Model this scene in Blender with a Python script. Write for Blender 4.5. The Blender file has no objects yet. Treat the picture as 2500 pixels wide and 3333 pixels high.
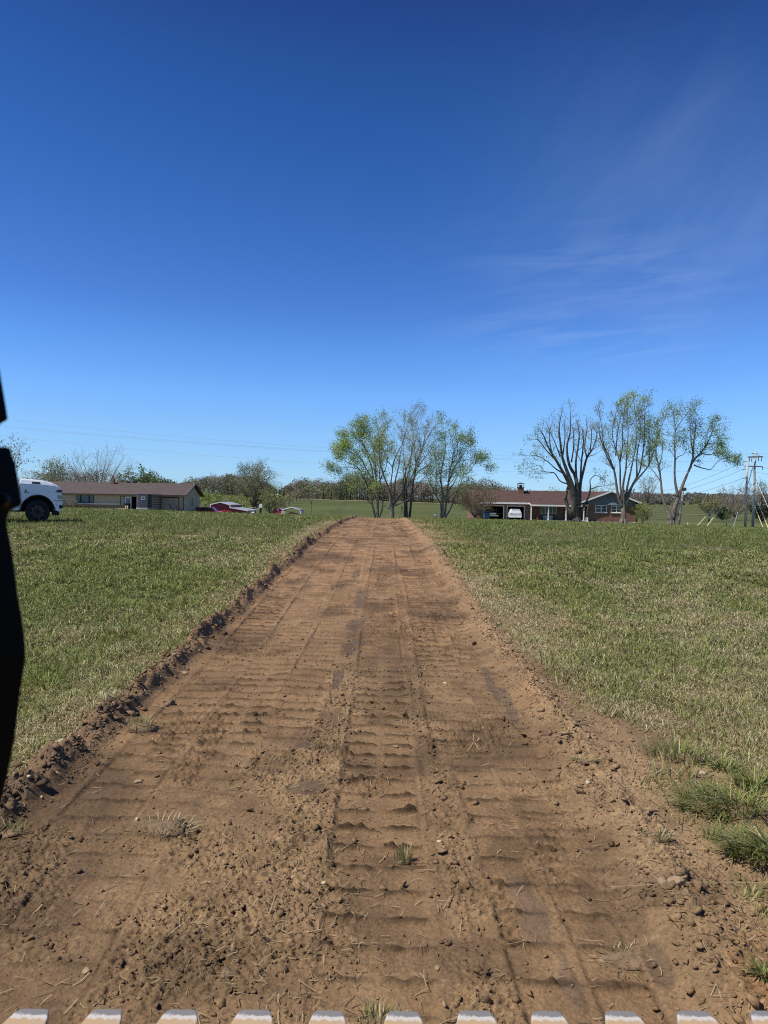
import bpy, math, random
import numpy as np
from mathutils import Vector, Matrix

# ------------------------------------------------------------------ camera, sky, sun, exposure
SC = bpy.context.scene
COL = SC.collection
F = 2311.0                                  # focal length of the photograph in its own pixels
CAM_H = 2.0
PITCH, ROLL = math.radians(0.656), math.radians(1.0)
CAM_R = Matrix.Rotation(math.pi/2 - PITCH, 3, 'X') @ Matrix.Rotation(ROLL, 3, 'Z')
cam_data = bpy.data.cameras.new('camera')
cam = bpy.data.objects.new('camera', cam_data)
COL.objects.link(cam)
cam.matrix_world = Matrix.Translation((0, 0, CAM_H)) @ CAM_R.to_4x4()
cam_data.sensor_fit = 'VERTICAL'
cam_data.sensor_height = 36.0
cam_data.lens = F/3333*36
cam_data.clip_start, cam_data.clip_end = 0.05, 6000
cam_data.dof.use_dof = True
cam_data.dof.focus_distance = 12.0
cam_data.dof.aperture_fstop = 8.5
SC.camera = cam

SUN_EL, SUN_AZ = math.radians(56), math.radians(248)      # azimuth clockwise from +Y (left, a little behind the camera)
SUN = Vector((math.sin(SUN_AZ)*math.cos(SUN_EL), math.cos(SUN_AZ)*math.cos(SUN_EL), math.sin(SUN_EL)))
world = bpy.data.worlds.new('World')
SC.world = world
world.use_nodes = True
nt = world.node_tree
bg = nt.nodes['Background']
sky = nt.nodes.new('ShaderNodeTexSky')
sky.sky_type = 'NISHITA'
sky.sun_disc = False
sky.sun_elevation, sky.sun_rotation = SUN_EL, SUN_AZ
sky.altitude, sky.air_density, sky.dust_density, sky.ozone_density = 200, 1.0, 0.2, 2.0
bg.inputs[1].default_value = 0.10
tc = nt.nodes.new('ShaderNodeTexCoord')
sep = nt.nodes.new('ShaderNodeSeparateXYZ')
nt.links.new(tc.outputs['Generated'], sep.inputs[0])
ramp = nt.nodes.new('ShaderNodeValToRGB')
nt.links.new(sep.outputs['Z'], ramp.inputs[0])
RAMP = [(0.0, (0.60, 0.93, 1.50)), (0.026, (0.58, 0.89, 1.45)), (0.06, (0.60, 0.90, 1.40)), (0.103, (0.63, 0.94, 1.40)),
        (0.145, (0.60, 0.95, 1.50)), (0.207, (0.47, 0.84, 1.44)), (0.266, (0.375, 0.69, 1.28)), (0.34, (0.30, 0.62, 1.17)),
        (0.409, (0.24, 0.56, 1.08)), (0.47, (0.207, 0.50, 1.0)), (0.526, (0.188, 0.43, 0.88)), (0.5756, (0.172, 0.33, 0.74)), (1.0, (0.15, 0.30, 0.68))]
els = ramp.color_ramp.elements
while len(els) < len(RAMP):
    els.new(0.5)
for e, (p, c) in zip(els, RAMP):
    e.position = p
for e, (p, c) in zip(els, RAMP):
    e.color = (c[0]/1.7, c[1]/1.7, c[2]/1.7, 1)
mul = nt.nodes.new('ShaderNodeVectorMath'); mul.operation = 'MULTIPLY'
nt.links.new(sky.outputs[0], mul.inputs[0]); nt.links.new(ramp.outputs[0], mul.inputs[1])
scl = nt.nodes.new('ShaderNodeVectorMath'); scl.operation = 'SCALE'; scl.inputs['Scale'].default_value = 1.58
nt.links.new(mul.outputs[0], scl.inputs[0])


def wmath(op, a, b=None, c=None):
    n = nt.nodes.new('ShaderNodeMath'); n.operation = op
    for i, v in enumerate((a, b, c)):
        if v is None: continue
        if isinstance(v, (int, float)): n.inputs[i].default_value = v
        else: nt.links.new(v, n.inputs[i])
    return n.outputs[0]


# thin cirrus in the right-hand part of the sky, by direction
ca = wmath('DIVIDE', sep.outputs['X'], wmath('MAXIMUM', sep.outputs['Y'], 0.05))
cb = wmath('DIVIDE', sep.outputs['Z'], wmath('MAXIMUM', sep.outputs['Y'], 0.05))
front = wmath('GREATER_THAN', sep.outputs['Y'], 0.1)


def cirrus(ca0, cb0, wa, wb, sx, sy, scale, lo, hi, slant):
    ga = wmath('POWER', wmath('DIVIDE', wmath('SUBTRACT', ca, ca0), wa), 2.0)
    gb = wmath('POWER', wmath('DIVIDE', wmath('SUBTRACT', cb, cb0), wb), 2.0)
    g = wmath('EXPONENT', wmath('MULTIPLY', wmath('ADD', ga, gb), -1.0))
    cmb = nt.nodes.new('ShaderNodeCombineXYZ')
    nt.links.new(wmath('MULTIPLY', ca, sx), cmb.inputs[0])
    nt.links.new(wmath('MULTIPLY', wmath('SUBTRACT', cb, wmath('MULTIPLY', ca, slant)), sy), cmb.inputs[1])
    n = nt.nodes.new('ShaderNodeTexNoise')
    n.inputs['Scale'].default_value = scale; n.inputs['Detail'].default_value = 7; n.inputs['Roughness'].default_value = 0.58
    n.inputs['Distortion'].default_value = 0.5
    nt.links.new(cmb.outputs[0], n.inputs['Vector'])
    m = nt.nodes.new('ShaderNodeMapRange')
    m.inputs['From Min'].default_value = lo; m.inputs['From Max'].default_value = hi
    nt.links.new(n.outputs[0], m.inputs['Value'])
    return wmath('MULTIPLY', m.outputs[0], g)


c1 = cirrus(0.32, 0.335, 0.17, 0.055, 1.0, 6.0, 6.0, 0.40, 0.75, 0.12)
c2 = cirrus(0.29, 0.245, 0.16, 0.045, 1.0, 7.0, 5.0, 0.40, 0.75, 0.16)
c3 = cirrus(0.40, 0.42, 0.20, 0.20, 1.0, 1.6, 2.6, 0.25, 0.80, 0.9)
csum = wmath('ADD', wmath('MULTIPLY', c1, 0.15), wmath('ADD', wmath('MULTIPLY', c2, 0.20), wmath('MULTIPLY', c3, 0.15)))
csum = wmath('MULTIPLY', csum, front)
mix = nt.nodes.new('ShaderNodeMix'); mix.data_type = 'RGBA'
nt.links.new(csum, mix.inputs['Factor'])
nt.links.new(scl.outputs[0], mix.inputs['A'])
mix.inputs['B'].default_value = (5.6, 6.9, 8.8, 1)
nt.links.new(mix.outputs['Result'], bg.inputs[0])

sun_data = bpy.data.lights.new('sun', 'SUN')
sun_data.energy = 4.7
sun_data.angle = math.radians(0.53)
sun_data.color = (1.0, 0.95, 0.87)
sun = bpy.data.objects.new('sun', sun_data)
COL.objects.link(sun)
sun.rotation_euler = SUN.to_track_quat('Z', 'Y').to_euler()
sun.location = (-30, -10, 40)

SC.view_settings.view_transform = 'Standard'
SC.view_settings.look = 'None'
SC.view_settings.exposure = 0.25
SC.view_settings.gamma = 1.0
SC.render.engine = 'CYCLES'
SC.cycles.use_denoising = False
SC.cycles.filter_width = 1.1
SC.cycles.max_bounces = 6
SC.cycles.diffuse_bounces = 3
SC.cycles.glossy_bounces = 3
SC.cycles.transmission_bounces = 3
SC.cycles.transparent_max_bounces = 6

random.seed(7)
rng = np.random.default_rng(7)


# ------------------------------------------------------------------ where a photograph pixel lies at depth d
def P(px, py, d):
    v = CAM_R @ Vector(((px-1250)/F, -(py-1666.5)/F, -1.0))
    v *= d/v.y
    return Vector((v.x, v.y, v.z+CAM_H))


# ------------------------------------------------------------------ noise
def _hash(ix, iy, seed):
    h = (ix.astype(np.int64)*374761393 + iy.astype(np.int64)*668265263 + seed*974634777) & 0xFFFFFFFF
    h = ((h ^ (h >> 13))*1274126177) & 0xFFFFFFFF
    h = ((h ^ (h >> 16))*2246822519) & 0xFFFFFFFF
    return ((h ^ (h >> 15)) & 0xFFFFFF)/float(0xFFFFFF)


def vnoise(x, y, seed=0):
    x, y = np.broadcast_arrays(np.asarray(x, float), np.asarray(y, float))
    ix, iy = np.floor(x), np.floor(y)
    fx, fy = x-ix, y-iy
    ux, uy = fx*fx*fx*(fx*(fx*6-15)+10), fy*fy*fy*(fy*(fy*6-15)+10)
    a, b = _hash(ix, iy, seed), _hash(ix+1, iy, seed)
    c, d = _hash(ix, iy+1, seed), _hash(ix+1, iy+1, seed)
    return ((a*(1-ux)+b*ux)*(1-uy)+(c*(1-ux)+d*ux)*uy)*2-1


def fbm(x, y, octaves=4, seed=0, gain=0.5):
    t, amp, tot = 0, 1.0, 0
    for o in range(octaves):
        t = t+amp*vnoise(x*2**o+o*17.3, y*2**o-o*9.1, seed+o)
        tot += amp
        amp *= gain
    return t/tot


def worley(x, y, seed=0):
    ix, iy = np.floor(x), np.floor(y)
    best = np.full(np.shape(x), 9.0)
    for dx in (-1, 0, 1):
        for dy in (-1, 0, 1):
            cx, cy = ix+dx, iy+dy
            px = cx+_hash(cx, cy, seed)
            py = cy+_hash(cx, cy, seed+91)
            best = np.minimum(best, (px-x)**2+(py-y)**2)
    return np.sqrt(best)


def sstep(a, b, x):
    t = np.clip((x-a)/(b-a), 0, 1)
    return t*t*(3-2*t)


# ------------------------------------------------------------------ terrain heights
T_D = np.array([25, 32, 40, 50, 65, 80, 100, 115, 140, 180, 240, 320, 420, 600, 900, 1400, 2600], float)
T_C = np.array([-300, 300, 700, 1050, 1250, 1450, 1600, 2000, 2450, 2900], float)
T_Y = np.array([
    [1700, 1677, 1663, 1656, 1655, 1656, 1658, 1659, 1662, 1660, 1640, 1612, 1606, 1602, 1598, 1596, 1596],
    [1706, 1682, 1667, 1657, 1656, 1658, 1661, 1662, 1666, 1664, 1642, 1612, 1606, 1602, 1600, 1600, 1602],
    [1728, 1699, 1681, 1671, 1669, 1671, 1677, 1686, 1696, 1690, 1655, 1613, 1609, 1607, 1606, 1608, 1610],
    [1744, 1712, 1692, 1681, 1678, 1681, 1683, 1685, 1685, 1670, 1649, 1627, 1620, 1616, 1615, 1616, 1618],
    [1754, 1721, 1700, 1688, 1686, 1686, 1686, 1685, 1682, 1669, 1650, 1632, 1624, 1620, 1620, 1622, 1624],
    [1758, 1727, 1706, 1693, 1690, 1688.5, 1687, 1686.5, 1684, 1671, 1655, 1640, 1632, 1626, 1625, 1626, 1628],
    [1762, 1731, 1711, 1700, 1695, 1692, 1690, 1689, 1685, 1675, 1660, 1647, 1640, 1632, 1624, 1624, 1630],
    [1770, 1739, 1721, 1712, 1707, 1704, 1702, 1701, 1695, 1684, 1671, 1662, 1652, 1640, 1626, 1622, 1634],
    [1779, 1748, 1733, 1725, 1720, 1718, 1716, 1714, 1704, 1692, 1680, 1671, 1661, 1643, 1628, 1622, 1640],
    [1788, 1758, 1744, 1736, 1731, 1728, 1725, 1722, 1712, 1700, 1688, 1678, 1667, 1648, 1632, 1624, 1644]], float)
T_U = (T_C-1250)/F
T_H = 1640+math.tan(ROLL)*(T_C-1250)
T_Z = -(T_Y-T_H[:, None])/F*T_D[None, :]


def _hermite_d(z, x):
    """Values of each column's profile (rows of z over T_D) at depths x -> (n_col, n)."""
    lx, lk = np.log(x), np.log(T_D)
    m = np.gradient(z, lk, axis=1)
    i = np.clip(np.searchsorted(lk, lx)-1, 0, len(lk)-2)
    h = lk[i+1]-lk[i]
    t = np.clip((lx-lk[i])/h, 0, 1)
    h00, h10, h01, h11 = 2*t**3-3*t**2+1, t**3-2*t**2+t, -2*t**3+3*t**2, t**3-t**2
    return h00*z[:, i]+h10*h*m[:, i]+h01*z[:, i+1]+h11*h*m[:, i+1]


def G(x, y):
    """Ground height (world z) at world x, y."""
    x, y = np.broadcast_arrays(np.asarray(x, float), np.asarray(y, float))
    shp = x.shape
    x, y = x.ravel(), y.ravel()
    near = CAM_H-2.0+0.0307*np.maximum(y, -30)-0.010*x*np.clip(1-np.abs(x)/80, 0.2, 1)
    yc = np.clip(y, 25.0, 2600)
    u = np.clip(x/yc, T_U[0], T_U[-1])
    prof = _hermite_d(T_Z, yc)
    j = np.clip(np.searchsorted(T_U, u)-1, 0, len(T_U)-2)
    t = (u-T_U[j])/(T_U[j+1]-T_U[j])
    n = np.arange(len(x))
    mm = np.gradient(prof, T_U, axis=0)
    h = T_U[j+1]-T_U[j]
    h00, h10, h01, h11 = 2*t**3-3*t**2+1, t**3-2*t**2+t, -2*t**3+3*t**2, t**3-t**2
    far = CAM_H+h00*prof[j, n]+h10*h*mm[j, n]+h01*prof[j+1, n]+h11*h*mm[j+1, n]
    w = sstep(10, 27, y)
    z = near*(1-w)+far*w
    amp = np.clip((y-3)/30, 0, 1)*0.5+0.5
    z = z+amp*0.022*fbm(x*0.45, y*0.45, 3, 5)
    return z.reshape(shp)


def g(x, y):
    return float(G(np.array([x]), np.array([y]))[0])


def on_ground(px, d, dz=0.0):
    """World point of the ground at depth d under the photograph column px."""
    p = P(px, 1680, d)
    return Vector((p.x, d, g(p.x, d)+dz))


# ------------------------------------------------------------------ materials
def new_mat(name):
    m = bpy.data.materials.new(name)
    m.use_nodes = True
    n = m.node_tree.nodes
    return m, m.node_tree, n['Principled BSDF']


def mat(name, col, rough=0.7, var=0.25, scale=6.0, metal=0.0, bump=0.0, bscale=40.0, spec=0.3, coat=0.0, attr=False):
    """A painted, wooden, metal or other plain surface with mottled colour and fine relief."""
    m, t, b = new_mat(name)
    L, N = t.links, t.nodes
    b.inputs['Roughness'].default_value = rough
    b.inputs['Metallic'].default_value = metal
    b.inputs['Specular IOR Level'].default_value = spec
    b.inputs['Coat Weight'].default_value = coat
    tcn = N.new('ShaderNodeTexCoord')
    nz = N.new('ShaderNodeTexNoise')
    nz.inputs['Scale'].default_value = scale; nz.inputs['Detail'].default_value = 5
    L.new(tcn.outputs['Object'], nz.inputs['Vector'])
    mr = N.new('ShaderNodeMapRange')
    mr.inputs['From Min'].default_value = 0.3; mr.inputs['From Max'].default_value = 0.7
    mr.inputs['To Min'].default_value = 1-var; mr.inputs['To Max'].default_value = 1+var
    L.new(nz.outputs[0], mr.inputs['Value'])
    mx = N.new('ShaderNodeVectorMath'); mx.operation = 'SCALE'
    if attr:
        at = N.new('ShaderNodeAttribute'); at.attribute_name = 'Col'
        L.new(at.outputs['Color'], mx.inputs[0])
    else:
        mx.inputs[0].default_value = col
    L.new(mr.outputs[0], mx.inputs['Scale'])
    L.new(mx.outputs[0], b.inputs['Base Color'])
    if bump:
        n2 = N.new('ShaderNodeTexNoise'); n2.inputs['Scale'].default_value = bscale; n2.inputs['Detail'].default_value = 4
        L.new(tcn.outputs['Object'], n2.inputs['Vector'])
        bp = N.new('ShaderNodeBump'); bp.inputs['Strength'].default_value = bump; bp.inputs['Distance'].default_value = 0.02
        L.new(n2.outputs[0], bp.inputs['Height'])
        L.new(bp.outputs[0], b.inputs['Normal'])
    return m


def wall_vec(t, horiz_scale=1.0):
    """(along the wall, up) as texture coordinates for walls standing in x or y."""
    N, L = t.nodes, t.links
    tcn = N.new('ShaderNodeTexCoord'); s = N.new('ShaderNodeSeparateXYZ')
    L.new(tcn.outputs['Object'], s.inputs[0])
    ad = N.new('ShaderNodeMath'); ad.operation = 'ADD'
    L.new(s.outputs['X'], ad.inputs[0]); L.new(s.outputs['Y'], ad.inputs[1])
    c = N.new('ShaderNodeCombineXYZ')
    L.new(ad.outputs[0], c.inputs[0]); L.new(s.outputs['Z'], c.inputs[1])
    return c.outputs[0]


def brick_mat(name, c1, c2, mortar, bw=0.34, bh=0.11):
    m, t, b = new_mat(name)
    N, L = t.nodes, t.links
    br = N.new('ShaderNodeTexBrick')
    br.inputs['Scale'].default_value = 1.0
    br.inputs['Brick Width'].default_value = bw; br.inputs['Row Height'].default_value = bh
    br.inputs['Mortar Size'].default_value = 0.012; br.inputs['Bias'].default_value = -0.1
    br.inputs['Color1'].default_value = (*c1, 1); br.inputs['Color2'].default_value = (*c2, 1); br.inputs['Mortar'].default_value = (*mortar, 1)
    v = wall_vec(t)
    L.new(v, br.inputs['Vector'])
    nz = N.new('ShaderNodeTexNoise'); nz.inputs['Scale'].default_value = 3.0; nz.inputs['Detail'].default_value = 4
    mp = N.new('ShaderNodeMapping'); mp.inputs['Scale'].default_value = (0.9, 3.0, 1)
    L.new(v, mp.inputs[0]); L.new(mp.outputs[0], nz.inputs['Vector'])
    mr = N.new('ShaderNodeMapRange'); mr.inputs['From Min'].default_value = 0.56; mr.inputs['From Max'].default_value = 0.66
    L.new(nz.outputs[0], mr.inputs['Value'])
    mx = N.new('ShaderNodeMix'); mx.data_type = 'RGBA'
    sc_ = N.new('ShaderNodeMath'); sc_.operation = 'MULTIPLY'; sc_.inputs[1].default_value = 0.55
    L.new(mr.outputs[0], sc_.inputs[0]); L.new(sc_.outputs[0], mx.inputs['Factor'])
    L.new(br.outputs[0], mx.inputs['A']); mx.inputs['B'].default_value = (*mortar, 1)
    L.new(mx.outputs['Result'], b.inputs['Base Color'])
    b.inputs['Roughness'].default_value = 0.9
    return m


def board_mat(name, col, pitch, vertical=False, rough=0.7, depth=0.5, var=0.12, metal=0.0):
    """Lapped boards or ribbed sheet: grooves every `pitch` metres."""
    m, t, b = new_mat(name)
    N, L = t.nodes, t.links
    v = wall_vec(t)
    s = N.new('ShaderNodeSeparateXYZ'); L.new(v, s.inputs[0])
    d = N.new('ShaderNodeMath'); d.operation = 'DIVIDE'; d.inputs[1].default_value = pitch
    L.new(s.outputs['X' if vertical else 'Y'], d.inputs[0])
    fr = N.new('ShaderNodeMath'); fr.operation = 'FRACT'; L.new(d.outputs[0], fr.inputs[0])
    bp = N.new('ShaderNodeBump'); bp.inputs['Strength'].default_value = depth; bp.inputs['Distance'].default_value = 0.03; bp.invert = True
    L.new(fr.outputs[0], bp.inputs['Height'])
    if depth > 0.6: L.new(bp.outputs[0], b.inputs['Normal'])
    nz = N.new('ShaderNodeTexNoise'); nz.inputs['Scale'].default_value = 2.5; nz.inputs['Detail'].default_value = 6
    L.new(v, nz.inputs['Vector'])
    mr = N.new('ShaderNodeMapRange'); mr.inputs['From Min'].default_value = 0.3; mr.inputs['From Max'].default_value = 0.7
    mr.inputs['To Min'].default_value = 1-var; mr.inputs['To Max'].default_value = 1+var
    L.new(nz.outputs[0], mr.inputs['Value'])
    gr = N.new('ShaderNodeMath'); gr.operation = 'GREATER_THAN'; gr.inputs[1].default_value = 0.08
    L.new(fr.outputs[0], gr.inputs[0])
    g2 = N.new('ShaderNodeMath'); g2.operation = 'MULTIPLY_ADD'; g2.inputs[1].default_value = 0.35; g2.inputs[2].default_value = 0.65
    L.new(gr.outputs[0], g2.inputs[0])
    g3 = N.new('ShaderNodeMath'); g3.operation = 'MULTIPLY'; L.new(g2.outputs[0], g3.inputs[0]); L.new(mr.outputs[0], g3.inputs[1])
    mx = N.new('ShaderNodeVectorMath'); mx.operation = 'SCALE'; mx.inputs[0].default_value = col
    L.new(g3.outputs[0], mx.inputs['Scale']); L.new(mx.outputs[0], b.inputs['Base Color'])
    b.inputs['Roughness'].default_value = rough; b.inputs['Metallic'].default_value = metal
    return m


def shingle_mat(name, col, col2):
    m, t, b = new_mat(name)
    N, L = t.nodes, t.links
    tcn = N.new('ShaderNodeTexCoord')
    br = N.new('ShaderNodeTexBrick'); br.inputs['Scale'].default_value = 1.0
    br.inputs['Brick Width'].default_value = 0.33; br.inputs['Row Height'].default_value = 0.14; br.inputs['Mortar Size'].default_value = 0.006
    br.inputs['Color1'].default_value = (*col, 1); br.inputs['Color2'].default_value = (*col2, 1)
    br.inputs['Mortar'].default_value = (col[0]*0.5, col[1]*0.5, col[2]*0.5, 1)
    L.new(tcn.outputs['Object'], br.inputs['Vector'])
    nz = N.new('ShaderNodeTexNoise'); nz.inputs['Scale'].default_value = 1.3; nz.inputs['Detail'].default_value = 8; nz.inputs['Roughness'].default_value = 0.7
    L.new(tcn.outputs['Object'], nz.inputs['Vector'])
    mr = N.new('ShaderNodeMapRange'); mr.inputs['From Min'].default_value = 0.3; mr.inputs['From Max'].default_value = 0.7
    mr.inputs['To Min'].default_value = 0.72; mr.inputs['To Max'].default_value = 1.28
    L.new(nz.outputs[0], mr.inputs['Value'])
    mx = N.new('ShaderNodeVectorMath'); mx.operation = 'SCALE'
    L.new(br.outputs[0], mx.inputs[0]); L.new(mr.outputs[0], mx.inputs['Scale']); L.new(mx.outputs[0], b.inputs['Base Color'])
    b.inputs['Roughness'].default_value = 0.9
    bp = N.new('ShaderNodeBump'); bp.inputs['Strength'].default_value = 0.5; bp.inputs['Distance'].default_value = 0.02
    L.new(nz.outputs[0], bp.inputs['Height']); L.new(bp.outputs[0], b.inputs['Normal'])
    return m


def leaf_mat(name, trans=0.35, rough=0.6, spec=0.25):
    m, t, b = new_mat(name)
    N, L = t.nodes, t.links
    at = N.new('ShaderNodeAttribute'); at.attribute_name = 'Col'
    b.inputs['Roughness'].default_value = rough; b.inputs['Specular IOR Level'].default_value = spec
    L.new(at.outputs['Color'], b.inputs['Base Color'])
    tr = N.new('ShaderNodeBsdfTranslucent'); L.new(at.outputs['Color'], tr.inputs['Color'])
    ms = N.new('ShaderNodeMixShader'); ms.inputs[0].default_value = trans
    L.new(b.outputs[0], ms.inputs[1]); L.new(tr.outputs[0], ms.inputs[2])
    L.new(ms.outputs[0], t.nodes['Material Output'].inputs['Surface'])
    return m


def bark_mat(name, c1, c2, scale=3.0):
    m, t, b = new_mat(name)
    N, L = t.nodes, t.links
    tcn = N.new('ShaderNodeTexCoord')
    mp = N.new('ShaderNodeMapping'); mp.inputs['Scale'].default_value = (3, 3, 0.7)
    L.new(tcn.outputs['Object'], mp.inputs[0])
    nz = N.new('ShaderNodeTexNoise'); nz.inputs['Scale'].default_value = scale; nz.inputs['Detail'].default_value = 8; nz.inputs['Roughness'].default_value = 0.65
    L.new(mp.outputs[0], nz.inputs['Vector'])
    cr = N.new('ShaderNodeValToRGB')
    cr.color_ramp.elements[0].position = 0.35; cr.color_ramp.elements[0].color = (*c1, 1)
    cr.color_ramp.elements[1].position = 0.68; cr.color_ramp.elements[1].color = (*c2, 1)
    L.new(nz.outputs[0], cr.inputs[0]); L.new(cr.outputs[0], b.inputs['Base Color'])
    b.inputs['Roughness'].default_value = 0.95; b.inputs['Specular IOR Level'].default_value = 0.1
    bp = N.new('ShaderNodeBump'); bp.inputs['Strength'].default_value = 0.8; bp.inputs['Distance'].default_value = 0.06
    L.new(nz.outputs[0], bp.inputs['Height']); L.new(bp.outputs[0], b.inputs['Normal'])
    return m


def glass_mat(name, col=(0.03, 0.045, 0.05)):
    return mat(name, col, rough=0.08, var=0.15, scale=1.2, spec=0.5)


M = {}
M['white'] = mat('white_paint', (0.78, 0.77, 0.74), 0.55, 0.06, 5)
M['cream'] = mat('cream_paint', (0.72, 0.62, 0.46), 0.6, 0.08, 5)
M['dark_trim'] = mat('dark_teal_trim', (0.02, 0.035, 0.035), 0.5)
M['brown_trim'] = mat('brown_fascia', (0.06, 0.045, 0.038), 0.6)
M['glass'] = glass_mat('window_glass')
M['curtain'] = mat('curtained_glass', (0.10, 0.13, 0.125), 0.15, 0.2, 2.0, spec=0.5)
M['dark'] = mat('dark_interior', (0.012, 0.012, 0.013), 0.9)  # near-black colour stands in for the shade inside openings
M['black'] = mat('black_plastic', (0.012, 0.012, 0.014), 0.5, 0.3, 12)
M['rubber'] = mat('tyre_rubber', (0.014, 0.014, 0.014), 0.8, 0.2, 20)
M['car_white'] = mat('white_car_paint', (0.72, 0.73, 0.74), 0.22, 0.02, 2, spec=0.5, coat=0.6)
M['chrome'] = mat('chrome', (0.65, 0.65, 0.66), 0.12, 0.05, 6, metal=1.0)
M['fleck'] = mat('wheel_bolts', (0.04, 0.04, 0.042), 0.3, 0.1, 9, spec=0.5)
M['headlight'] = mat('headlight_glass', (0.25, 0.27, 0.29), 0.08, 0.35, 14, spec=0.6)
M['taillight'] = mat('taillight', (0.22, 0.02, 0.02), 0.15, 0.1, 8, spec=0.5)
M['red_paint'] = mat('red_vehicle_paint', (0.45, 0.016, 0.022), 0.3, 0.06, 3, spec=0.5, coat=0.4)
M['blue_plastic'] = mat('blue_plastic', (0.016, 0.055, 0.125), 0.5, 0.15, 5)
M['concrete'] = mat('concrete', (0.50, 0.44, 0.36), 0.9, 0.15, 1.5, bump=0.3)
M['pole_wood'] = bark_mat('weathered_pole_wood', (0.36, 0.33, 0.285), (0.60, 0.56, 0.49), 6)
M['arm_wood'] = mat('crossarm_wood', (0.10, 0.085, 0.07), 0.85, 0.25, 8)
M['porcelain'] = mat('insulator', (0.05, 0.045, 0.05), 0.3, 0.2, 9)
M['wire'] = mat('aluminium_wire', (0.62, 0.63, 0.66), 0.35, 0.05, 2, metal=0.55)
M['yellow'] = mat('yellow_guard', (0.66, 0.61, 0.27), 0.5, 0.1, 2)
M['galv'] = mat('galvanised_metal', (0.55, 0.57, 0.60), 0.4, 0.12, 3, metal=0.5)
M['bark'] = bark_mat('grey_bark', (0.085, 0.070, 0.055), (0.25, 0.215, 0.175))
M['bark_dark'] = bark_mat('dark_bark', (0.055, 0.046, 0.038), (0.17, 0.145, 0.118))
M['twig'] = mat('twigs', (0.21, 0.178, 0.14), 0.9, 0.3, 2.0)
M['leaf'] = leaf_mat('spring_leaves')
M['grass'] = leaf_mat('grass_blades', 0.30, 0.55, 0.25)
M['wood_far'] = leaf_mat('far_woods', 0.15, 0.9, 0.05)
M['teal'] = mat('teal_cloth', (0.10, 0.42, 0.42), 0.8, 0.1, 6)
M['skin'] = mat('skin', (0.45, 0.25, 0.17), 0.55, 0.06, 8)
M['hair'] = mat('dark_hair', (0.02, 0.015, 0.012), 0.6, 0.2, 20)
M['trousers'] = mat('dark_cloth', (0.02, 0.022, 0.03), 0.85, 0.15, 8)
M['lumber'] = mat('raw_lumber', (0.50, 0.38, 0.23), 0.8, 0.15, 4)
M['terracotta'] = mat('terracotta', (0.36, 0.14, 0.07), 0.8, 0.1, 6)


# ------------------------------------------------------------------ object helpers
def tag(o, label=None, cat=None, group=None, kind=None):
    if label: o['label'] = label
    if cat: o['category'] = cat
    if group: o['group'] = group
    if kind: o['kind'] = kind
    return o


def empty(name, loc, label, cat, group=None, rz=0.0):
    o = bpy.data.objects.new(name, None)
    COL.objects.link(o)
    o.location = loc
    o.rotation_euler = (0, 0, rz)
    o.empty_display_size = 0.2
    return tag(o, label, cat, group)


def link_mesh(name, me, m, parent=None, smooth=False):
    for x in (m if isinstance(m, (list, tuple)) else [m]):
        me.materials.append(x)
    if smooth:
        me.polygons.foreach_set('use_smooth', np.ones(len(me.polygons), dtype=bool))
    o = bpy.data.objects.new(name, me)
    COL.objects.link(o)
    if parent is not None:
        o.parent = parent
    return o


def np_mesh(name, V, faces, m, parent=None, col=None, smooth=False, mat_idx=None):
    """Mesh from arrays. faces: list of (n, k) index arrays with k = 3 or 4."""
    me = bpy.data.meshes.new(name)
    faces = [f for f in faces if len(f)]
    me.vertices.add(len(V))
    me.vertices.foreach_set('co', np.ascontiguousarray(V, dtype=np.float32).ravel())
    nl = sum(f.size for f in faces)
    nf = sum(len(f) for f in faces)
    me.loops.add(nl)
    me.polygons.add(nf)
    me.loops.foreach_set('vertex_index', np.concatenate([f.ravel() for f in faces]).astype(np.int32))
    starts, s = [], 0
    for f in faces:
        starts.append(s+np.arange(len(f))*f.shape[1])
        s += f.size
    me.polygons.foreach_set('loop_start', np.concatenate(starts).astype(np.int32))
    if mat_idx is not None:
        me.polygons.foreach_set('material_index', np.asarray(mat_idx, dtype=np.int32))
    me.update(calc_edges=True)
    if col is not None:
        a = me.attributes.new('Col', 'FLOAT_COLOR', 'POINT')
        c = np.ones((len(V), 4), dtype=np.float32); c[:, :3] = col
        a.data.foreach_set('color', c.ravel())
    return link_mesh(name, me, m, parent, smooth)


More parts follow.
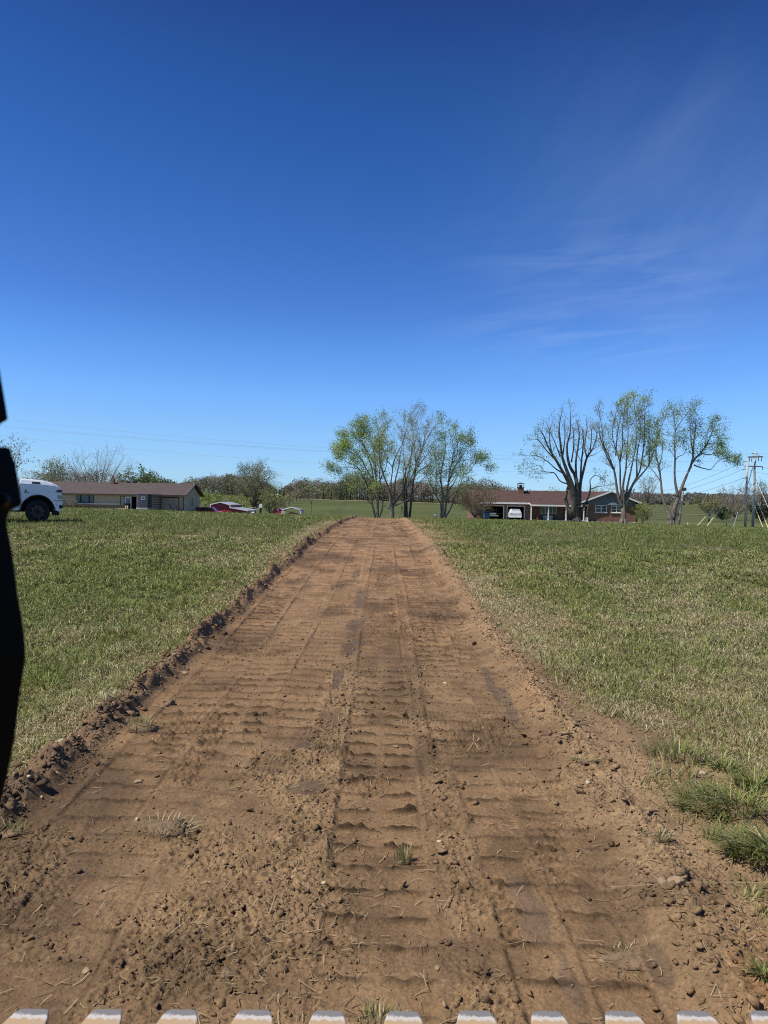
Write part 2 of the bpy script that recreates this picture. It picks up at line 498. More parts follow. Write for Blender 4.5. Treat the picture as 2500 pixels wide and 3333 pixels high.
class MB:
    """Collects boxes, polygons, tubes, prisms into one mesh."""
    def __init__(self):
        self.v, self.f = [], []

    def add(self, vs, fs):
        b = len(self.v)
        self.v += [tuple(p) for p in vs]
        self.f += [tuple(b+i for i in f) for f in fs]
        return self

    def box(self, x0, x1, y0, y1, z0, z1):
        return self.add([(x0, y0, z0), (x1, y0, z0), (x1, y1, z0), (x0, y1, z0), (x0, y0, z1), (x1, y0, z1), (x1, y1, z1), (x0, y1, z1)],
                        [(0, 3, 2, 1), (4, 5, 6, 7), (0, 1, 5, 4), (1, 2, 6, 5), (2, 3, 7, 6), (3, 0, 4, 7)])

    def poly(self, pts):
        return self.add(pts, [tuple(range(len(pts)))])

    def prism(self, prof, a, b, axis='y'):
        """Extrude a closed 2-D profile from a to b along an axis; profile is (x,z) for y, (y,z) for x, (x,y) for z."""
        n = len(prof)
        def mk(p, t):
            return (p[0], t, p[1]) if axis == 'y' else (t, p[0], p[1]) if axis == 'x' else (p[0], p[1], t)
        vs = [mk(p, a) for p in prof]+[mk(p, b) for p in prof]
        fs = [tuple(range(n)), tuple(range(2*n-1, n-1, -1))]+[(i, i+n, (i+1) % n+n, (i+1) % n) for i in range(n)]
        return self.add(vs, fs)

    def tube(self, pts, rad, k=8, cap=True):
        pts = [Vector(p) for p in pts]
        if not isinstance(rad, (list, tuple)): rad = [rad]*len(pts)
        vs, fs = [], []
        for i, p in enumerate(pts):
            d = (pts[min(i+1, len(pts)-1)]-pts[max(i-1, 0)]).normalized()
            ref = Vector((0, 0, 1)) if abs(d.z) < 0.9 else Vector((0, 1, 0))
            a = d.cross(ref).normalized(); b = d.cross(a)
            for j in range(k):
                t = 2*math.pi*j/k
                vs.append(p+(a*math.cos(t)+b*math.sin(t))*rad[i])
        for i in range(len(pts)-1):
            for j in range(k):
                fs.append((i*k+j, i*k+(j+1) % k, (i+1)*k+(j+1) % k, (i+1)*k+j))
        if cap:
            fs.append(tuple(range(k-1, -1, -1))); fs.append(tuple((len(pts)-1)*k+j for j in range(k)))
        return self.add(vs, fs)

    def lathe(self, c, prof, k=16, axis='z', cap=True):
        """Revolve (radius, height) pairs about an axis through c."""
        vs, fs = [], []
        for r, h in prof:
            for j in range(k):
                t = 2*math.pi*j/k
                a, b = r*math.cos(t), r*math.sin(t)
                vs.append((c[0]+a, c[1]+b, c[2]+h) if axis == 'z' else (c[0]+a, c[1]+h, c[2]+b) if axis == 'y' else (c[0]+h, c[1]+a, c[2]+b))
        n = len(prof)
        for i in range(n-1):
            for j in range(k):
                fs.append((i*k+j, i*k+(j+1) % k, (i+1)*k+(j+1) % k, (i+1)*k+j))
        if cap:
            fs.append(tuple(range(k-1, -1, -1))); fs.append(tuple((n-1)*k+j for j in range(k)))
        return self.add(vs, fs)

    def build(self, name, m, parent=None, smooth=False, bevel=0.0, loc=None):
        me = bpy.data.meshes.new(name)
        me.from_pydata(self.v, [], self.f)
        me.update()
        o = link_mesh(name, me, m, parent, smooth)
        if bevel:
            bm_ = o.modifiers.new('bevel', 'BEVEL'); bm_.width = bevel; bm_.segments = 2; bm_.limit_method = 'ANGLE'
        if loc is not None: o.location = loc
        return o


def copy_tree(o, parent=None):
    c = o.copy(); COL.objects.link(c)
    if parent is not None: c.parent = parent
    for ch in list(o.children): copy_tree(ch, c)
    return c

# ------------------------------------------------------------------ ground sheet
ROAD_L, ROAD_R = -2.14, 1.30            # edges of the graded track
SOIL_L, SOIL_R, SOIL_Y0, SOIL_Y1 = -3.5, 3.7, 1.2, 58.0


def ground_material():
    m, t, b = new_mat('grass_ground')
    N, L = t.nodes, t.links
    tcn = N.new('ShaderNodeTexCoord')

    def noise(scale, detail=5, rough=0.6):
        n = N.new('ShaderNodeTexNoise'); n.inputs['Scale'].default_value = scale
        n.inputs['Detail'].default_value = detail; n.inputs['Roughness'].default_value = rough
        L.new(tcn.outputs['Object'], n.inputs['Vector']); return n.outputs[0]

    def ramp_(v, *stops):
        r = N.new('ShaderNodeValToRGB')
        while len(r.color_ramp.elements) < len(stops): r.color_ramp.elements.new(0.5)
        for e, (p, c) in zip(r.color_ramp.elements, stops): e.position = p
        for e, (p, c) in zip(r.color_ramp.elements, stops): e.color = (*c, 1)
        L.new(v, r.inputs[0]); return r.outputs[0]
    near = ramp_(noise(22, 8, 0.7), (0.30, (0.028, 0.030, 0.012)), (0.48, (0.055, 0.060, 0.022)), (0.62, (0.13, 0.115, 0.055)), (0.8, (0.25, 0.21, 0.115)))
    mid = ramp_(noise(0.35, 7, 0.62), (0.30, (0.095, 0.115, 0.036)), (0.5, (0.125, 0.14, 0.048)), (0.66, (0.165, 0.165, 0.07)), (0.8, (0.21, 0.19, 0.10)))
    far = ramp_(noise(0.03, 6, 0.6), (0.30, (0.066, 0.084, 0.030)), (0.5, (0.085, 0.098, 0.037)), (0.7, (0.108, 0.112, 0.047)))
    s = N.new('ShaderNodeSeparateXYZ'); L.new(tcn.outputs['Object'], s.inputs[0])

    def band(lo, hi):
        r = N.new('ShaderNodeMapRange'); r.inputs['From Min'].default_value = lo; r.inputs['From Max'].default_value = hi
        L.new(s.outputs['Y'], r.inputs['Value']); return r.outputs[0]

    def mixc(f, a, b_):
        x = N.new('ShaderNodeMix'); x.data_type = 'RGBA'; L.new(f, x.inputs['Factor']); L.new(a, x.inputs['A']); L.new(b_, x.inputs['B']); return x.outputs['Result']
    c = mixc(band(25, 60), near, mid)
    c = mixc(band(105, 150), c, far)
    L.new(c, b.inputs['Base Color'])
    b.inputs['Roughness'].default_value = 0.95; b.inputs['Specular IOR Level'].default_value = 0.05
    bp = N.new('ShaderNodeBump'); bp.inputs['Strength'].default_value = 0.6; bp.inputs['Distance'].default_value = 0.05
    L.new(noise(9, 8, 0.7), bp.inputs['Height']); L.new(bp.outputs[0], b.inputs['Normal'])
    return m


ys = np.concatenate([np.linspace(-60, 0, 16), np.arange(0.5, 24, 0.5), np.geomspace(24, 130, 190)[0:], np.geomspace(131, 3200, 170)])
s_ = np.linspace(-1, 1, 361)
tt = np.sign(s_)*np.abs(s_)**1.7
wid = 34+0.95*np.maximum(ys, 0)
GX = tt[None, :]*wid[:, None]
GY = np.repeat(ys[:, None], len(tt), 1)
GZ = G(GX, GY)
under = sstep(SOIL_L+0.25, SOIL_L+0.75, GX)*(1-sstep(SOIL_R-0.75, SOIL_R-0.25, GX))*sstep(0.5, 2.0, GY)*(1-sstep(SOIL_Y1-3, SOIL_Y1-1, GY))
GZ = GZ-0.30*under


def grid_faces(nr, nc):
    i = np.arange(nr-1)[:, None]*nc+np.arange(nc-1)[None, :]
    return np.stack([i, i+1, i+nc+1, i+nc], -1).reshape(-1, 4)


ground = np_mesh('ground', np.stack([GX, GY, GZ], -1).reshape(-1, 3), [grid_faces(*GX.shape)], ground_material(), smooth=True)
tag(ground, 'rolling grass field running from the machine to the far wooded hills', 'ground', kind='structure')

# ------------------------------------------------------------------ dirt track
# caterpillar lanes: (centre x, half width, lug pitch, strength, y from, y to)
LANES = [(-1.72, 0.22, 0.235, 1.0, 4, 60), (-1.20, 0.24, 0.215, 1.0, 4.5, 60), (-0.68, 0.20, 0.225, 0.85, 5.5, 60), (0.05, 0.25, 0.215, 1.0, 2, 26),
         (0.58, 0.22, 0.235, 1.0, 5, 60), (1.02, 0.20, 0.215, 0.95, 2, 60), (-0.10, 0.24, 0.23, 0.8, 26, 60), (-1.45, 0.25, 0.21, 0.7, 2, 6), (0.85, 0.27, 0.24, 0.8, 2, 5.5)]
# smooth dark scraped places: (px, py, half length along the track m, half width m)
SMEARS = [(1105, 2190, 0.35, 0.055), (1160, 1862, 0.75, 0.10), (1172, 1948, 0.9, 0.12), (1160, 2025, 0.5, 0.12), (1155, 2090, 0.4, 0.13), (1655, 2285, 0.65, 0.05), (1745, 2985, 0.22, 0.09),
          (1840, 3150, 0.25, 0.05), (1690, 2870, 0.12, 0.06), (990, 2545, 0.12, 0.12), (1590, 2200, 0.8, 0.05), (985, 2410, 0.10, 0.08), (2140, 3130, 0.14, 0.05)]


def px_on_track(px, py):
    """Where the sight line of a photograph pixel meets the ground."""
    k = P(px, py, 1.0)
    yy_ = np.geomspace(1.4, 110, 3000)
    gap = CAM_H+(k.z-CAM_H)*yy_-G(k.x*yy_, yy_)
    i_ = int(np.argmax(gap < 0))
    return float(k.x*yy_[i_]), float(yy_[i_])


SM = [(*px_on_track(a, b), c, d) for a, b, c, d in SMEARS]


def soil(x, y):
    """Height of the worked soil above the field, its colour and how loose it is."""
    wob = 0.07*vnoise(y*1.1, 0*y+3.3, 21)+0.05*vnoise(y*3.7, 0*y+1.3, 22)
    el = x-(ROAD_L+wob)                                     # >0 inside the track
    er = (ROAD_R+0.06*vnoise(y*0.9, 0*y+7.1, 23)+0.05*vnoise(y*3.1, 0*y+9.1, 24))-x
    inside = sstep(-0.02, 0.10, el)*sstep(-0.05, 0.12, er)
    fade = np.clip(14/np.maximum(y, 14), 0.35, 1)
    # --- macro
    z = -0.045*inside
    z = z+0.020*fbm(x*0.8, y*0.5, 3, 31)*inside
    # left windrow: steep inner face, clods, tails off into the grass
    ridge_h = np.clip(0.075+0.10*fbm(y*1.1, 0*y, 3, 41)+0.05*vnoise(x*3, y*2.2, 43), 0.0, 0.2)
    ridge = sstep(0.03, -0.075, el)*(1-sstep(-0.12, -0.62, el)*1.0)
    ridge = np.where(el < -0.10, np.exp(-((el+0.09)/0.135)**2), ridge)
    cl = 1-np.clip(worley(x*9+0.6*vnoise(x*7, y*7, 3), y*9, 45), 0, 1)
    cl2 = 1-np.clip(worley(x*22, y*22, 46), 0, 1)
    rough = np.abs(fbm(x*3.4, y*3.4, 4, 47))
    z = z+0.85*ridge*(ridge_h*0.95+0.055*(cl-0.5)+0.030*(cl2-0.5)+0.22*(rough-0.15))
    # right berm: low, crumbled
    rb_h = np.clip(0.055+0.06*fbm(y*0.8, 0*y+5, 3, 51), 0.01, 0.2)
    rb = np.exp(-((er+0.20)/0.17)**2)
    z = z+rb*(rb_h+0.045*(cl-0.5)+0.018*(cl2-0.5))
    # loose crumbs between the lanes and in the foreground
    lane_any = np.zeros_like(x)
    lug = np.zeros_like(x)
    lugdark = np.zeros_like(x)
    for (cx, hw, pitch, st, y0, y1) in LANES:
        c = cx+0.10*vnoise(y*0.16, 0*y+cx*7, 61)
        m = sstep(hw+0.03, hw-0.03, np.abs(x-c))*sstep(y0-0.6, y0+0.6, y)*(1-sstep(y1-1, y1+1, y))
        patchy = np.clip(0.75+0.75*fbm(x*0.8+cx*9, y*0.45, 2, 63), 0.1, 1)
        ph = (y+0.025*vnoise(x*1.6, y*1.2, 64)+0.010*vnoise(x*19, y*5, 65))/pitch+cx*3
        f = ph-np.floor(ph)
        brk = np.clip(0.35+0.9*(0.5+0.5*vnoise(x*5.5+cx, np.floor(ph)*3.1, 66)), 0, 1.1)*(0.7+0.6*(0.5+0.5*vnoise(x*22, np.floor(ph)*2.1, 69)))
        prof = np.exp(-((f-0.5)/0.085)**2)*brk-0.20*np.exp(-((f-0.72)/0.08)**2)
        half = 1-0.8*np.exp(-((x-c)/0.035)**2)*(1 if hw > 0.23 else 0.3)
        lug = np.maximum(lug*(1-m), lug)+m*st*patchy*(prof*half-0.35)*np.clip(0.016+0.0028*y, 0.02, 0.034)*(1+0.8*vnoise(x*28, y*28, 60)*prof)
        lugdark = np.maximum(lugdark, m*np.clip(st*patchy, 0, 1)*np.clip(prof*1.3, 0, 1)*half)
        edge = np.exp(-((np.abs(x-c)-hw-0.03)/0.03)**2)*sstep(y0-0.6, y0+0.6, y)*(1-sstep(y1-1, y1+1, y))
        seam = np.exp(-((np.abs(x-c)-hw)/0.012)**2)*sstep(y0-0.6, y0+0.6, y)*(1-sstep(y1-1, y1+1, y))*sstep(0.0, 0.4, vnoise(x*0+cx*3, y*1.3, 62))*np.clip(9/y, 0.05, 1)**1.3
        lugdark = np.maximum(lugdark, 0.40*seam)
        z = z-0.007*seam*inside+0.012*edge*patchy*inside*(0.6+0.8*vnoise(x*9, y*9, 67))
        lane_any = np.maximum(lane_any, m*patchy)
    smear = np.zeros_like(x)
    for sx, sy, la, wa in SM:
        q = ((x-sx-0.12*(y-sy)*0.3)/wa)**2+((y-sy)/la)**2+1.1*fbm(x*7, y*4, 4, 68)
        smear = np.maximum(smear, sstep(1.2, 0.45, q))
    loose = np.clip(0.5+1.1*fbm(x*0.75+4, y*0.42, 4, 71), 0, 1)
    loose = np.clip(loose*(1-0.75*lane_any)+0.75*np.exp(-((x+0.42)/0.24)**2)*sstep(9, 5, y)+0.65*np.exp(-((x-0.42)/0.12)**2)*sstep(8, 4.5, y)
                    + 0.40*sstep(4.4, 3.0, y)*sstep(0.3, -0.3, x), 0, 1)*np.clip(0.75+0.9*fbm(x*2.3, y*2.3, 3, 77), 0.15, 1)*(1-smear)
    loose = np.maximum(loose, np.clip(rb*0.9+ridge*0.9, 0, 1))
    outer_r = sstep(0.05, -0.25, er)
    loose = np.maximum(loose, 0.55*outer_r)
    z = z+lug*inside*(1-smear)*(1-0.6*np.clip(loose-0.3, 0, 1))
    w1 = 1-np.clip(worley(x*34, y*34, 72), 0, 1)
    w2 = 1-np.clip(worley(x*70, y*70, 73), 0, 1)
    w0 = 1-np.clip(worley(x*13+vnoise(x*9, y*9, 8), y*13, 74), 0, 1)
    near = np.clip(7/np.maximum(y, 1), 0.3, 1)
    z = z+loose*(0.014*np.maximum(w0-0.62, 0)*2.2+0.010*(w1-0.5)+0.008*(w2-0.5)*near+0.012*fbm(x*8, y*8, 4, 76))
    z = z+(1-loose)*(1-smear)*(0.005*fbm(x*14, y*14, 3, 75)+0.004*(w1-0.5)*sstep(0.45, 0.7, w1))*inside
    # crumbled, torn-up patches: lumps and pits
    rz = np.clip(sstep(0.22, 0.5, fbm(x*1.3+3, y*1.05, 4, 84))+0.8*sstep(0.35, 0.8, loose)*sstep(8, 4, y)+sstep(0.35, 0.1, np.hypot((x+0.42)/1.0, (y-5.25)/0.75)), 0, 1)*np.maximum(inside, 0.5*outer_r)*(1-smear)
    lump = 1-np.abs(fbm(x*6.5, y*6.5, 5, 85, 0.6))*2.6
    l2 = 1-np.clip(worley(x*24+0.8*vnoise(x*12, y*12, 12), y*24, 86)*1.25, 0, 1)
    z = z+rz*(0.013*(lump-0.35)+0.018*(l2-0.35)+0.016*(w1-0.5)+0.010*(w2-0.5)*near)
    # shallow dents and torn places
    tear = sstep(0.30, 0.62, fbm(x*1.9+9, y*1.5, 4, 81))*inside
    z = z-0.022*tear*(0.4+fbm(x*9, y*9, 3, 82))
    # --- colour
    dry = np.array([0.258, 0.172, 0.092]); plate = np.array([0.192, 0.119, 0.062]); dark = np.array([0.088, 0.056, 0.033])
    red = np.array([0.272, 0.158, 0.082]); grey = np.array([0.092, 0.070, 0.052]); orange = np.array([0.32, 0.165, 0.065])
    thatch = np.array([0.20, 0.165, 0.085])
    e = lambda a: a[..., None]
    far_red = sstep(5, 20, y)*0.75+0.15*fbm(x*0.5, y*0.3, 3, 91)
    c = plate*(1-e(far_red))+red*e(far_red)
    c = c*(1-e(loose)*0.75)+(dry*(1-e(far_red)*0.35)+red*e(far_red)*0.35)*e(loose)*0.75
    moist = sstep(0.05, 0.55, fbm(x*1.1+20, y*0.7, 4, 92))
    moist = np.maximum(moist, 0.75*sstep(0.15, 0.5, fbm(x*2.6+5, y*2.0, 4, 98)))
    c = c*(1-0.68*e(moist))+dark*0.68*e(moist)
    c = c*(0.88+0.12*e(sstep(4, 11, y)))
    sm_a = smear*np.clip(0.25+y/18, 0.3, 0.62)
    c = c*(1-e(sm_a))+grey*e(sm_a)
    streak = sstep(0.12, 0.5, fbm(x*1.5+2, y*1.9+0.5*vnoise(x*2, y*0.5, 99), 3, 100))*sstep(7, 14, y)*inside
    c = c*(1-0.30*e(streak))
    c = c*(1-0.72*e(lugdark*inside))*(1+0.10*e(lane_any*inside))  # cleat lines darkened in colour for damp crumbs and their small shadows
    om = np.clip(rb*0.9*sstep(0.0, 0.5, fbm(x*1.5, y*0.9, 3, 93)+0.25), 0, 1)*sstep(9, 5, y)
    c = c*(1-0.6*e(om))+orange*0.6*e(om)
    bx_, by_ = px_on_track(2475, 2510)
    c = c+(np.array([0.42, 0.31, 0.165])-c)*0.75*e(sstep(1.1, 0.5, np.hypot((x-bx_)/0.45, (y-by_)/0.30)+0.3*fbm(x*6, y*6, 3, 101)))
    ridge_c = np.clip(ridge*1.2, 0, 1)
    c = c*(1-0.7*e(ridge_c))+np.array([0.135, 0.088, 0.052])*0.7*e(ridge_c)
    tan_r = outer_r*np.clip(0.55+0.8*fbm(x*1.3, y*1.0, 3, 94), 0, 1)
    c = c*(1-0.6*e(tan_r))+np.array([0.30, 0.205, 0.115])*0.6*e(tan_r)
    grow = np.clip(sstep(-0.35, -0.75, el)+sstep(-0.55, -1.3, er)*np.clip(0.4+fbm(x*2, y*2, 3, 95), 0, 1), 0, 1)
    c = c*(1-0.7*e(grow))+thatch*0.7*e(grow)
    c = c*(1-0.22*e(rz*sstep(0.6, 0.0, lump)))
    speck = sstep(0.72, 0.9, vnoise(x*60, y*60, 96))*loose
    c = c*(1+0.30*e(fbm(x*5, y*5, 4, 97))+0.55*e(speck)+0.22*e(w1-0.5)*e(loose))
    # tuck the outer rim under the field
    rim = np.maximum(sstep(SOIL_L+0.25, SOIL_L, x), sstep(SOIL_R-0.25, SOIL_R, x))
    rim = np.maximum(rim, sstep(SOIL_Y1-2, SOIL_Y1, y))
    z = z*(1-rim)+0.012*(1-rim)-0.05*rim
    return z, np.clip(c, 0.01, 0.8), loose


yv = np.concatenate([np.linspace(SOIL_Y0, 2.3, 40)[:-1], 1.0/np.linspace(1/2.3, 1/SOIL_Y1, 980)])
xv = np.linspace(SOIL_L, SOIL_R, 940)
RX, RY = np.meshgrid(xv, yv)
RX = RX+0.3*(xv[1]-xv[0])*vnoise(RX*90, RY*90, 2)
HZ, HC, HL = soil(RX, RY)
RZ = G(RX, RY)+HZ


def soil_material():
    m, t, b = new_mat('worked_soil')
    N, L = t.nodes, t.links
    at = N.new('ShaderNodeAttribute'); at.attribute_name = 'Col'
    tcn = N.new('ShaderNodeTexCoord')
    n1 = N.new('ShaderNodeTexNoise'); n1.inputs['Scale'].default_value = 55; n1.inputs['Detail'].default_value = 8; n1.inputs['Roughness'].default_value = 0.75
    L.new(tcn.outputs['Object'], n1.inputs['Vector'])
    mr = N.new('ShaderNodeMapRange'); mr.inputs['From Min'].default_value = 0.28; mr.inputs['From Max'].default_value = 0.72
    mr.inputs['To Min'].default_value = 0.55; mr.inputs['To Max'].default_value = 1.45
    L.new(n1.outputs[0], mr.inputs['Value'])
    sc_ = N.new('ShaderNodeVectorMath'); sc_.operation = 'SCALE'
    L.new(at.outputs['Color'], sc_.inputs[0]); L.new(mr.outputs[0], sc_.inputs['Scale'])
    L.new(sc_.outputs[0], b.inputs['Base Color'])
    b.inputs['Roughness'].default_value = 0.92; b.inputs['Specular IOR Level'].default_value = 0.12
    n2 = N.new('ShaderNodeTexVoronoi'); n2.inputs['Scale'].default_value = 75
    L.new(tcn.outputs['Object'], n2.inputs['Vector'])
    bp = N.new('ShaderNodeBump'); bp.inputs['Strength'].default_value = 0.35; bp.inputs['Distance'].default_value = 0.008; bp.invert = True
    L.new(n2.outputs['Distance'], bp.inputs['Height'])
    b2 = N.new('ShaderNodeBump'); b2.inputs['Strength'].default_value = 0.6; b2.inputs['Distance'].default_value = 0.006
    L.new(n1.outputs[0], b2.inputs['Height']); L.new(bp.outputs[0], b2.inputs['Normal']); L.new(b2.outputs[0], b.inputs['Normal'])
    return m


M['soil'] = soil_material()
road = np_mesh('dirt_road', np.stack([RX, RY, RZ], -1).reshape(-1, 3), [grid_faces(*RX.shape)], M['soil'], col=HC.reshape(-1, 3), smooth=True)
tag(road, 'freshly graded brown dirt track with crawler tread marks between two grass fields', 'dirt road', kind='structure')


def soil_z(x, y):
    x, y = np.atleast_1d(np.asarray(x, float)), np.atleast_1d(np.asarray(y, float))
    z, c, l = soil(x, y)
    return G(x, y)+z, c, l


# ------------------------------------------------------------------ crumbs and clods of soil (stuff)
def ico():
    t = (1+5**0.5)/2
    v = np.array([(-1, t, 0), (1, t, 0), (-1, -t, 0), (1, -t, 0), (0, -1, t), (0, 1, t), (0, -1, -t), (0, 1, -t), (t, 0, -1), (t, 0, 1), (-t, 0, -1), (-t, 0, 1)], float)
    v /= np.linalg.norm(v[0])
    f = np.array([(0, 11, 5), (0, 5, 1), (0, 1, 7), (0, 7, 10), (0, 10, 11), (1, 5, 9), (5, 11, 4), (11, 10, 2), (10, 7, 6), (7, 1, 8),
                  (3, 9, 4), (3, 4, 2), (3, 2, 6), (3, 6, 8), (3, 8, 9), (4, 9, 5), (2, 4, 11), (6, 2, 10), (8, 6, 7), (9, 8, 1)])
    return v, f


def ico2():
    v, f = ico()
    vs, cache, out = [tuple(p) for p in v], {}, []
    def mid(a, b):
        k = (min(a, b), max(a, b))
        if k not in cache:
            p = np.array(vs[a])+np.array(vs[b]); p /= np.linalg.norm(p); vs.append(tuple(p)); cache[k] = len(vs)-1
        return cache[k]
    for a, b, c in f:
        ab, bc, ca_ = mid(a, b), mid(b, c), mid(c, a)
        out += [(a, ab, ca_), (b, bc, ab), (c, ca_, bc), (ab, bc, ca_)]
    return np.array(vs), np.array(out)


IV, IF = ico()


def random_rot(n):
    q = rng.normal(size=(n, 4)); q /= np.linalg.norm(q, axis=1)[:, None]
    w, x, y, z = q.T
    return np.stack([np.stack([1-2*(y*y+z*z), 2*(x*y-z*w), 2*(x*z+y*w)], -1), np.stack([2*(x*y+z*w), 1-2*(x*x+z*z), 2*(y*z-x*w)], -1),
                     np.stack([2*(x*z-y*w), 2*(y*z+x*w), 1-2*(x*x+y*y)], -1)], 1)


def clods(x, y, size, sink=0.25):
    n = len(x)
    zz, c, l = soil_z(x, y)
    v = IV[None]*np.clip(1+0.38*rng.normal(size=(n, 12, 1)), 0.35, 1.9)*np.array([1, 1, 1])
    v = v*rng.uniform(0.45, 1.3, size=(n, 1, 3))
    v = np.einsum('nij,nkj->nki', random_rot(n), v)
    v[..., 2] *= 0.62
    v = v*size[:, None, None]
    v[..., 0] += x[:, None]; v[..., 1] += y[:, None]; v[..., 2] += (zz+size*(0.55-sink))[:, None]
    f = (IF[None]+12*np.arange(n)[:, None, None]).reshape(-1, 3)
    col = np.repeat(c*rng.uniform(0.75, 1.3, size=(n, 1)), 12, 0)
    return v.reshape(-1, 3), f, col


N0 = 170000
yy = 2.2*np.exp(rng.random(N0)*math.log(20/2.2))
xx = rng.uniform(-3.0, 3.2, N0)
_, _, ll = soil_z(xx, yy)
keep = rng.random(N0) < np.clip((ll-0.25)/0.75, 0, 1)**1.6*0.7+0.035
xx, yy = xx[keep], yy[keep]
sz = 0.0034*np.exp(rng.exponential(0.42, len(xx)))*np.clip(yy/4.5, 0.8, 1.6)
# larger clods on the windrow, the berm and the loose strips
n1 = 3200
y1 = 2.6*np.exp(rng.random(n1)*math.log(45/2.6)); x1 = ROAD_L-0.10+rng.normal(0, 0.12, n1)-0.05
n2 = 1700
y2 = 2.6*np.exp(rng.random(n2)*math.log(40/2.6)); x2 = ROAD_R+0.18+rng.normal(0, 0.17, n2)
n3 = 450
y3 = 2.4*np.exp(rng.random(n3)*math.log(9/2.4)); x3 = np.where(rng.random(n3) < 0.5, -0.42+rng.normal(0, 0.22, n3), 0.42+rng.normal(0, 0.12, n3))
xb = np.concatenate([xx, x1, x2, x3]); yb = np.concatenate([yy, y1, y2, y3])
sb = np.concatenate([np.minimum(sz, 0.016), np.clip(0.009*np.exp(rng.exponential(0.42, n1)), 0, 0.038), np.clip(0.007*np.exp(rng.exponential(0.45, n2)), 0, 0.030), np.clip(0.006*np.exp(rng.exponential(0.5, n3)), 0, 0.028)])
cv, cf, cc = clods(xb, yb, sb)
tag(np_mesh('soil_clods', cv, [cf], M['soil'], col=cc), 'loose brown crumbs and clods of soil on the graded track and its berms', 'soil clods', kind='stuff')

# ------------------------------------------------------------------ straw and root litter (stuff)
nS = 15000
ysn = 2.3*np.exp(rng.random(nS)*math.log(16/2.3)); xsn = rng.uniform(-2.7, 3.2, nS)
pk = rng.random(nS) < np.clip(0.15+0.55*np.exp(-((xsn+0.35)/0.5)**2)*(ysn < 5)+0.7*(xsn > 1.3)+0.5*(xsn < -2.1), 0, 1)
xsn, ysn = xsn[pk], ysn[pk]; nS = len(xsn)
zsn, _, _ = soil_z(xsn, ysn)
ln = rng.uniform(0.02, 0.05, nS)*np.exp(rng.exponential(0.35, nS)); wd = rng.uniform(0.0008, 0.0019, nS)*np.clip(ysn/3.5, 1, 3)
an = rng.uniform(0, math.pi, nS); tilt = rng.normal(0, 0.22, nS); bend = rng.normal(0, 0.25, nS)
SV = []
for k, t_ in enumerate((-0.5, 0.0, 0.5)):
    ox = t_*ln*np.cos(an)+(bend*ln*(0.25-t_*t_))*-np.sin(an); oy = t_*ln*np.sin(an)+(bend*ln*(0.25-t_*t_))*np.cos(an)
    oz = zsn+0.006+t_*ln*np.sin(tilt)+0.004
    for s2 in (-1, 1):
        SV.append(np.stack([xsn+ox-s2*wd*np.sin(an), ysn+oy+s2*wd*np.cos(an), oz], -1))
SV = np.stack(SV, 1).reshape(-1, 3)
b6 = 6*np.arange(nS)[:, None]
SF = np.concatenate([b6+np.array([0, 2, 3, 1]), b6+np.array([2, 4, 5, 3])])
sc3 = np.repeat(np.array([0.42, 0.33, 0.19])*rng.uniform(0.55, 1.35, (nS, 1)), 6, 0)
tag(np_mesh('straw_litter', SV, [SF], M['grass'], col=sc3), 'dry straw stems and torn roots scattered over the soil', 'straw litter', kind='stuff')


# ------------------------------------------------------------------ grass blades
GREEN = np.array([[0.185, 0.220, 0.046], [0.240, 0.270, 0.070], [0.300, 0.325, 0.110], [0.140, 0.172, 0.040]])
STRAW = np.array([[0.46, 0.40, 0.22], [0.36, 0.31, 0.16], [0.60, 0.53, 0.32], [0.27, 0.23, 0.12]])


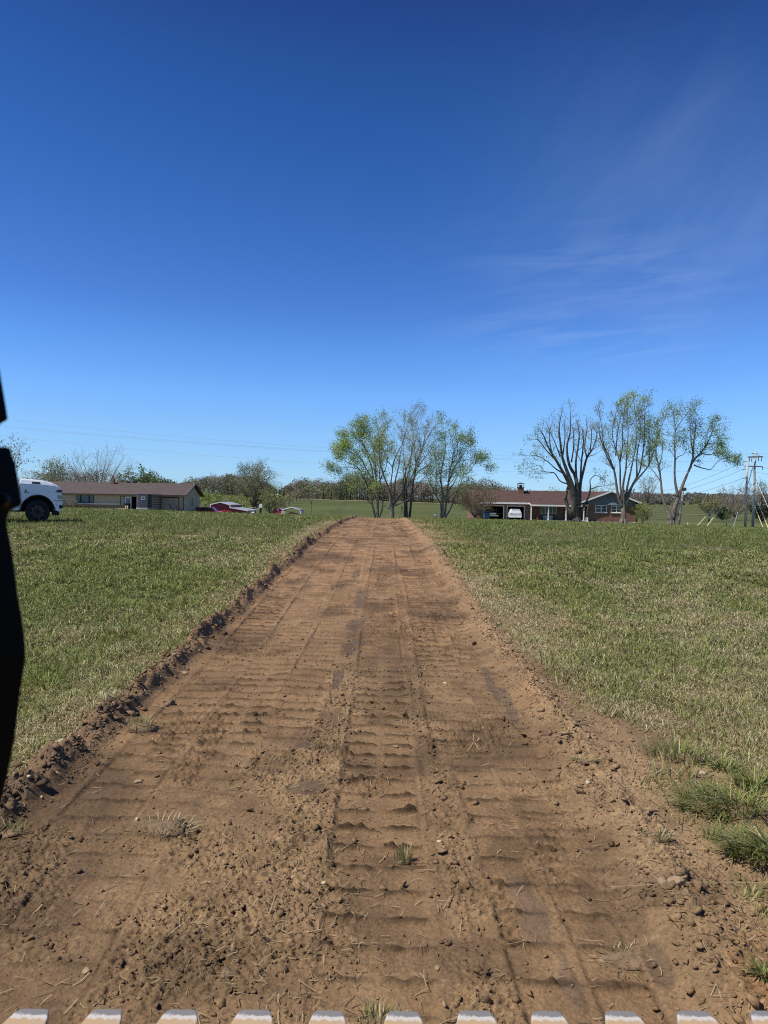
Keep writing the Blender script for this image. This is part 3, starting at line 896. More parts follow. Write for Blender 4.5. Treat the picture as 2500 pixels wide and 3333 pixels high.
def blades(x, y, z, h, w, lean, straw, seg=2):
    """Arrays for n blades of grass: curved strips with `seg` quads/tris."""
    n = len(x)
    ts = np.where(y < 14, 0.13, 0.22)
    ix_, iy_ = np.floor(x/ts), np.floor(y/ts)
    cx_, cy_ = (ix_+0.2+0.6*_hash(ix_, iy_, 301))*ts, (iy_+0.2+0.6*_hash(ix_, iy_, 302))*ts
    pull = 0.55*rng.random(n)
    ddx, ddy = x-cx_, y-cy_
    az = np.arctan2(ddy, ddx)+rng.normal(0, 0.9, n)
    x, y = x-ddx*pull, y-ddy*pull
    h = h*(0.65+0.75*_hash(ix_, iy_, 303))
    tint = (0.72+0.5*_hash(ix_, iy_, 304))[:, None]
    dx, dy = np.cos(az), np.sin(az)
    fa = rng.uniform(0, math.pi, n)
    wx, wy = np.cos(fa)*w, np.sin(fa)*w
    V = [np.stack([x-wx, y-wy, z-0.01], -1), np.stack([x+wx, y+wy, z-0.01], -1)]
    if seg == 2:
        mx_, my_ = x+dx*h*lean*0.35, y+dy*h*lean*0.35
        mz = z+h*0.62*np.sqrt(np.clip(1-(lean*0.4)**2, 0.1, 1))
        V += [np.stack([mx_-wx*0.8, my_-wy*0.8, mz], -1), np.stack([mx_+wx*0.8, my_+wy*0.8, mz], -1)]
    tz = z+h*np.clip(1-0.55*lean**2, 0.15, 1)
    V.append(np.stack([x+dx*h*lean, y+dy*h*lean, tz], -1))
    k = len(V)
    V = np.stack(V, 1)
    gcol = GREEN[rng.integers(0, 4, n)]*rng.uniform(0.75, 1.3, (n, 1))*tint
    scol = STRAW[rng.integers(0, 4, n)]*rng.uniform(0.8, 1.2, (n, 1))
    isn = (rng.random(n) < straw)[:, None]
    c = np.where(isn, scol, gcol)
    base = c*0.68+np.array([0.06, 0.05, 0.025])*0.3  # foot darkened and soil-tinted: shade between blades put into the colour
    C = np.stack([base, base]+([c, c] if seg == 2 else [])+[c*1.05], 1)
    b = k*np.arange(n)[:, None]
    if seg == 2:
        F4 = b+np.array([0, 1, 3, 2]); F3 = b+np.array([2, 3, 4])
    else:
        F4 = np.zeros((0, 4), int); F3 = b+np.array([0, 1, 2])
    return V.reshape(-1, 3), F4, F3, C.reshape(-1, 3)


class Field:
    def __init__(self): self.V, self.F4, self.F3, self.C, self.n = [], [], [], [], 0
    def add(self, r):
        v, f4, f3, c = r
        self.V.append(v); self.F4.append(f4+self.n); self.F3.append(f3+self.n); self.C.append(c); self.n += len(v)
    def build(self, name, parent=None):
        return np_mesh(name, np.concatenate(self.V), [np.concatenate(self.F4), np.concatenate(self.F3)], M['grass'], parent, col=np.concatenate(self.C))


def cover(x, y):
    """How much grass grows at a place (0..1) and how dry it is."""
    el = x-ROAD_L; er = ROAD_R-x
    nz = 0.10*fbm(x*0+2, y*1.3, 3, 111)
    left = sstep(-0.12, -0.33, el+nz+0.06*fbm(x*5, y*5, 2, 118))
    edge_r = np.interp(y, [0, 3.5, 4.6, 5.3, 6.3, 8, 14, 60], [2.4, 2.0, 1.5, 1.1, 0.60, 0.40, 0.30, 0.28])
    d = -er-edge_r-0.22*fbm(x*0.9, y*0.9, 3, 112)
    right = sstep(-0.15, 0.32, d)
    # thin weeds on the bare strip beside the track
    thin = 0.12*sstep(0.35, 0.6, -er)*np.clip(0.3+1.6*fbm(x*2.1, y*2.1, 3, 113), 0, 1)
    cov = np.where(x < 0, left, np.maximum(right, thin))
    bare = sstep(0.35, 0.6, fbm(x*0.9+30, y*0.7, 4, 114))
    cov = cov*(1-0.5*bare)
    dry = np.clip(0.27+0.9*fbm(x*0.55+9, y*0.30, 4, 115)+0.35*fbm(x*3, y*3, 2, 116)+0.48*np.exp(-(np.minimum(np.abs(-el-0.5)*1.6, np.abs(-er-edge_r-0.15))/0.6)**2), 0.14, 0.92)
    return cov, dry


def scatter(n, y0, y1, side, power=1.0):
    y = y0*np.exp(rng.random(n)*math.log(y1/y0)) if power == 1 else (y0**power+rng.random(n)*(y1**power-y0**power))**(1/power)
    hw = 0.60*y+2.4
    if side < 0: x = -rng.random(n)*hw
    else: x = rng.random(n)*hw
    return x, y


def grow(field, n, y0, y1, side, hmul=1.0, seg=2):
    x, y = scatter(n, y0, y1, side)
    cov, dry = cover(x, y)
    k = rng.random(n) < cov
    x, y, dry = x[k], y[k], dry[k]
    z = G(x, y)
    inn = (x > SOIL_L+0.2) & (x < SOIL_R-0.2) & (y < SOIL_Y1)
    if inn.any():
        z[inn] = soil_z(x[inn], y[inn])[0]
    tall = np.clip(0.75+0.9*fbm(x*1.6, y*1.6, 3, 121), 0.35, 1.7)
    h = rng.uniform(0.05, 0.15, len(x))*tall*hmul
    w = rng.uniform(0.0020, 0.0043, len(x))*np.maximum(1, y/6.0)
    lean = rng.uniform(0.30, 1.30, len(x))
    straw_ = rng.random(len(x)) < dry
    lean = np.where(straw_, rng.uniform(1.05, 1.34, len(x)), lean)
    h = np.where(straw_, h*0.85, h)
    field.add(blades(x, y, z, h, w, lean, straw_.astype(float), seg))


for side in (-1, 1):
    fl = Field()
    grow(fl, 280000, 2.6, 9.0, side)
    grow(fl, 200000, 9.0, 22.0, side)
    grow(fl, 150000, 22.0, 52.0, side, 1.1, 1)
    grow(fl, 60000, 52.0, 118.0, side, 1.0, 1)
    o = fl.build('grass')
    tag(o, 'short spring grass mixed with dry straw on the field left of the track' if side < 0 else 'short spring grass mixed with dry straw on the field right of the track', 'grass', kind='stuff')

# ------------------------------------------------------------------ single rocks and tufts lying on and beside the track
I2V, I2F = ico2()
M['rock'] = mat('tan_rock', (0.30, 0.215, 0.13), 0.9, 0.28, 18, bump=0.6, bscale=60)
M['rock_pale'] = mat('pale_rock', (0.44, 0.36, 0.235), 0.9, 0.2, 18, bump=0.5, bscale=60)
M['rock_brown'] = mat('soil_caked_rock', (0.19, 0.125, 0.072), 0.95, 0.3, 18, bump=0.8, bscale=50)


def any_z(x, y):
    if SOIL_L+0.2 < x < SOIL_R-0.2: return float(soil_z(x, y)[0][0])
    return g(x, y)


def rock(px, py, r, m, label, flat=0.6, seed=0, name='rock'):
    x, y = px_on_track(px, py)
    R = np.random.default_rng(500+seed+int(px))
    d = R.normal(size=(7, 3)); d /= np.linalg.norm(d, axis=1)[:, None]
    v = I2V.copy()
    for q in d:                                  # chip flat faces off a ball
        h = v@q; lim = R.uniform(0.40, 0.80)
        v = v-np.maximum(h-lim, 0)[:, None]*q
    v = v*(1+0.04*R.normal(size=(len(v), 1)))
    r = r*0.46
    v = v*np.array([R.uniform(0.9, 1.35), R.uniform(0.75, 1.05), flat])*r
    a = R.uniform(0, math.pi); c_, s2 = math.cos(a), math.sin(a)
    v = np.stack([v[:, 0]*c_-v[:, 1]*s2, v[:, 0]*s2+v[:, 1]*c_, v[:, 2]], -1)
    o = np_mesh(name, v, [I2F], M[m])
    o.location = (x, y, any_z(x, y)+r*flat*0.22)
    return tag(o, label, 'rock')


rock(190, 2443, 0.115, 'rock_pale', 'largest pale cream rock, lying in the grass beside the left soil ridge', 0.5)
rock(135, 2595, 0.038, 'rock_pale', 'yellowish pebble on the near left soil ridge, below the pale cream rock')
rock(98, 2552, 0.10, 'rock', 'pinkish tan lump half sunk in grass just below the pale cream rock', 0.45)
rock(94, 2585, 0.045, 'rock_pale', 'cream pebble beside the pinkish tan lump')
rock(456, 2527, 0.075, 'rock', 'flat tan stone on bare soil inside the left ridge', 0.35)
rock(448, 2655, 0.032, 'rock_pale', 'small whitish stone standing on bare soil between ridge and torn sod', 1.1)
rock(547, 2283, 0.17, 'rock_brown', 'big dark pointed block of earth at the inner foot of the left ridge', 0.85)
rock(599, 2187, 0.12, 'rock', 'brown flat slab lying on top of the left soil ridge', 0.4)
rock(568, 2166, 0.07, 'rock', 'smaller tan stone on the left ridge next to the brown slab')
rock(285, 3130, 0.045, 'rock', 'rounded tan pebble near the left front teeth')
rock(742, 3150, 0.075, 'rock_brown', 'broad earth-caked rock in the loose soil left of centre, near the teeth', 0.55)
rock(1431, 2727, 0.032, 'rock_pale', 'whitish angular pebble beside the strip of dark clods')
rock(1915, 2577, 0.042, 'rock_pale', 'pale grey cube-like stone at the inner edge of the right berm', 0.95)
rock(1985, 2662, 0.06, 'rock_brown', 'flat reddish stone lying among clods of the right berm', 0.5)
rock(2160, 2922, 0.075, 'rock', 'left stone of the touching pair by the right edge of the track', 0.75)
rock(2203, 2932, 0.085, 'rock', 'right stone of the touching pair by the right edge of the track', 0.8, 3)
rock(1998, 2314, 0.105, 'rock', 'tan rock standing at the edge of the right-hand grass', 0.95)
rock(2289, 2524, 0.06, 'rock_pale', 'pale rock among dry weeds above the large green tuft', 0.7)
rock(1789, 2408, 0.085, 'rock_brown', 'dark brown stone embedded in the right berm', 0.8)
rock(1582, 3235, 0.062, 'rock_brown', 'angular brown rock just beyond the teeth, right of centre', 0.9)
rock(1055, 2855, 0.030, 'rock_pale', 'round cream pebble in the crumbled soil left of the tread lane')
rock(1425, 3128, 0.040, 'rock', 'oval tan stone just right of the tread lane, close to the teeth', 0.6)
rock(1448, 2214, 0.055, 'rock_pale', 'small pale stone alone on the smooth right side of the track', 0.5)
rock(1290, 2415, 0.05, 'rock', 'tan flat stone on the middle of the track by the tread lane', 0.5)


def tuft(px, py, n, r, h, label, straw=0.3, w=0.0030, dark=1.0, sod=0.0, name='grass_tuft', seed=0, lean=(0.2, 1.1), bias=(0, 0)):
    """A single clump: blades fanning from one crown, on a torn sod when `sod` is its height."""
    x0_, y0_ = px_on_track(px, py)
    R = np.random.default_rng(900+seed+int(px))
    a = R.uniform(0, 2*math.pi, n); q = r*np.sqrt(R.uniform(0, 1, n))
    x, y = q*np.cos(a), q*np.sin(a)*0.7
    z0 = any_z(x0_, y0_)
    z = sod*np.clip(1-(q/(r*1.1))**2, 0, 1)
    az = np.arctan2(y+bias[1], x+bias[0])+R.normal(0, 0.55, n)
    ln = h*R.uniform(0.5, 1.15, n); lv = R.uniform(*lean, n)
    wx, wy = -np.sin(az)*w, np.cos(az)*w
    V = []
    for t_, wk in ((0, 0.8), (0.35, 1.0), (0.7, 0.75), (1.0, 0.08)):
        out_ = ln*lv*t_**1.6*0.85; up_ = ln*(t_-0.42*lv*t_*t_)
        cx_, cy_, cz_ = x+np.cos(az)*out_, y+np.sin(az)*out_, z+np.maximum(up_, 0.004)
        V += [np.stack([cx_-wx*wk, cy_-wy*wk, cz_], -1), np.stack([cx_+wx*wk, cy_+wy*wk, cz_], -1)]
    V = np.stack(V, 1).reshape(-1, 3)
    b = 8*np.arange(n)[:, None]
    Fq = np.concatenate([b+np.array([2*k, 2*k+1, 2*k+3, 2*k+2]) for k in range(3)])
    c = np.where((R.random(n) < straw)[:, None], STRAW[R.integers(0, 4, n)], GREEN[R.integers(0, 4, n)]*dark)*R.uniform(0.7, 1.25, (n, 1))
    o = empty(name, (x0_, y0_, z0), label, 'grass tuft')
    np_mesh('blades', V, [Fq], M['grass'], o, col=np.repeat(c, 8, 0))
    rv = I2V*np.array([r*0.8, r*0.55, max(sod, 0.012)*1.1])*(1+0.16*R.normal(size=(len(I2V), 1)))
    np_mesh('root_ball', rv, [I2F], M['rock_brown'], o)
    return o


tuft(545, 2690, 80, 0.15, 0.075, 'torn sod with pale roots lying upside down on the left part of the track', 0.75, 0.0022, sod=0.05, lean=(0.6, 1.5))
tuft(2352, 2640, 520, 0.27, 0.17, 'largest green grass clump on the bare strip at the right', 0.15, 0.0030, 0.92, sod=0.02, bias=(-0.15, 0), lean=(0.7, 1.5))
tuft(2475, 2808, 380, 0.17, 0.19, 'dark green fanned grass clump at the right edge, below the largest clump', 0.12, 0.0032, 0.88, sod=0.02, bias=(-0.12, 0), lean=(0.6, 1.4))
tuft(2460, 2570, 190, 0.13, 0.14, 'dark broad-bladed tuft at the right edge above the largest clump', 0.03, 0.0040, 0.9, bias=(0, 0), lean=(0.5, 1.4))
tuft(2362, 2512, 150, 0.10, 0.10, 'small dark tuft on the bare strip beside the pale rock', 0.05, 0.0035, 0.85, lean=(0.5, 1.4))
tuft(1314, 2785, 90, 0.05, 0.10, 'little upright greyish tuft in the middle of the tread lane', 0.5, 0.0018, 0.8, lean=(0.05, 0.5))
tuft(1232, 3300, 90, 0.09, 0.08, 'dry yellow-green tuft poking up between the centre teeth', 0.5, 0.0020, 0.95, lean=(0.2, 0.9))
tuft(2148, 2775, 80, 0.07, 0.07, 'small dry grey tuft on the right berm above the touching stones', 0.6, 0.0018, 0.9)
tuft(462, 2365, 110, 0.15, 0.085, 'grassy sod rolled into the left soil ridge', 0.4, 0.0024, 0.8, sod=0.06)
tuft(2318, 2735, 50, 0.05, 0.08, 'slim green tuft between the two big right-hand clumps', 0.1, 0.0030, 0.9)
tuft(2485, 3235, 90, 0.025, 0.09, 'sparse dark weed with long blades at the bottom right corner', 0.05, 0.0032, 0.8, lean=(0.5, 1.2))
tuft(2205, 2470, 260, 0.26, 0.13, 'low spreading green patch on the bare strip above the pale rock', 0.2, 0.0028, 0.9)
tuft(1905, 2500, 110, 0.08, 0.06, 'flattened dry tuft at the track side just beyond the pale cube-like stone', 0.8, 0.0018, 0.8, lean=(0.8, 1.4))
tuft(2050, 3100, 70, 0.15, 0.05, 'thin dry weeds flattened at the right of the front soil', 0.75, 0.0018, 0.9, lean=(0.8, 1.5))
tuft(30, 2700, 40, 0.09, 0.09, 'few long green blades overhanging the near left soil ridge', 0.35, 0.0028, 0.9)

# ------------------------------------------------------------------ trees
def norm(v):
    return v/(np.linalg.norm(v)+1e-9)


def smooth_line(pts, n=4):
    pts = np.asarray(pts, float)
    if len(pts) < 3: return pts
    ext = np.vstack([2*pts[0]-pts[1], pts, 2*pts[-1]-pts[-2]])
    out = []
    for i in range(1, len(ext)-2):
        p0, p1, p2, p3 = ext[i-1:i+3]
        for k in range(n):
            t = k/n
            out.append(0.5*((2*p1)+(p2-p0)*t+(2*p0-5*p1+4*p2-p3)*t*t+(3*p1-p0-3*p2+p3)*t**3))
    out.append(ext[-2])
    return np.array(out)


class Tree:
    """Collects tapered limbs (segments) and leaf positions; builds trunk and crown meshes."""
    def __init__(self, seed):
        self.r = random.Random(seed)
        self.np = np.random.default_rng(seed)
        self.poly = []         # (points, radii)
        self.leaf = []         # leaf cluster points

    def line(self, pts, radii):
        self.poly.append((np.array(pts, float), list(radii)))

    def branch(self, p, d, L, r, lvl, up=0.10, wig=0.16, kids=4, spread=0.75, leafy=1.0, rmin=0.006, ratio=0.62):
        R = self.r
        n = 4 if lvl > 0 else 3
        p = np.array(p, float); d = norm(np.array(d, float))
        pts, rad = [p], [r]
        dirs = [d]
        for i in range(n):
            d = norm(d+np.array([R.gauss(0, wig), R.gauss(0, wig), R.gauss(0, wig)+up]))
            p = p+d*(L/n)
            pts.append(p); dirs.append(d); rad.append(max(r*(1-0.75*(i+1)/n), rmin))
        self.line(pts, rad)
        if lvl > 0:
            for k in range(kids):
                t = 0.25+0.75*(k+R.random())/kids
                i = min(int(t*n), n-1)
                q = pts[i]+(pts[i+1]-pts[i])*(t*n-i)
                a = norm(np.array([R.gauss(0, 1), R.gauss(0, 1), R.gauss(0, 0.6)]))
                nd = norm(dirs[i]+a*spread*R.uniform(0.6, 1.2))
                self.branch(q, nd, L*ratio*R.uniform(0.7, 1.25), max(rad[i]*0.55, rmin), lvl-1, up, wig*1.15, kids, spread, leafy, rmin, ratio)
        else:
            for q in pts[1:]:
                if R.random() < leafy: self.leaf.append(q)
            for extra in range(int(math.ceil(leafy-1))):
                for q in pts[1:]:
                    if R.random() < leafy-1-extra: self.leaf.append(q+np.array([R.gauss(0, .12), R.gauss(0, .12), R.gauss(0, .12)]))

    def limb(self, pts, r0, r1, lvl=2, every=0.7, L=2.0, start=0.30, leafy=0.6, up=0.12, spread=0.75, kids=3, rmin=0.007, tip=True, wig=0.16):
        """A main limb along given points with side branches."""
        R = self.r
        s = smooth_line(pts, 4)
        n = len(s)
        rad = [(r0+(r1-r0)*(i/(n-1))**0.55)*(0.86 if r0 < 0.4 else 1) for i in range(n)]
        self.line(s, rad)
        ln = np.concatenate([[0], np.cumsum(np.linalg.norm(np.diff(s, axis=0), axis=1))])
        tot = ln[-1]
        q = start*tot+R.uniform(0, every)
        while q < tot:
            i = min(np.searchsorted(ln, q), n-1)
            t = q/tot
            d = norm(s[i]-s[max(i-1, 0)])
            a = norm(np.array([R.gauss(0, 1), R.gauss(0, 1), R.gauss(0, 0.5)]))
            nd = norm(d*0.75+a*spread)
            self.branch(s[i], nd, L*(1.15-0.55*t)*R.uniform(0.6, 1.25), min(rad[i]*0.5, 0.06), lvl-1, up, wig, kids, spread, leafy, rmin)
            q += every*R.uniform(0.6, 1.4)
        if tip:
            d = norm(s[-1]-s[-2])
            for _ in range(2):
                self.branch(s[-1], norm(d+np.array([R.gauss(0, .3), R.gauss(0, .3), R.gauss(0, .2)])), L*0.36*R.uniform(0.6, 1.2), max(r1*0.7, rmin), lvl-1, up, wig, max(kids-1, 2), spread, leafy*0.5, rmin)

    def tubes(self, S, k):
        p0, p1, r0, r1 = S[:, 0:3], S[:, 3:6], S[:, 6], S[:, 7]
        d = p1-p0; ln = np.linalg.norm(d, axis=1)[:, None]+1e-9; d = d/ln
        p0 = p0-d*np.minimum(r0[:, None]*0.35, ln*0.3)
        ref = np.where(np.abs(d[:, 1:2]) > 0.85, np.array([[1.0, 0, 0]]), np.array([[0, 1.0, 0]]))
        a = np.cross(d, ref); a /= np.linalg.norm(a, axis=1)[:, None]+1e-9
        b = np.cross(d, a)
        th = 2*math.pi*np.arange(k)/k
        ring = a[:, None, :]*np.cos(th)[None, :, None]+b[:, None, :]*np.sin(th)[None, :, None]
        V = np.concatenate([p0[:, None]+ring*r0[:, None, None], p1[:, None]+ring*r1[:, None, None]], 1)
        n = len(S)
        j = np.arange(k); jn = (j+1) % k
        F = np.stack([j, jn, jn+k, j+k], -1)[None]+2*k*np.arange(n)[:, None, None]
        return V.reshape(-1, 3), F.reshape(-1, 4)

    def build(self, name, loc, label, cat='tree', group=None, bark='bark', leaf_cols=None, leaf_size=0.09, thick=0.035, leaf_jit=0.30, parts=('trunk', 'crown')):
        o = empty(name, loc, label, cat, group)
        tk, S = MB(), []
        for pts, rad in self.poly:
            k = 0
            while k < len(rad) and rad[k] > thick: k += 1
            if k >= 2:
                tk.tube(pts[:min(k+1, len(pts))], rad[:min(k+1, len(pts))], 8)
            for i in range(max(k-1, 0) if k < 2 else min(k, len(pts)-1), len(pts)-1):
                S.append((*pts[i], *pts[i+1], rad[i], rad[i+1]))
        if tk.f: tk.build(parts[0], M[bark], o, smooth=True)
        tw = np.array(S)
        Vs, Fs, Cs, idx = [], [], [], []
        nV = 0
        if len(tw):
            V, Fq = self.tubes(tw, 3)
            Vs.append(V); Fs.append(Fq); nV = len(V); idx.append(np.zeros(len(Fq), int)); Cs.append(np.full((len(V), 3), 0.1))
        if len(self.leaf) and leaf_cols is not None:
            lp = np.array(self.leaf); n = len(lp)
            lp = lp+self.np.normal(0, leaf_jit, (n, 3))
            q = self.np.normal(size=(n, 3)); q /= np.linalg.norm(q, axis=1)[:, None]
            a = np.cross(q, self.np.normal(size=(n, 3))); a /= np.linalg.norm(a, axis=1)[:, None]+1e-9
            b = np.cross(q, a)
            s = leaf_size*self.np.uniform(0.6, 1.4, (n, 1))
            V = np.stack([lp-a*s, lp-b*s*0.55, lp+a*s, lp+b*s*0.55], 1).reshape(-1, 3)
            Fq = np.arange(4*n).reshape(-1, 4)+nV
            lc = np.array(leaf_cols)
            # light and dark clumps: colour follows a slow noise through the crown
            w = 0.5+0.9*fbm(lp[:, 0]*0.5+lp[:, 1]*0.3, lp[:, 2]*0.5, 3, 131)
            w = np.clip(w+self.np.normal(0, 0.15, n), 0, 1)[:, None]
            c = (lc[0]*(1-w)+lc[1]*w)*self.np.uniform(0.7, 1.3, (n, 1))
            Vs.append(V); Fs.append(Fq); Cs.append(np.repeat(c, 4, 0)); idx.append(np.ones(n, int))
        if Vs:
            np_mesh(parts[1], np.concatenate(Vs), [np.concatenate(Fs)], [M['twig'], M['leaf']], o, col=np.concatenate(Cs), mat_idx=np.concatenate(idx))
        return o


SPRING = ((0.21, 0.29, 0.045), (0.40, 0.50, 0.11))
SPRING_D = ((0.13, 0.22, 0.04), (0.31, 0.42, 0.10))


def traced_tree(seed, origin, scale, d, base, limbs, label, group, leaf_cols, leafy, every=0.7, L=1.9, kids=3, lvl=3, depth=2.5, bark='bark', up=0.10, leaf_size=0.082, flare=None, spread=0.75):
    """Limbs traced from the photograph, spread in depth as a crown grows; (points, r0, r1, leafiness)."""
    t = Tree(seed)
    def full(p): return origin[0]+p[0]/scale, origin[1]+p[1]/scale
    bp = full(base)
    b = P(*bp, d)
    gz = g(b.x, d)
    zfix = gz-b.z
    H = 12.0
    grown = []                                            # samples of limbs already placed: x, dep, z
    for i, lb in enumerate(limbs):
        pts, r0, r1 = lb[0], lb[1], lb[2]
        lf = lb[3] if len(lb) > 3 else leafy
        sgn = t.r.uniform(-1, 1)*depth
        out = []
        foot = P(*full(pts[0]), d)
        off, z_start, out_raw = 0.0, None, None
        if grown and foot.z-b.z > 1.0:
            ga = np.array(grown)
            off = ga[int(np.argmin((ga[:, 0]-(foot.x-b.x))**2+(ga[:, 2]-(foot.z-b.z))**2)), 1]
            z_start = (foot.x-b.x, foot.z-b.z)
        for p in pts:
            w = P(*full(p), d)
            x, z = w.x-b.x, w.z-b.z
            z0 = zfix*max(0.0, 1-max(z, 0)/3.0)           # foot meets the ground, crown stays
            hfrac = min(max((z-1.2)/H, 0), 1)
            dep = sgn*hfrac**0.8 if z_start is None else off+sgn*0.8*min(math.hypot(x-z_start[0], z-z_start[1])/H, 1)**0.9
            grown.append((x, dep, z)); 
            if out_raw: grown.extend([(x+(out_raw[0]-x)*q_, dep+(out_raw[1]-dep)*q_, z+(out_raw[2]-z)*q_) for q_ in (0.2, 0.4, 0.6, 0.8)])
            out_raw = (x, dep, z)
            k = (d+dep)/d
            out.append(((b.x+x)*k-b.x, dep, (w.z-CAM_H)*k+CAM_H-b.z-zfix+z0))
        if out[0][2] < 0.6 and len(lb) < 5:
            out.insert(0, (out[0][0]*0.15, 0.0, -0.35))
        elif out[0][2] < 0.6:
            out.insert(0, (out[0][0]*0.15, 0.0, -0.35))
        t.limb(out, r0, r1, lvl=lvl, every=every*0.62, L=L*0.98, leafy=lf*2.0, kids=kids, up=up, spread=spread, start=lb[4] if len(lb) > 4 else 0.35)
    if flare:
        for k in range(9):
            a = 2*math.pi*k/9+t.r.uniform(-.2, .2)
            t.line([np.array([0, 0, 0.9]), np.array([math.cos(a)*flare*0.62, math.sin(a)*flare*0.62, 0.55]), np.array([math.cos(a)*flare*0.95, math.sin(a)*flare*0.95, 0.16]),
                    np.array([math.cos(a)*flare*1.7, math.sin(a)*flare*1.7, -0.14])], [flare*0.30, flare*0.30, flare*0.24, flare*0.12])
    return t.build('maple_tree', (b.x, d, gz-0.05), label, group=group, bark=bark, leaf_cols=leaf_cols, leaf_size=leaf_size)


Z3 = ((1050, 1300), 2.9105)
Z4 = ((1520, 1250), 2.765)
Z5 = ((2000, 1250), 3.318)
CLUMP = 'maple trees clustered beyond the end of the track'
traced_tree(11, *Z3, 92, (520, 1115), [
    ([(500, 1110), (475, 1000), (440, 850), (380, 720), (330, 640), (250, 600), (170, 560)], 0.26, 0.03, 1.3),
    ([(520, 1110), (522, 950), (508, 780), (500, 600), (470, 430), (400, 300), (360, 240)], 0.30, 0.03, 1.3),
    ([(535, 1110), (570, 1000), (560, 860), (540, 700), (560, 500), (555, 340), (585, 180)], 0.22, 0.025, 0.8),
    ([(472, 990), (380, 910), (300, 830), (240, 760), (190, 700)], 0.12, 0.03, 1.0),
    ([(440, 850), (480, 740), (440, 560), (380, 430), (300, 360), (210, 430)], 0.15, 0.025, 1.6),
    ([(508, 780), (440, 700), (360, 560), (260, 500), (150, 470)], 0.14, 0.025, 1.6),
    ([(545, 760), (600, 640), (620, 500), (600, 380)], 0.11, 0.025, 0.7),
    ([(400, 620), (330, 500), (260, 420), (230, 380)], 0.09, 0.025, 1.7),
    ([(480, 600), (420, 480), (340, 330), (330, 260)], 0.10, 0.025, 1.6),
    ([(350, 660), (270, 640), (200, 640), (130, 640)], 0.07, 0.02, 1.4),
], 'many-stemmed maple at the end of the track with the densest fresh green crown, leaning left', CLUMP, SPRING, 1.2, every=0.62, L=2.0, kids=4)
traced_tree(12, *Z3, 90, (658, 1115), [
    ([(658, 1115), (657, 1060), (655, 1010), (648, 960), (640, 900)], 0.42, 0.20, 0.0, 9),
    ([(650, 1010), (640, 900), (610, 800), (570, 690), (540, 560), (540, 400), (520, 260)], 0.27, 0.03),
    ([(640, 900), (650, 760), (660, 640), (600, 560), (570, 450)], 0.16, 0.03),
    ([(662, 1010), (700, 950), (760, 880), (830, 790), (900, 690), (1000, 620), (1080, 560)], 0.28, 0.03, 0.5),
    ([(700, 950), (780, 850), (860, 700), (900, 560), (960, 430), (1010, 330), (1080, 230)], 0.22, 0.025, 0.12),
    ([(660, 640), (700, 520), (760, 400), (800, 260), (850, 120)], 0.13, 0.02, 0.12),
    ([(640, 1030), (570, 985), (520, 920), (490, 860)], 0.10, 0.03, 0.4),
    ([(690, 1000), (760, 965), (845, 930)], 0.13, 0.08, 0.0, 0.9),
    ([(680, 900), (690, 760), (720, 640), (740, 500), (780, 300), (770, 150)], 0.16, 0.02, 0.15),
    ([(760, 880), (770, 740), (830, 560), (870, 400), (950, 150)], 0.16, 0.02, 0.12),
], 'maple with one thick low-forking trunk and twisted limbs, nearly bare at the top', CLUMP, SPRING, 0.4, every=0.62, L=2.0, kids=4, depth=2.5)
traced_tree(13, *Z3, 95, (800, 1112), [
    ([(780, 1110), (780, 1000), (775, 850), (790, 700), (770, 560), (770, 400)], 0.28, 0.03),
    ([(800, 1110), (795, 900), (790, 780), (830, 620), (850, 420), (880, 280)], 0.24, 0.025),
    ([(822, 1110), (840, 960), (850, 850), (870, 720), (920, 560), (960, 400), (1000, 250)], 0.30, 0.025),
    ([(850, 880), (900, 820), (930, 770), (1000, 700)], 0.11, 0.03, 0.5),
    ([(850, 850), (880, 640), (870, 420), (850, 250)], 0.14, 0.025),
    ([(900, 640), (960, 560), (1020, 480), (1060, 380)], 0.10, 0.025, 0.35),
], 'maple of three straight dark stems, almost leafless, right of the thick forked trunk', CLUMP, SPRING, 0.2, every=0.65, L=1.9, kids=4, bark='bark_dark')
traced_tree(14, *Z3, 92, (1142, 1115), [
    ([(1125, 1110), (1120, 980), (1085, 920), (1075, 800), (1080, 650), (1060, 500)], 0.22, 0.03, 0.6),
    ([(1135, 1110), (1140, 900), (1120, 760), (1130, 650), (1160, 480), (1160, 380), (1130, 250)], 0.26, 0.025),
    ([(1155, 1110), (1180, 880), (1195, 760), (1215, 640), (1280, 500), (1260, 300)], 0.27, 0.025),
    ([(1160, 1110), (1220, 1010), (1250, 920), (1310, 790), (1340, 700), (1400, 620), (1510, 575)], 0.20, 0.025, 1.4),
    ([(1195, 780), (1250, 640), (1330, 520), (1400, 420)], 0.14, 0.025, 1.2),
    ([(1180, 880), (1215, 830), (1260, 760), (1300, 660)], 0.12, 0.03),
    ([(1230, 620), (1240, 500), (1290, 400), (1360, 360)], 0.10, 0.025, 1.2),
    ([(1340, 700), (1400, 680), (1450, 600), (1540, 640)], 0.09, 0.025, 1.5),
    ([(1085, 930), (1020, 790), (990, 720)], 0.08, 0.03, 0.7),
], 'open-crowned green maple standing alone right of the leafless stems, one limb leaning right', CLUMP, SPRING_D, 0.95, every=0.72, L=1.8, kids=4)

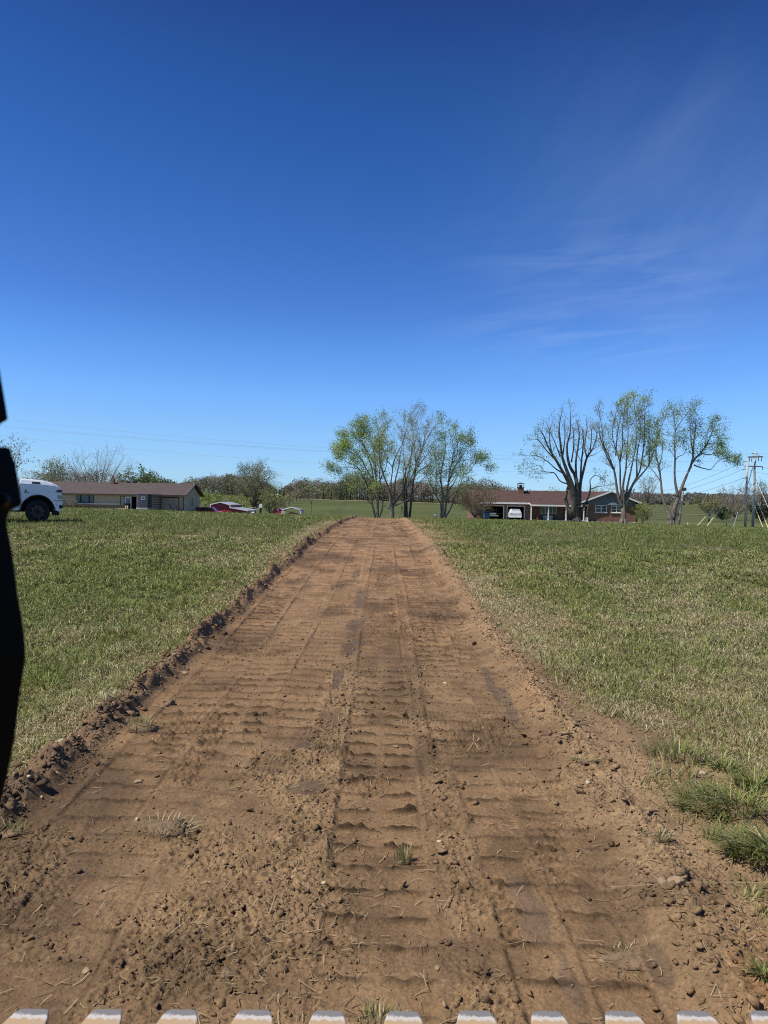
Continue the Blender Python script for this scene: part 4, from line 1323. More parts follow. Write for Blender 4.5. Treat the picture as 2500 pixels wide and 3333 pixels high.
YARD = 'heavily pruned maples in front of the brick house'
traced_tree(21, *Z4, 92, (985, 1250), [
    ([(985, 1245), (975, 1120), (950, 1000), (920, 900), (870, 800), (800, 680), (730, 560), (690, 460), (650, 400)], 0.62, 0.04, 0.25, 0.5),
    ([(960, 1180), (960, 960), (900, 780), (860, 660), (840, 520), (830, 380), (850, 260)], 0.45, 0.04, 0.15, 0.55),
    ([(985, 1080), (985, 860), (920, 720), (900, 560), (930, 420), (930, 220)], 0.42, 0.03, 0.15, 0.6),
    ([(1010, 1100), (1020, 900), (1050, 770), (1080, 660), (1130, 580), (1170, 460), (1150, 400)], 0.36, 0.05, 0.15, 0.55),
    ([(985, 860), (980, 700), (1000, 560), (1010, 450), (1000, 370)], 0.22, 0.07, 0.1),
    ([(1080, 660), (1060, 560), (1080, 400), (1075, 350)], 0.15, 0.06, 0.2),
    ([(920, 900), (840, 870), (790, 800), (740, 790), (690, 780), (660, 730), (590, 740), (510, 760)], 0.13, 0.025, 0.6),
    ([(870, 800), (800, 760), (720, 690), (620, 640), (500, 640)], 0.16, 0.025, 0.7),
    ([(800, 680), (720, 600), (640, 500), (560, 500)], 0.16, 0.025, 0.7),
    ([(1000, 1190), (1060, 1080), (1100, 1000), (1110, 920), (1110, 860), (1160, 820), (1240, 860)], 0.22, 0.03, 0.45, 0.7),
    ([(1108, 945), (1180, 920), (1280, 910)], 0.10, 0.025, 0.6),
    ([(950, 1200), (900, 1080), (890, 1000), (920, 900)], 0.30, 0.22, 0.0, 9),
    ([(1085, 650), (1150, 630), (1200, 600)], 0.08, 0.025, 0.2),
    ([(840, 650), (790, 520), (720, 360)], 0.13, 0.04, 0.4),
    ([(860, 660), (880, 500), (880, 360)], 0.13, 0.06, 0.1),
    ([(940, 700), (960, 560), (960, 400)], 0.13, 0.06, 0.1),
    ([(760, 600), (740, 480), (750, 400)], 0.11, 0.05, 0.1),
    ([(1020, 900), (1030, 700), (1050, 520), (1040, 420)], 0.2, 0.06, 0.1),
    ([(1110, 600), (1120, 480), (1120, 410)], 0.11, 0.06, 0.1),
], 'gnarled pruned maple with a thick rough trunk and few leaves before the porch', YARD, SPRING_D, 0.2, every=0.85, L=1.6, kids=3, bark='bark_dark', flare=0.55, depth=2.2)
traced_tree(22, *Z4, 90, (1408, 1258), [
    ([(1410, 1255), (1408, 1180), (1405, 1100), (1400, 1050), (1396, 1000)], 0.52, 0.22, 0.0, 9),
    ([(1398, 1110), (1360, 1000), (1335, 830), (1320, 760), (1290, 680), (1230, 540), (1215, 400), (1190, 240)], 0.30, 0.035, 0.2),
    ([(1400, 1090), (1380, 900), (1375, 700), (1330, 560), (1310, 420), (1350, 200)], 0.22, 0.03),
    ([(1418, 1090), (1405, 920), (1430, 760), (1440, 600), (1450, 420), (1440, 160)], 0.27, 0.03),
    ([(1425, 1090), (1440, 940), (1470, 800), (1510, 600), (1530, 400), (1500, 130)], 0.27, 0.03, 0.55),
    ([(1428, 1090), (1470, 950), (1520, 850), (1560, 760), (1590, 560), (1600, 400), (1600, 170)], 0.32, 0.03, 0.55),
    ([(1500, 890), (1580, 800), (1640, 720), (1680, 600), (1700, 480)], 0.18, 0.03, 0.9),
    ([(1320, 760), (1260, 650), (1200, 480), (1190, 420)], 0.16, 0.05, 0.15),
    ([(1375, 700), (1400, 560), (1400, 400), (1420, 200)], 0.15, 0.03),
    ([(1530, 840), (1530, 640), (1560, 450), (1570, 200)], 0.17, 0.03, 0.5),
    ([(1340, 640), (1350, 480), (1380, 300)], 0.13, 0.04, 0.25),
    ([(1640, 720), (1640, 560), (1640, 380)], 0.11, 0.04, 0.8),
], 'tall vase-shaped maple of many upright stems with a flared foot before the gable end', YARD, SPRING, 0.55, every=0.75, L=1.7, kids=4, up=0.16, flare=0.5, depth=2.4)
traced_tree(23, *Z5, 96, (615, 1525), [
    ([(615, 1525), (612, 1475), (602, 1440), (588, 1400), (575, 1370)], 0.60, 0.30, 0.0, 9),
    ([(600, 1460), (570, 1360), (530, 1250), (510, 1140), (500, 1030), (480, 880), (450, 760), (455, 600), (470, 430)], 0.36, 0.06, 0.7, 0.45),
    ([(500, 1050), (440, 960), (390, 910), (340, 880)], 0.10, 0.025, 0.6),
    ([(480, 880), (510, 780), (520, 660)], 0.12, 0.05, 0.6),
    ([(625, 1460), (650, 1340), (690, 1220), (740, 1080), (800, 940), (850, 830), (930, 740), (1000, 640), (1060, 500), (1090, 400)], 0.42, 0.03, 1.1, 0.55),
    ([(690, 1220), (660, 1080), (650, 960), (655, 800), (650, 650), (655, 490), (640, 300)], 0.30, 0.05, 0.8, 0.4),
    ([(820, 900), (850, 760), (830, 640), (825, 500), (830, 350)], 0.22, 0.04, 0.8),
    ([(850, 745), (860, 600), (880, 430)], 0.17, 0.09, 0.3),
    ([(860, 870), (920, 895), (1000, 915), (1045, 915), (1100, 850), (1180, 800), (1290, 840)], 0.13, 0.03, 1.7, 0.55),
    ([(930, 740), (1020, 760), (1120, 740), (1250, 790)], 0.12, 0.03, 1.8, 0.3),
    ([(650, 830), (690, 780), (760, 740), (780, 600)], 0.11, 0.03, 0.8),
    ([(1000, 640), (1060, 640), (1130, 650)], 0.09, 0.03, 1.6, 0.2),
    ([(655, 500), (720, 400), (800, 300), (860, 250)], 0.10, 0.025, 0.9),
    ([(455, 600), (520, 420), (600, 280)], 0.10, 0.025, 0.6),
    ([(1040, 560), (1100, 540), (1120, 560)], 0.07, 0.025, 1.5, 0.1),
], 'forked maple with two leaning bare trunks and leafy boughs reaching right towards the poles', YARD, SPRING_D, 1.25, every=0.7, L=1.5, kids=4, flare=0.5, depth=2.0)


def generic_tree(name, seed, px, d, h, w, label, style='round', cols=SPRING_D, leafy=0.8, group=None, bark='bark', fork=0.25, n=9, r=0.16, lvl=3, kids=3, leaf_size=0.16, cat='tree', dz=0.0, jit=0.25):
    """Broadleaf tree or shrub of height h and crown width w grown from a fork; styles differ in how limbs spread."""
    t = Tree(seed)
    R = t.r
    b = on_ground(px, d, dz-0.05)
    fz = h*fork
    if fork > 0.06:
        t.line([np.array([0, 0, 0]), np.array([R.gauss(0, .05), 0, fz*0.5]), np.array([R.gauss(0, .08), 0, fz])], [r*1.25, r, r*0.9])
    for i in range(n):
        a = 2*math.pi*(i+R.uniform(-.3, .3))/n*2.4
        q = ((i+0.5)/n)**0.6
        ang = {'round': 0.15+1.05*q, 'vase': 0.1+0.62*q, 'spread': 0.2+1.15*q, 'shrub': 0.15+1.0*q, 'egg': 0.5, 'upright': 0.05+0.4*q}[style]
        ht = (h-fz)*math.cos(ang*0.75)*R.uniform(0.80, 0.98)
        rd = w/2*min(1, math.sin(min(ang, 1.5))*1.25)*R.uniform(0.75, 0.98)
        if style == 'egg':
            ht = (h-fz)*(1-0.66*q**2.2)*R.uniform(0.88, 1.0); rd = w/2*q**0.75*R.uniform(0.8, 1.0)
        f0 = fz*R.uniform(0.75, 1.0)
        c, s = math.cos(a), math.sin(a)
        pts = [(0, 0, f0)] + [(c*rd*(k**(1.25 if style in ('vase', 'upright', 'egg') else 0.9)), s*rd*(k**(1.25 if style in ('vase', 'upright', 'egg') else 0.9)), f0+ht*(k**0.9)) for k in (0.3, 0.62, 0.85)]
        t.limb(pts, r*0.6, r*0.14, lvl=lvl-1, every=h*0.075, L=h*0.24, start=0.15, leafy=leafy, up=0.07, spread=0.8, kids=kids, rmin=max(0.006, d*0.00007))
    return t.build(name, b, label, cat=cat, group=group, bark=bark, leaf_cols=cols, leaf_size=leaf_size, thick=max(0.03, r*0.22), leaf_jit=jit)


BROWN = ((0.19, 0.16, 0.11), (0.30, 0.26, 0.16))
OLIVE = ((0.15, 0.17, 0.055), (0.30, 0.32, 0.11))
YGREEN = ((0.15, 0.19, 0.04), (0.31, 0.35, 0.09))
DGREEN = ((0.055, 0.095, 0.028), (0.15, 0.21, 0.06))
# left of the track
generic_tree('ash_tree', 31, 312, 150, 16.5, 17.5, 'wide fan-shaped bare tree without a leaf behind the tan house', 'spread', None, 0, fork=0.10, n=24, r=0.24, kids=4)
generic_tree('pear_tree', 32, 175, 145, 11.5, 8.0, 'pale blossoming tree behind the truck bonnet', 'vase', ((0.20, 0.23, 0.11), (0.34, 0.36, 0.22)), 1.6, n=14)
generic_tree('shade_tree', 33, 4, 118, 14.0, 9, 'leafy grey-green tree rising behind the black cab pillar', 'round', ((0.10, 0.13, 0.05), (0.22, 0.25, 0.12)), 1.2, n=10)
generic_tree('scrub_tree', 34, 92, 150, 9.5, 9, 'thin half-bare scrub behind the truck windscreen', 'vase', OLIVE, 0.25, n=9)
generic_tree('scrub_tree', 35, 232, 152, 10, 9, 'thin half-bare scrub right of the blossoming tree', 'vase', OLIVE, 0.12, n=9)
for i, (px, d, h, w, lb) in enumerate([(440, 170, 13.0, 8.5, 'tallest of three leafy dark green trees over the tan roof'), (475, 172, 12.0, 8.0, 'middle of three leafy dark green trees over the tan roof'),
                                       (515, 168, 11.2, 10.5, 'broad dark green tree, rightmost of three over the tan roof')]):
    generic_tree('shade_tree', 36+i, px, d, h, w, lb, 'round', DGREEN, 2.2, group='leafy trees behind the tan house', n=10, leaf_size=0.24)
generic_tree('shade_tree', 40, 588, 200, 8.0, 7.5, 'olive green rounded tree above the gable of the tan house', 'round', OLIVE, 1.0, n=9, leaf_size=0.22)
generic_tree('shade_tree', 41, 622, 210, 8.6, 6.0, 'brown round-topped bare tree above the gable peak', 'round', BROWN, 0.5, n=10, leaf_size=0.14)
generic_tree('shade_tree', 42, 682, 165, 7.6, 7.4, 'rounded yellow-green tree behind the red barn roof', 'round', YGREEN, 1.5, n=11, leaf_size=0.22)
generic_tree('shade_tree', 43, 692, 260, 12.0, 7.5, 'pale bare tree rising behind the yellow-green tree', 'vase', BROWN, 0.15, n=11, fork=0.45)
generic_tree('pear_tree', 44, 828, 185, 15.6, 16.0, 'big egg-shaped tree with fine bare top and green skirt behind the red barn', 'egg', ((0.16, 0.18, 0.065), (0.30, 0.33, 0.14)), 1.5, n=60, r=0.26, fork=0.10, kids=4, leaf_size=0.14, jit=0.3)
generic_tree('shrub', 45, 778, 172, 6.6, 7.0, 'yellow-green bush below the big egg-shaped tree, behind the barn roof', 'shrub', YGREEN, 1.5, cat='shrub', n=12, fork=0.05, leaf_size=0.2)
generic_tree('shrub', 46, 880, 178, 8.0, 7.5, 'darker green bush at the right skirt of the big egg-shaped tree', 'shrub', OLIVE, 1.4, cat='shrub', n=12, fork=0.05, leaf_size=0.2)
generic_tree('young_tree', 47, 1012, 132, 7.0, 3.4, 'small young tree with thin trunk alone in the pasture right of the carport', 'upright', OLIVE, 0.45, n=8, r=0.09, fork=0.3)
for i, (px, d, h) in enumerate([(912, 205, 5.2), (927, 225, 5.0), (941, 248, 5.5), (953, 268, 5.6), (964, 286, 5.4), (975, 302, 5.8)]):
    lb = ['nearest', 'second nearest', 'third nearest', 'fourth nearest', 'fifth nearest', 'farthest'][i]+' small brown tree of the orchard row running back to the woods'
    generic_tree('orchard_tree', 50+i, px, d, h, h*0.95, lb, 'round', BROWN if i % 2 else OLIVE, 0.9, group='row of orchard trees at the pasture edge', n=8, r=0.12, fork=0.28, lvl=2, leaf_size=0.3)
# right of the track
generic_tree('crab_apple_tree', 60, 1545, 104, 5.6, 7.0, 'dense reddish brown crab apple with low crossing stems before the garage', 'spread', ((0.10, 0.075, 0.045), (0.19, 0.155, 0.075)), 2.2, n=24, r=0.10, fork=0.05, kids=4, leaf_size=0.075, jit=0.22)
generic_tree('shade_tree', 61, 1768, 190, 7.6, 7.5, 'grey bare tree behind the ridge right of the brick chimney', 'round', BROWN, 0.35, n=12, fork=0.35)
generic_tree('shade_tree', 62, 1812, 200, 8.2, 6.0, 'olive tinted tree behind the ridge left of the gnarled maple', 'round', OLIVE, 0.5, n=10, fork=0.35)
generic_tree('shade_tree', 63, 1735, 195, 6.8, 4.5, 'pale thin tree just right of the brick chimney', 'vase', OLIVE, 0.25, n=8, fork=0.35)
generic_tree('shade_tree', 69, 1945, 185, 9.6, 9.0, 'pale leafy tree top behind the ridge between the two front maples', 'round', SPRING, 0.45, n=10, fork=0.4)
generic_tree('shrub', 64, 2092, 108, 3.7, 3.6, 'mid green rounded bush at the right corner of the brick house', 'shrub', YGREEN, 1.3, cat='shrub', n=13, r=0.07, fork=0.05, leaf_size=0.09, jit=0.12)
generic_tree('shrub', 65, 2072, 112, 4.6, 2.6, 'taller dark olive bush touching the brick corner', 'shrub', OLIVE, 1.1, cat='shrub', n=10, r=0.07, fork=0.05, leaf_size=0.09, jit=0.12)
generic_tree('shade_tree', 66, 2106, 160, 11.0, 7.6, 'grey bare tree behind the bushes at the right house corner', 'vase', BROWN, 0.12, n=13, r=0.2, fork=0.3)
generic_tree('sapling', 67, 2130, 104, 2.9, 1.6, 'tiny leafless sapling standing right of the corner bushes', 'vase', None, 0, n=5, r=0.05, fork=0.3, lvl=2)
generic_tree('shrub', 68, 2198, 110, 3.9, 1.7, 'dark bare shrub at the foot of the forked maple beside the leaning pole', 'upright', BROWN, 0.6, cat='shrub', n=12, r=0.05, fork=0.05, leaf_size=0.09)
generic_tree('willow_tree', 70, 2308, 150, 6.6, 6.8, 'round yellow-green tree on the lawn between forked maple and poles', 'round', ((0.14, 0.15, 0.045), (0.27, 0.27, 0.10)), 1.4, n=14, r=0.16, fork=0.2, leaf_size=0.16)
generic_tree('shrub', 71, 2350, 158, 3.4, 3.8, 'low dark evergreen bush right of the yellow-green tree', 'shrub', ((0.02, 0.04, 0.015), (0.05, 0.075, 0.03)), 1.8, cat='shrub', n=13, r=0.06, fork=0.05, leaf_size=0.16)
generic_tree('shade_tree', 72, 2392, 165, 9.2, 11.0, 'large grey bare tree behind the two utility poles', 'spread', BROWN, 0.35, n=18, r=0.2, fork=0.12, kids=4)
generic_tree('shade_tree', 75, 2430, 172, 9.8, 6.0, 'bare leaning tree with thin twigs directly behind the tall poles', 'vase', BROWN, 0.2, n=10, r=0.16, fork=0.2)
generic_tree('cedar_tree', 73, 2480, 150, 4.6, 5.6, 'dark evergreen cedar at the right edge behind the guy wires', 'shrub', ((0.015, 0.032, 0.014), (0.04, 0.06, 0.028)), 2.0, n=16, r=0.10, fork=0.05, leaf_size=0.17)
generic_tree('pear_tree', 74, 2478, 210, 11.5, 5.8, 'pale grey-green blossoming tree rising above the dark cedar', 'vase', ((0.20, 0.23, 0.13), (0.33, 0.36, 0.24)), 1.2, n=11, r=0.18)
generic_tree('vine_stump', 76, 2366, 118, 2.6, 1.1, 'dark ivy-wrapped trunk left of the slanting wire in the lower lawn', 'upright', DGREEN, 1.3, n=7, r=0.10, fork=0.3, leaf_size=0.09, lvl=2)


# ------------------------------------------------------------------ far woods (stuff): hundreds of bare and budding trees that read as one mass
def woods(spec, seed):
    R = np.random.default_rng(seed)
    V, F, C, nV = [], [], [], 0
    for (px0, px1, d0, d1, n, h0, h1, tri, size, palette, dark) in spec:
        for _ in range(n):
            px, d = R.uniform(px0, px1), R.uniform(d0, d1)
            p = P(px, 1640, d); gx = p.x; gz = g(gx, d)
            h = R.uniform(h0, h1)*(0.95+0.75*float(fbm(np.array([px*0.012]), np.array([d*0.01]), 3, 5)[0])); w = h*R.uniform(0.30, 0.52)
            pal = palette[R.integers(0, len(palette))]*R.uniform(0.75, 1.25)
            m = tri
            # crown points in an egg, denser outside; long thin upright triangles read as twigs
            th, u = R.uniform(0, 2*math.pi, m), R.uniform(-0.75, 1, m)
            rr = np.cbrt(R.uniform(0.15, 1, m))
            cx = np.sqrt(1-np.minimum(u*u, 1))*np.cos(th)*rr*w
            cy = np.sqrt(1-np.minimum(u*u, 1))*np.sin(th)*rr*w
            cz = h*0.60+u*rr*h*0.42
            lowm = R.random(m) < dark
            cz = np.where(lowm, R.uniform(0, 0.35, m)*h, cz)
            c0 = np.stack([gx+cx, d+cy, gz+cz], -1)
            out = np.stack([cx, cy, np.full(m, h*0.35)], -1); out /= np.linalg.norm(out, axis=1)[:, None]
            out = out+R.normal(0, 0.9, (m, 3)); out /= np.linalg.norm(out, axis=1)[:, None]
            sd = R.normal(size=(m, 3)); sd -= out*(sd*out).sum(1)[:, None]; sd /= np.linalg.norm(sd, axis=1)[:, None]+1e-9
            s = size*R.uniform(0.5, 1.5, (m, 1))
            tv = np.stack([c0-sd*s*0.5, c0+sd*s*0.5, c0+out*s*0.95], 1)
            V.append(tv.reshape(-1, 3)); F.append(np.arange(3*m).reshape(-1, 3)+nV); nV += 3*m
            C.append(np.repeat(pal*R.uniform(0.85, 1.15, (m, 1)), 3, 0))
            # trunk
            tw = 0.12+0.01*h
            V.append(np.array([[gx-tw, d, gz-0.3], [gx+tw, d, gz-0.3], [gx+tw*0.3, d, gz+h*0.8], [gx, d-tw, gz-0.3], [gx, d+tw, gz-0.3], [gx, d, gz+h*0.8]]))
            F.append(np.array([[0, 1, 2], [3, 4, 5]])+nV); nV += 6
            C.append(np.tile(np.array([0.07, 0.06, 0.048]), (6, 1)))
    return np.concatenate(V), np.concatenate(F), np.concatenate(C)


PB = [np.array(c) for c in ((0.20, 0.17, 0.135), (0.225, 0.19, 0.15), (0.185, 0.165, 0.12), (0.235, 0.22, 0.13), (0.20, 0.215, 0.105), (0.17, 0.195, 0.09), (0.24, 0.205, 0.165))]
PG = [np.array(c) for c in ((0.185, 0.165, 0.145), (0.21, 0.185, 0.165), (0.165, 0.155, 0.135), (0.19, 0.19, 0.13))]
wv, wf, wc = woods([
    (-150, 420, 330, 400, 70, 8, 11, 420, 0.42, PB, 0.2), (380, 760, 330, 400, 110, 6.5, 9.0, 420, 0.42, PB, 0.2), (740, 1060, 325, 395, 110, 6.5, 9.0, 420, 0.42, PB, 0.2),
    (1040, 1330, 322, 390, 130, 7.5, 11.0, 420, 0.42, PB, 0.2), (1300, 1720, 325, 400, 150, 8, 11.0, 420, 0.42, PB, 0.2), (1700, 2080, 380, 460, 70, 6, 9, 220, 0.7, PG, 0.2)], 5)
tag(np_mesh('woods', wv, [wf], M['wood_far'], col=wc), 'long belt of brown and budding woods along the far side of the pasture', 'woods', kind='stuff')
wv, wf, wc = woods([(1990, 2800, 560, 640, 110, 3, 6, 90, 1.1, PG, 0.2), (2000, 2850, 640, 1000, 380, 4, 7, 80, 1.4, PG, 0.2), (2000, 2900, 1000, 1500, 420, 5, 8, 70, 2.0, PG, 0.2)], 6)
tag(np_mesh('woods', wv, [wf], M['wood_far'], col=wc), 'dark wooded ridge on the skyline at the right', 'woods', kind='stuff')

# ------------------------------------------------------------------ more materials
M['brick'] = brick_mat('dark_red_brick', (0.19, 0.068, 0.042), (0.115, 0.045, 0.032), (0.34, 0.23, 0.17))
M['brick_orange'] = brick_mat('orange_brick', (0.30, 0.13, 0.07), (0.22, 0.09, 0.05), (0.40, 0.30, 0.22))
M['roof_red'] = shingle_mat('red_brown_shingles', (0.088, 0.046, 0.035), (0.066, 0.036, 0.029))
M['roof_grey'] = shingle_mat('grey_brown_shingles', (0.085, 0.062, 0.054), (0.068, 0.050, 0.044))
M['siding_tan'] = board_mat('tan_lap_siding', (0.56, 0.395, 0.25), 0.20, depth=0.03)
M['siding_tan_flat'] = board_mat('tan_panel_siding', (0.46, 0.34, 0.23), 0.60, vertical=True, depth=0.2)
M['garage_tan'] = board_mat('tan_garage_door', (0.47, 0.34, 0.24), 0.53, depth=0.25)
M['siding_grey'] = board_mat('grey_gable_siding', (0.135, 0.145, 0.145), 0.22, depth=0.3)
M['red_metal'] = board_mat('red_ribbed_metal', (0.33, 0.024, 0.024), 0.23, rough=0.45, depth=0.7)
M['roof_metal'] = board_mat('pale_metal_roof', (0.52, 0.54, 0.57), 0.25, vertical=True, rough=0.35, depth=0.4, metal=0.3)
M['trailer'] = mat('charcoal_metal', (0.055, 0.06, 0.072), 0.35, 0.15, 2, spec=0.5)
M['trailer_white'] = mat('dusty_white_panel', (0.42, 0.41, 0.39), 0.5, 0.15, 3)
M['gravel'] = mat('pale_gravel', (0.46, 0.40, 0.30), 0.95, 0.25, 3.0, bump=0.4)
M['lane'] = mat('dry_lane', (0.24, 0.20, 0.12), 0.95, 0.3, 0.6, bump=0.3)
M['badge'] = mat('dark_badge', (0.02, 0.022, 0.03), 0.35, 0.1, 9)
M['steel_dark'] = mat('cab_steel', (0.003, 0.003, 0.0032), 0.6, 0.3, 14, spec=0.02)


def ribbon(name, d0, d1, px0, px1, m, label, cat, n=60, dz=0.03, rows=4):
    """A strip of road or paving lying on the terrain."""
    V = []
    for j in range(rows):
        d = d0+(d1-d0)*j/(rows-1)
        for i in range(n):
            p = P(px0+(px1-px0)*i/(n-1), 1660, d)
            V.append((p.x, d+0.35*math.sin(i*0.9)*(j in (0, rows-1))*(d1-d0)*0.1, g(p.x, d)+dz))
    o = np_mesh(name, np.array(V), [grid_faces(rows, n)], m, smooth=True)
    return tag(o, label, cat, kind='structure')


ribbon('gravel_road', 316, 320, 980, 1560, M['gravel'], 'pale gravel road along the foot of the far woods', 'road', dz=0.12)
ribbon('gravel_road', 238, 244, 2090, 2800, M['lane'], 'dry earth lane crossing the far green field at the right', 'lane', dz=0.10)
ribbon('gravel_lane', 80.5, 83.5, 1150, 1265, M['gravel'], 'pale gravel strip crossing the far end of the dirt track', 'lane', n=24, dz=0.05)

# ------------------------------------------------------------------ brick ranch house at the right
HX = lambda px, d=110.0: (px-1250)/F*d
ox, oy = 27.0, 110.0
oz = g(ox, oy)
house = empty('brick_house', (ox, oy, oz), 'long brick ranch house with brown shingle roof, open double garage, grey gabled wing', 'house')
w = MB()
for x0, x1 in ((14.0, 15.4), (18.6, 19.0), (21.8, 22.6)):
    w.box(x0-ox, x1-ox, 0, 0.2, -0.6, 2.25)
w.box(14.0-ox, 22.6-ox, 0, 0.2, 2.252, 3.0)
w.box(14.0-ox, 14.2-ox, 0.202, 9.0, -0.6, 2.95)
w.box(14.0-ox, 38.7-ox, 9.002, 9.2, -0.6, 2.95)
w.box(22.4-ox, 22.6-ox, 0.202, 1.4, -0.6, 2.9)
w.box(22.602-ox, 31.4-ox, 1.3, 1.5, -0.6, 2.9)
w.box(31.402-ox, 38.7-ox, -0.4, -0.2, -0.6, 2.58)
w.box(31.402-ox, 31.6-ox, -0.198, 1.298, -0.6, 2.9)
w.box(38.5-ox, 38.7-ox, -0.198, 9.0, -0.6, 2.9)
wall = w.build('wall', M['brick'], house)
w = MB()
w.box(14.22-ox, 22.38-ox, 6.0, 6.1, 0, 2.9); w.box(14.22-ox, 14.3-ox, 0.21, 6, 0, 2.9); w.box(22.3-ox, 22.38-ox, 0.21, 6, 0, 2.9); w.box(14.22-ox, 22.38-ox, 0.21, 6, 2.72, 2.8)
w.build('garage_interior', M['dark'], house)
MB().box(14.2-ox, 22.4-ox, -0.4, 6.0, -0.4, 0.04).build('garage_floor', M['concrete'], house)
MB().box(22.45-ox, 31.38-ox, -1.35, 1.3, -0.5, 0.10).build('porch_slab', M['concrete'], house)
# siding of the gable
ax, eL, eR, za, ze = 34.9-ox, 30.35-ox, 39.45-ox, 4.72, 3.00
sl = (za-ze)/(eR-ax)
w = MB().prism([(31.40-ox, 2.56), (38.72-ox, 2.56), (38.72-ox, za-sl*(38.72-34.9)-0.12), (ax, za-0.12), (31.40-ox, za-sl*(34.9-31.40)-0.12)], -0.46, -0.401)
w.build('gable_siding', M['siding_grey'], house)
# roof: garage part, porch part, gable wing
rs = (4.75-2.72)/5.7


def main_profile(ye):
    ze_ = 4.75-rs*(5.0-ye)
    return [(ye, ze_-0.16), (ye, ze_), (5.0, 4.75), (10.6, 4.75-rs*5.6), (10.6, 4.59-rs*5.6), (5.0, 4.59)]


w = MB()
w.prism(main_profile(-0.7), 13.5-ox, 22.38-ox, 'x')
w.prism(main_profile(-1.5), 22.40-ox, 31.35-ox, 'x')
w.prism(main_profile(1.2), 31.37-ox, 34.6-ox, 'x')
w.prism([(eL, ze-0.16), (eL, ze), (ax, za+0.04), (eR, ze), (eR, ze-0.16), (ax, za-0.12)], -1.05, 10.7)
roof = w.build('roof', M['roof_red'], house)
ch = MB().box(21.35-ox, 22.25-ox, 3.35, 4.15, 3.6, 5.12)
ch.build('chimney', M['brick'], roof)
cp = MB().box(21.28-ox, 22.32-ox, 3.28, 4.22, 5.122, 5.22)
for sx in (21.32, 22.22):
    for sy in (3.32, 4.10):
        cp.box(sx-ox, sx+0.06-ox, sy, sy+0.06, 5.222, 5.75)
cp.box(21.6-ox, 22.0-ox, 3.6, 3.9, 5.222, 5.6)
cp.add([(21.15-ox, 3.1, 5.752), (22.45-ox, 3.1, 5.752), (22.45-ox, 4.4, 5.752), (21.15-ox, 4.4, 5.752), (21.8-ox, 3.75, 5.98)], [(0, 1, 4), (1, 2, 4), (2, 3, 4), (3, 0, 4), (3, 2, 1, 0)])
cp.build('chimney_cap', M['brown_trim'], roof)
f = MB()
f.box(13.48-ox, 22.36-ox, -0.80, -0.702, 2.50, 2.75)
f.box(22.42-ox, 30.3-ox, -1.60, -1.502, 2.24, 2.47)
f.poly([(22.36-ox, -0.82, 2.80), (22.36-ox, -1.62, 2.50), (22.36-ox, -1.62, 2.24), (22.36-ox, -0.82, 2.50)])
f.build('gutter', M['white'], house)
f = MB()
for sgn, e in ((-1, eL-0.05), (1, eR+0.05)):
    zt = ze-0.02
    f.prism([(e, zt-0.16), (e, zt+0.06), (ax, za+0.10), (ax, za-0.12)] if sgn < 0 else [(ax, za-0.12), (ax, za+0.10), (e, zt+0.06), (e, zt-0.16)], -1.12, -1.052)
f.build('rake_board', M['white'], house)
for px in (1728.6, 1784.5, 1842.0, 1899.6):
    p = MB().box(-0.075, 0.075, -0.075, 0.075, 0.10, 2.24); p.box(-0.13, 0.13, -0.13, 0.13, 0.10, 0.24)
    p.build('porch_post', M['white'], house, loc=(HX(px, 108.7)-ox, -1.38, 0))
for x0, x1 in ((15.4, 18.6), (19.0, 21.8)):
    f = MB()
    f.box(x0-ox, x0+0.12-ox, -0.03, 0.21, 0, 2.25); f.box(x1-0.12-ox, x1-ox, -0.03, 0.21, 0, 2.25); f.box(x0-ox, x1-ox, -0.032, 0.208, 2.13, 2.26)
    f.build('garage_door_frame', M['white'], house)


def window(parent, x0, x1, y, z0, z1, cols, rows, sill=True, fm='white', pane='glass', fw=0.09, dep=0.06):
    """A window standing proud of a wall that faces -y."""
    f = MB()
    f.box(x0, x0+fw, y-dep, y, z0, z1); f.box(x1-fw, x1, y-dep, y, z0, z1)
    f.box(x0+fw, x1-fw, y-dep, y, z1-fw, z1); f.box(x0+fw, x1-fw, y-dep, y, z0, z0+fw)
    ww = (x1-x0-2*fw)
    for c in range(1, cols):
        xc = x0+fw+ww*c/cols
        f.box(xc-0.06, xc+0.06, y-dep+0.004, y, z0+fw, z1-fw)
    for r in range(1, rows):
        zc = z0+fw+(z1-z0-2*fw)*r/rows
        for c in range(cols):
            a, b_ = x0+fw+ww*c/cols+(0.06 if c else 0), x0+fw+ww*(c+1)/cols-(0.06 if c < cols-1 else 0)
            f.box(a, b_, y-dep+0.008, y, zc-0.03, zc+0.03)
    o = f.build('window', M[fm], parent)
    MB().box(x0+0.02, x1-0.02, y-0.025, y-0.003, z0+0.02, z1-0.02).build('pane', M[pane], o)
    if sill:
        MB().box(x0-0.08, x1+0.08, y-0.14, y+0.002, z0-0.10, z0-0.002).build('sill', M['white'], o)
    return o


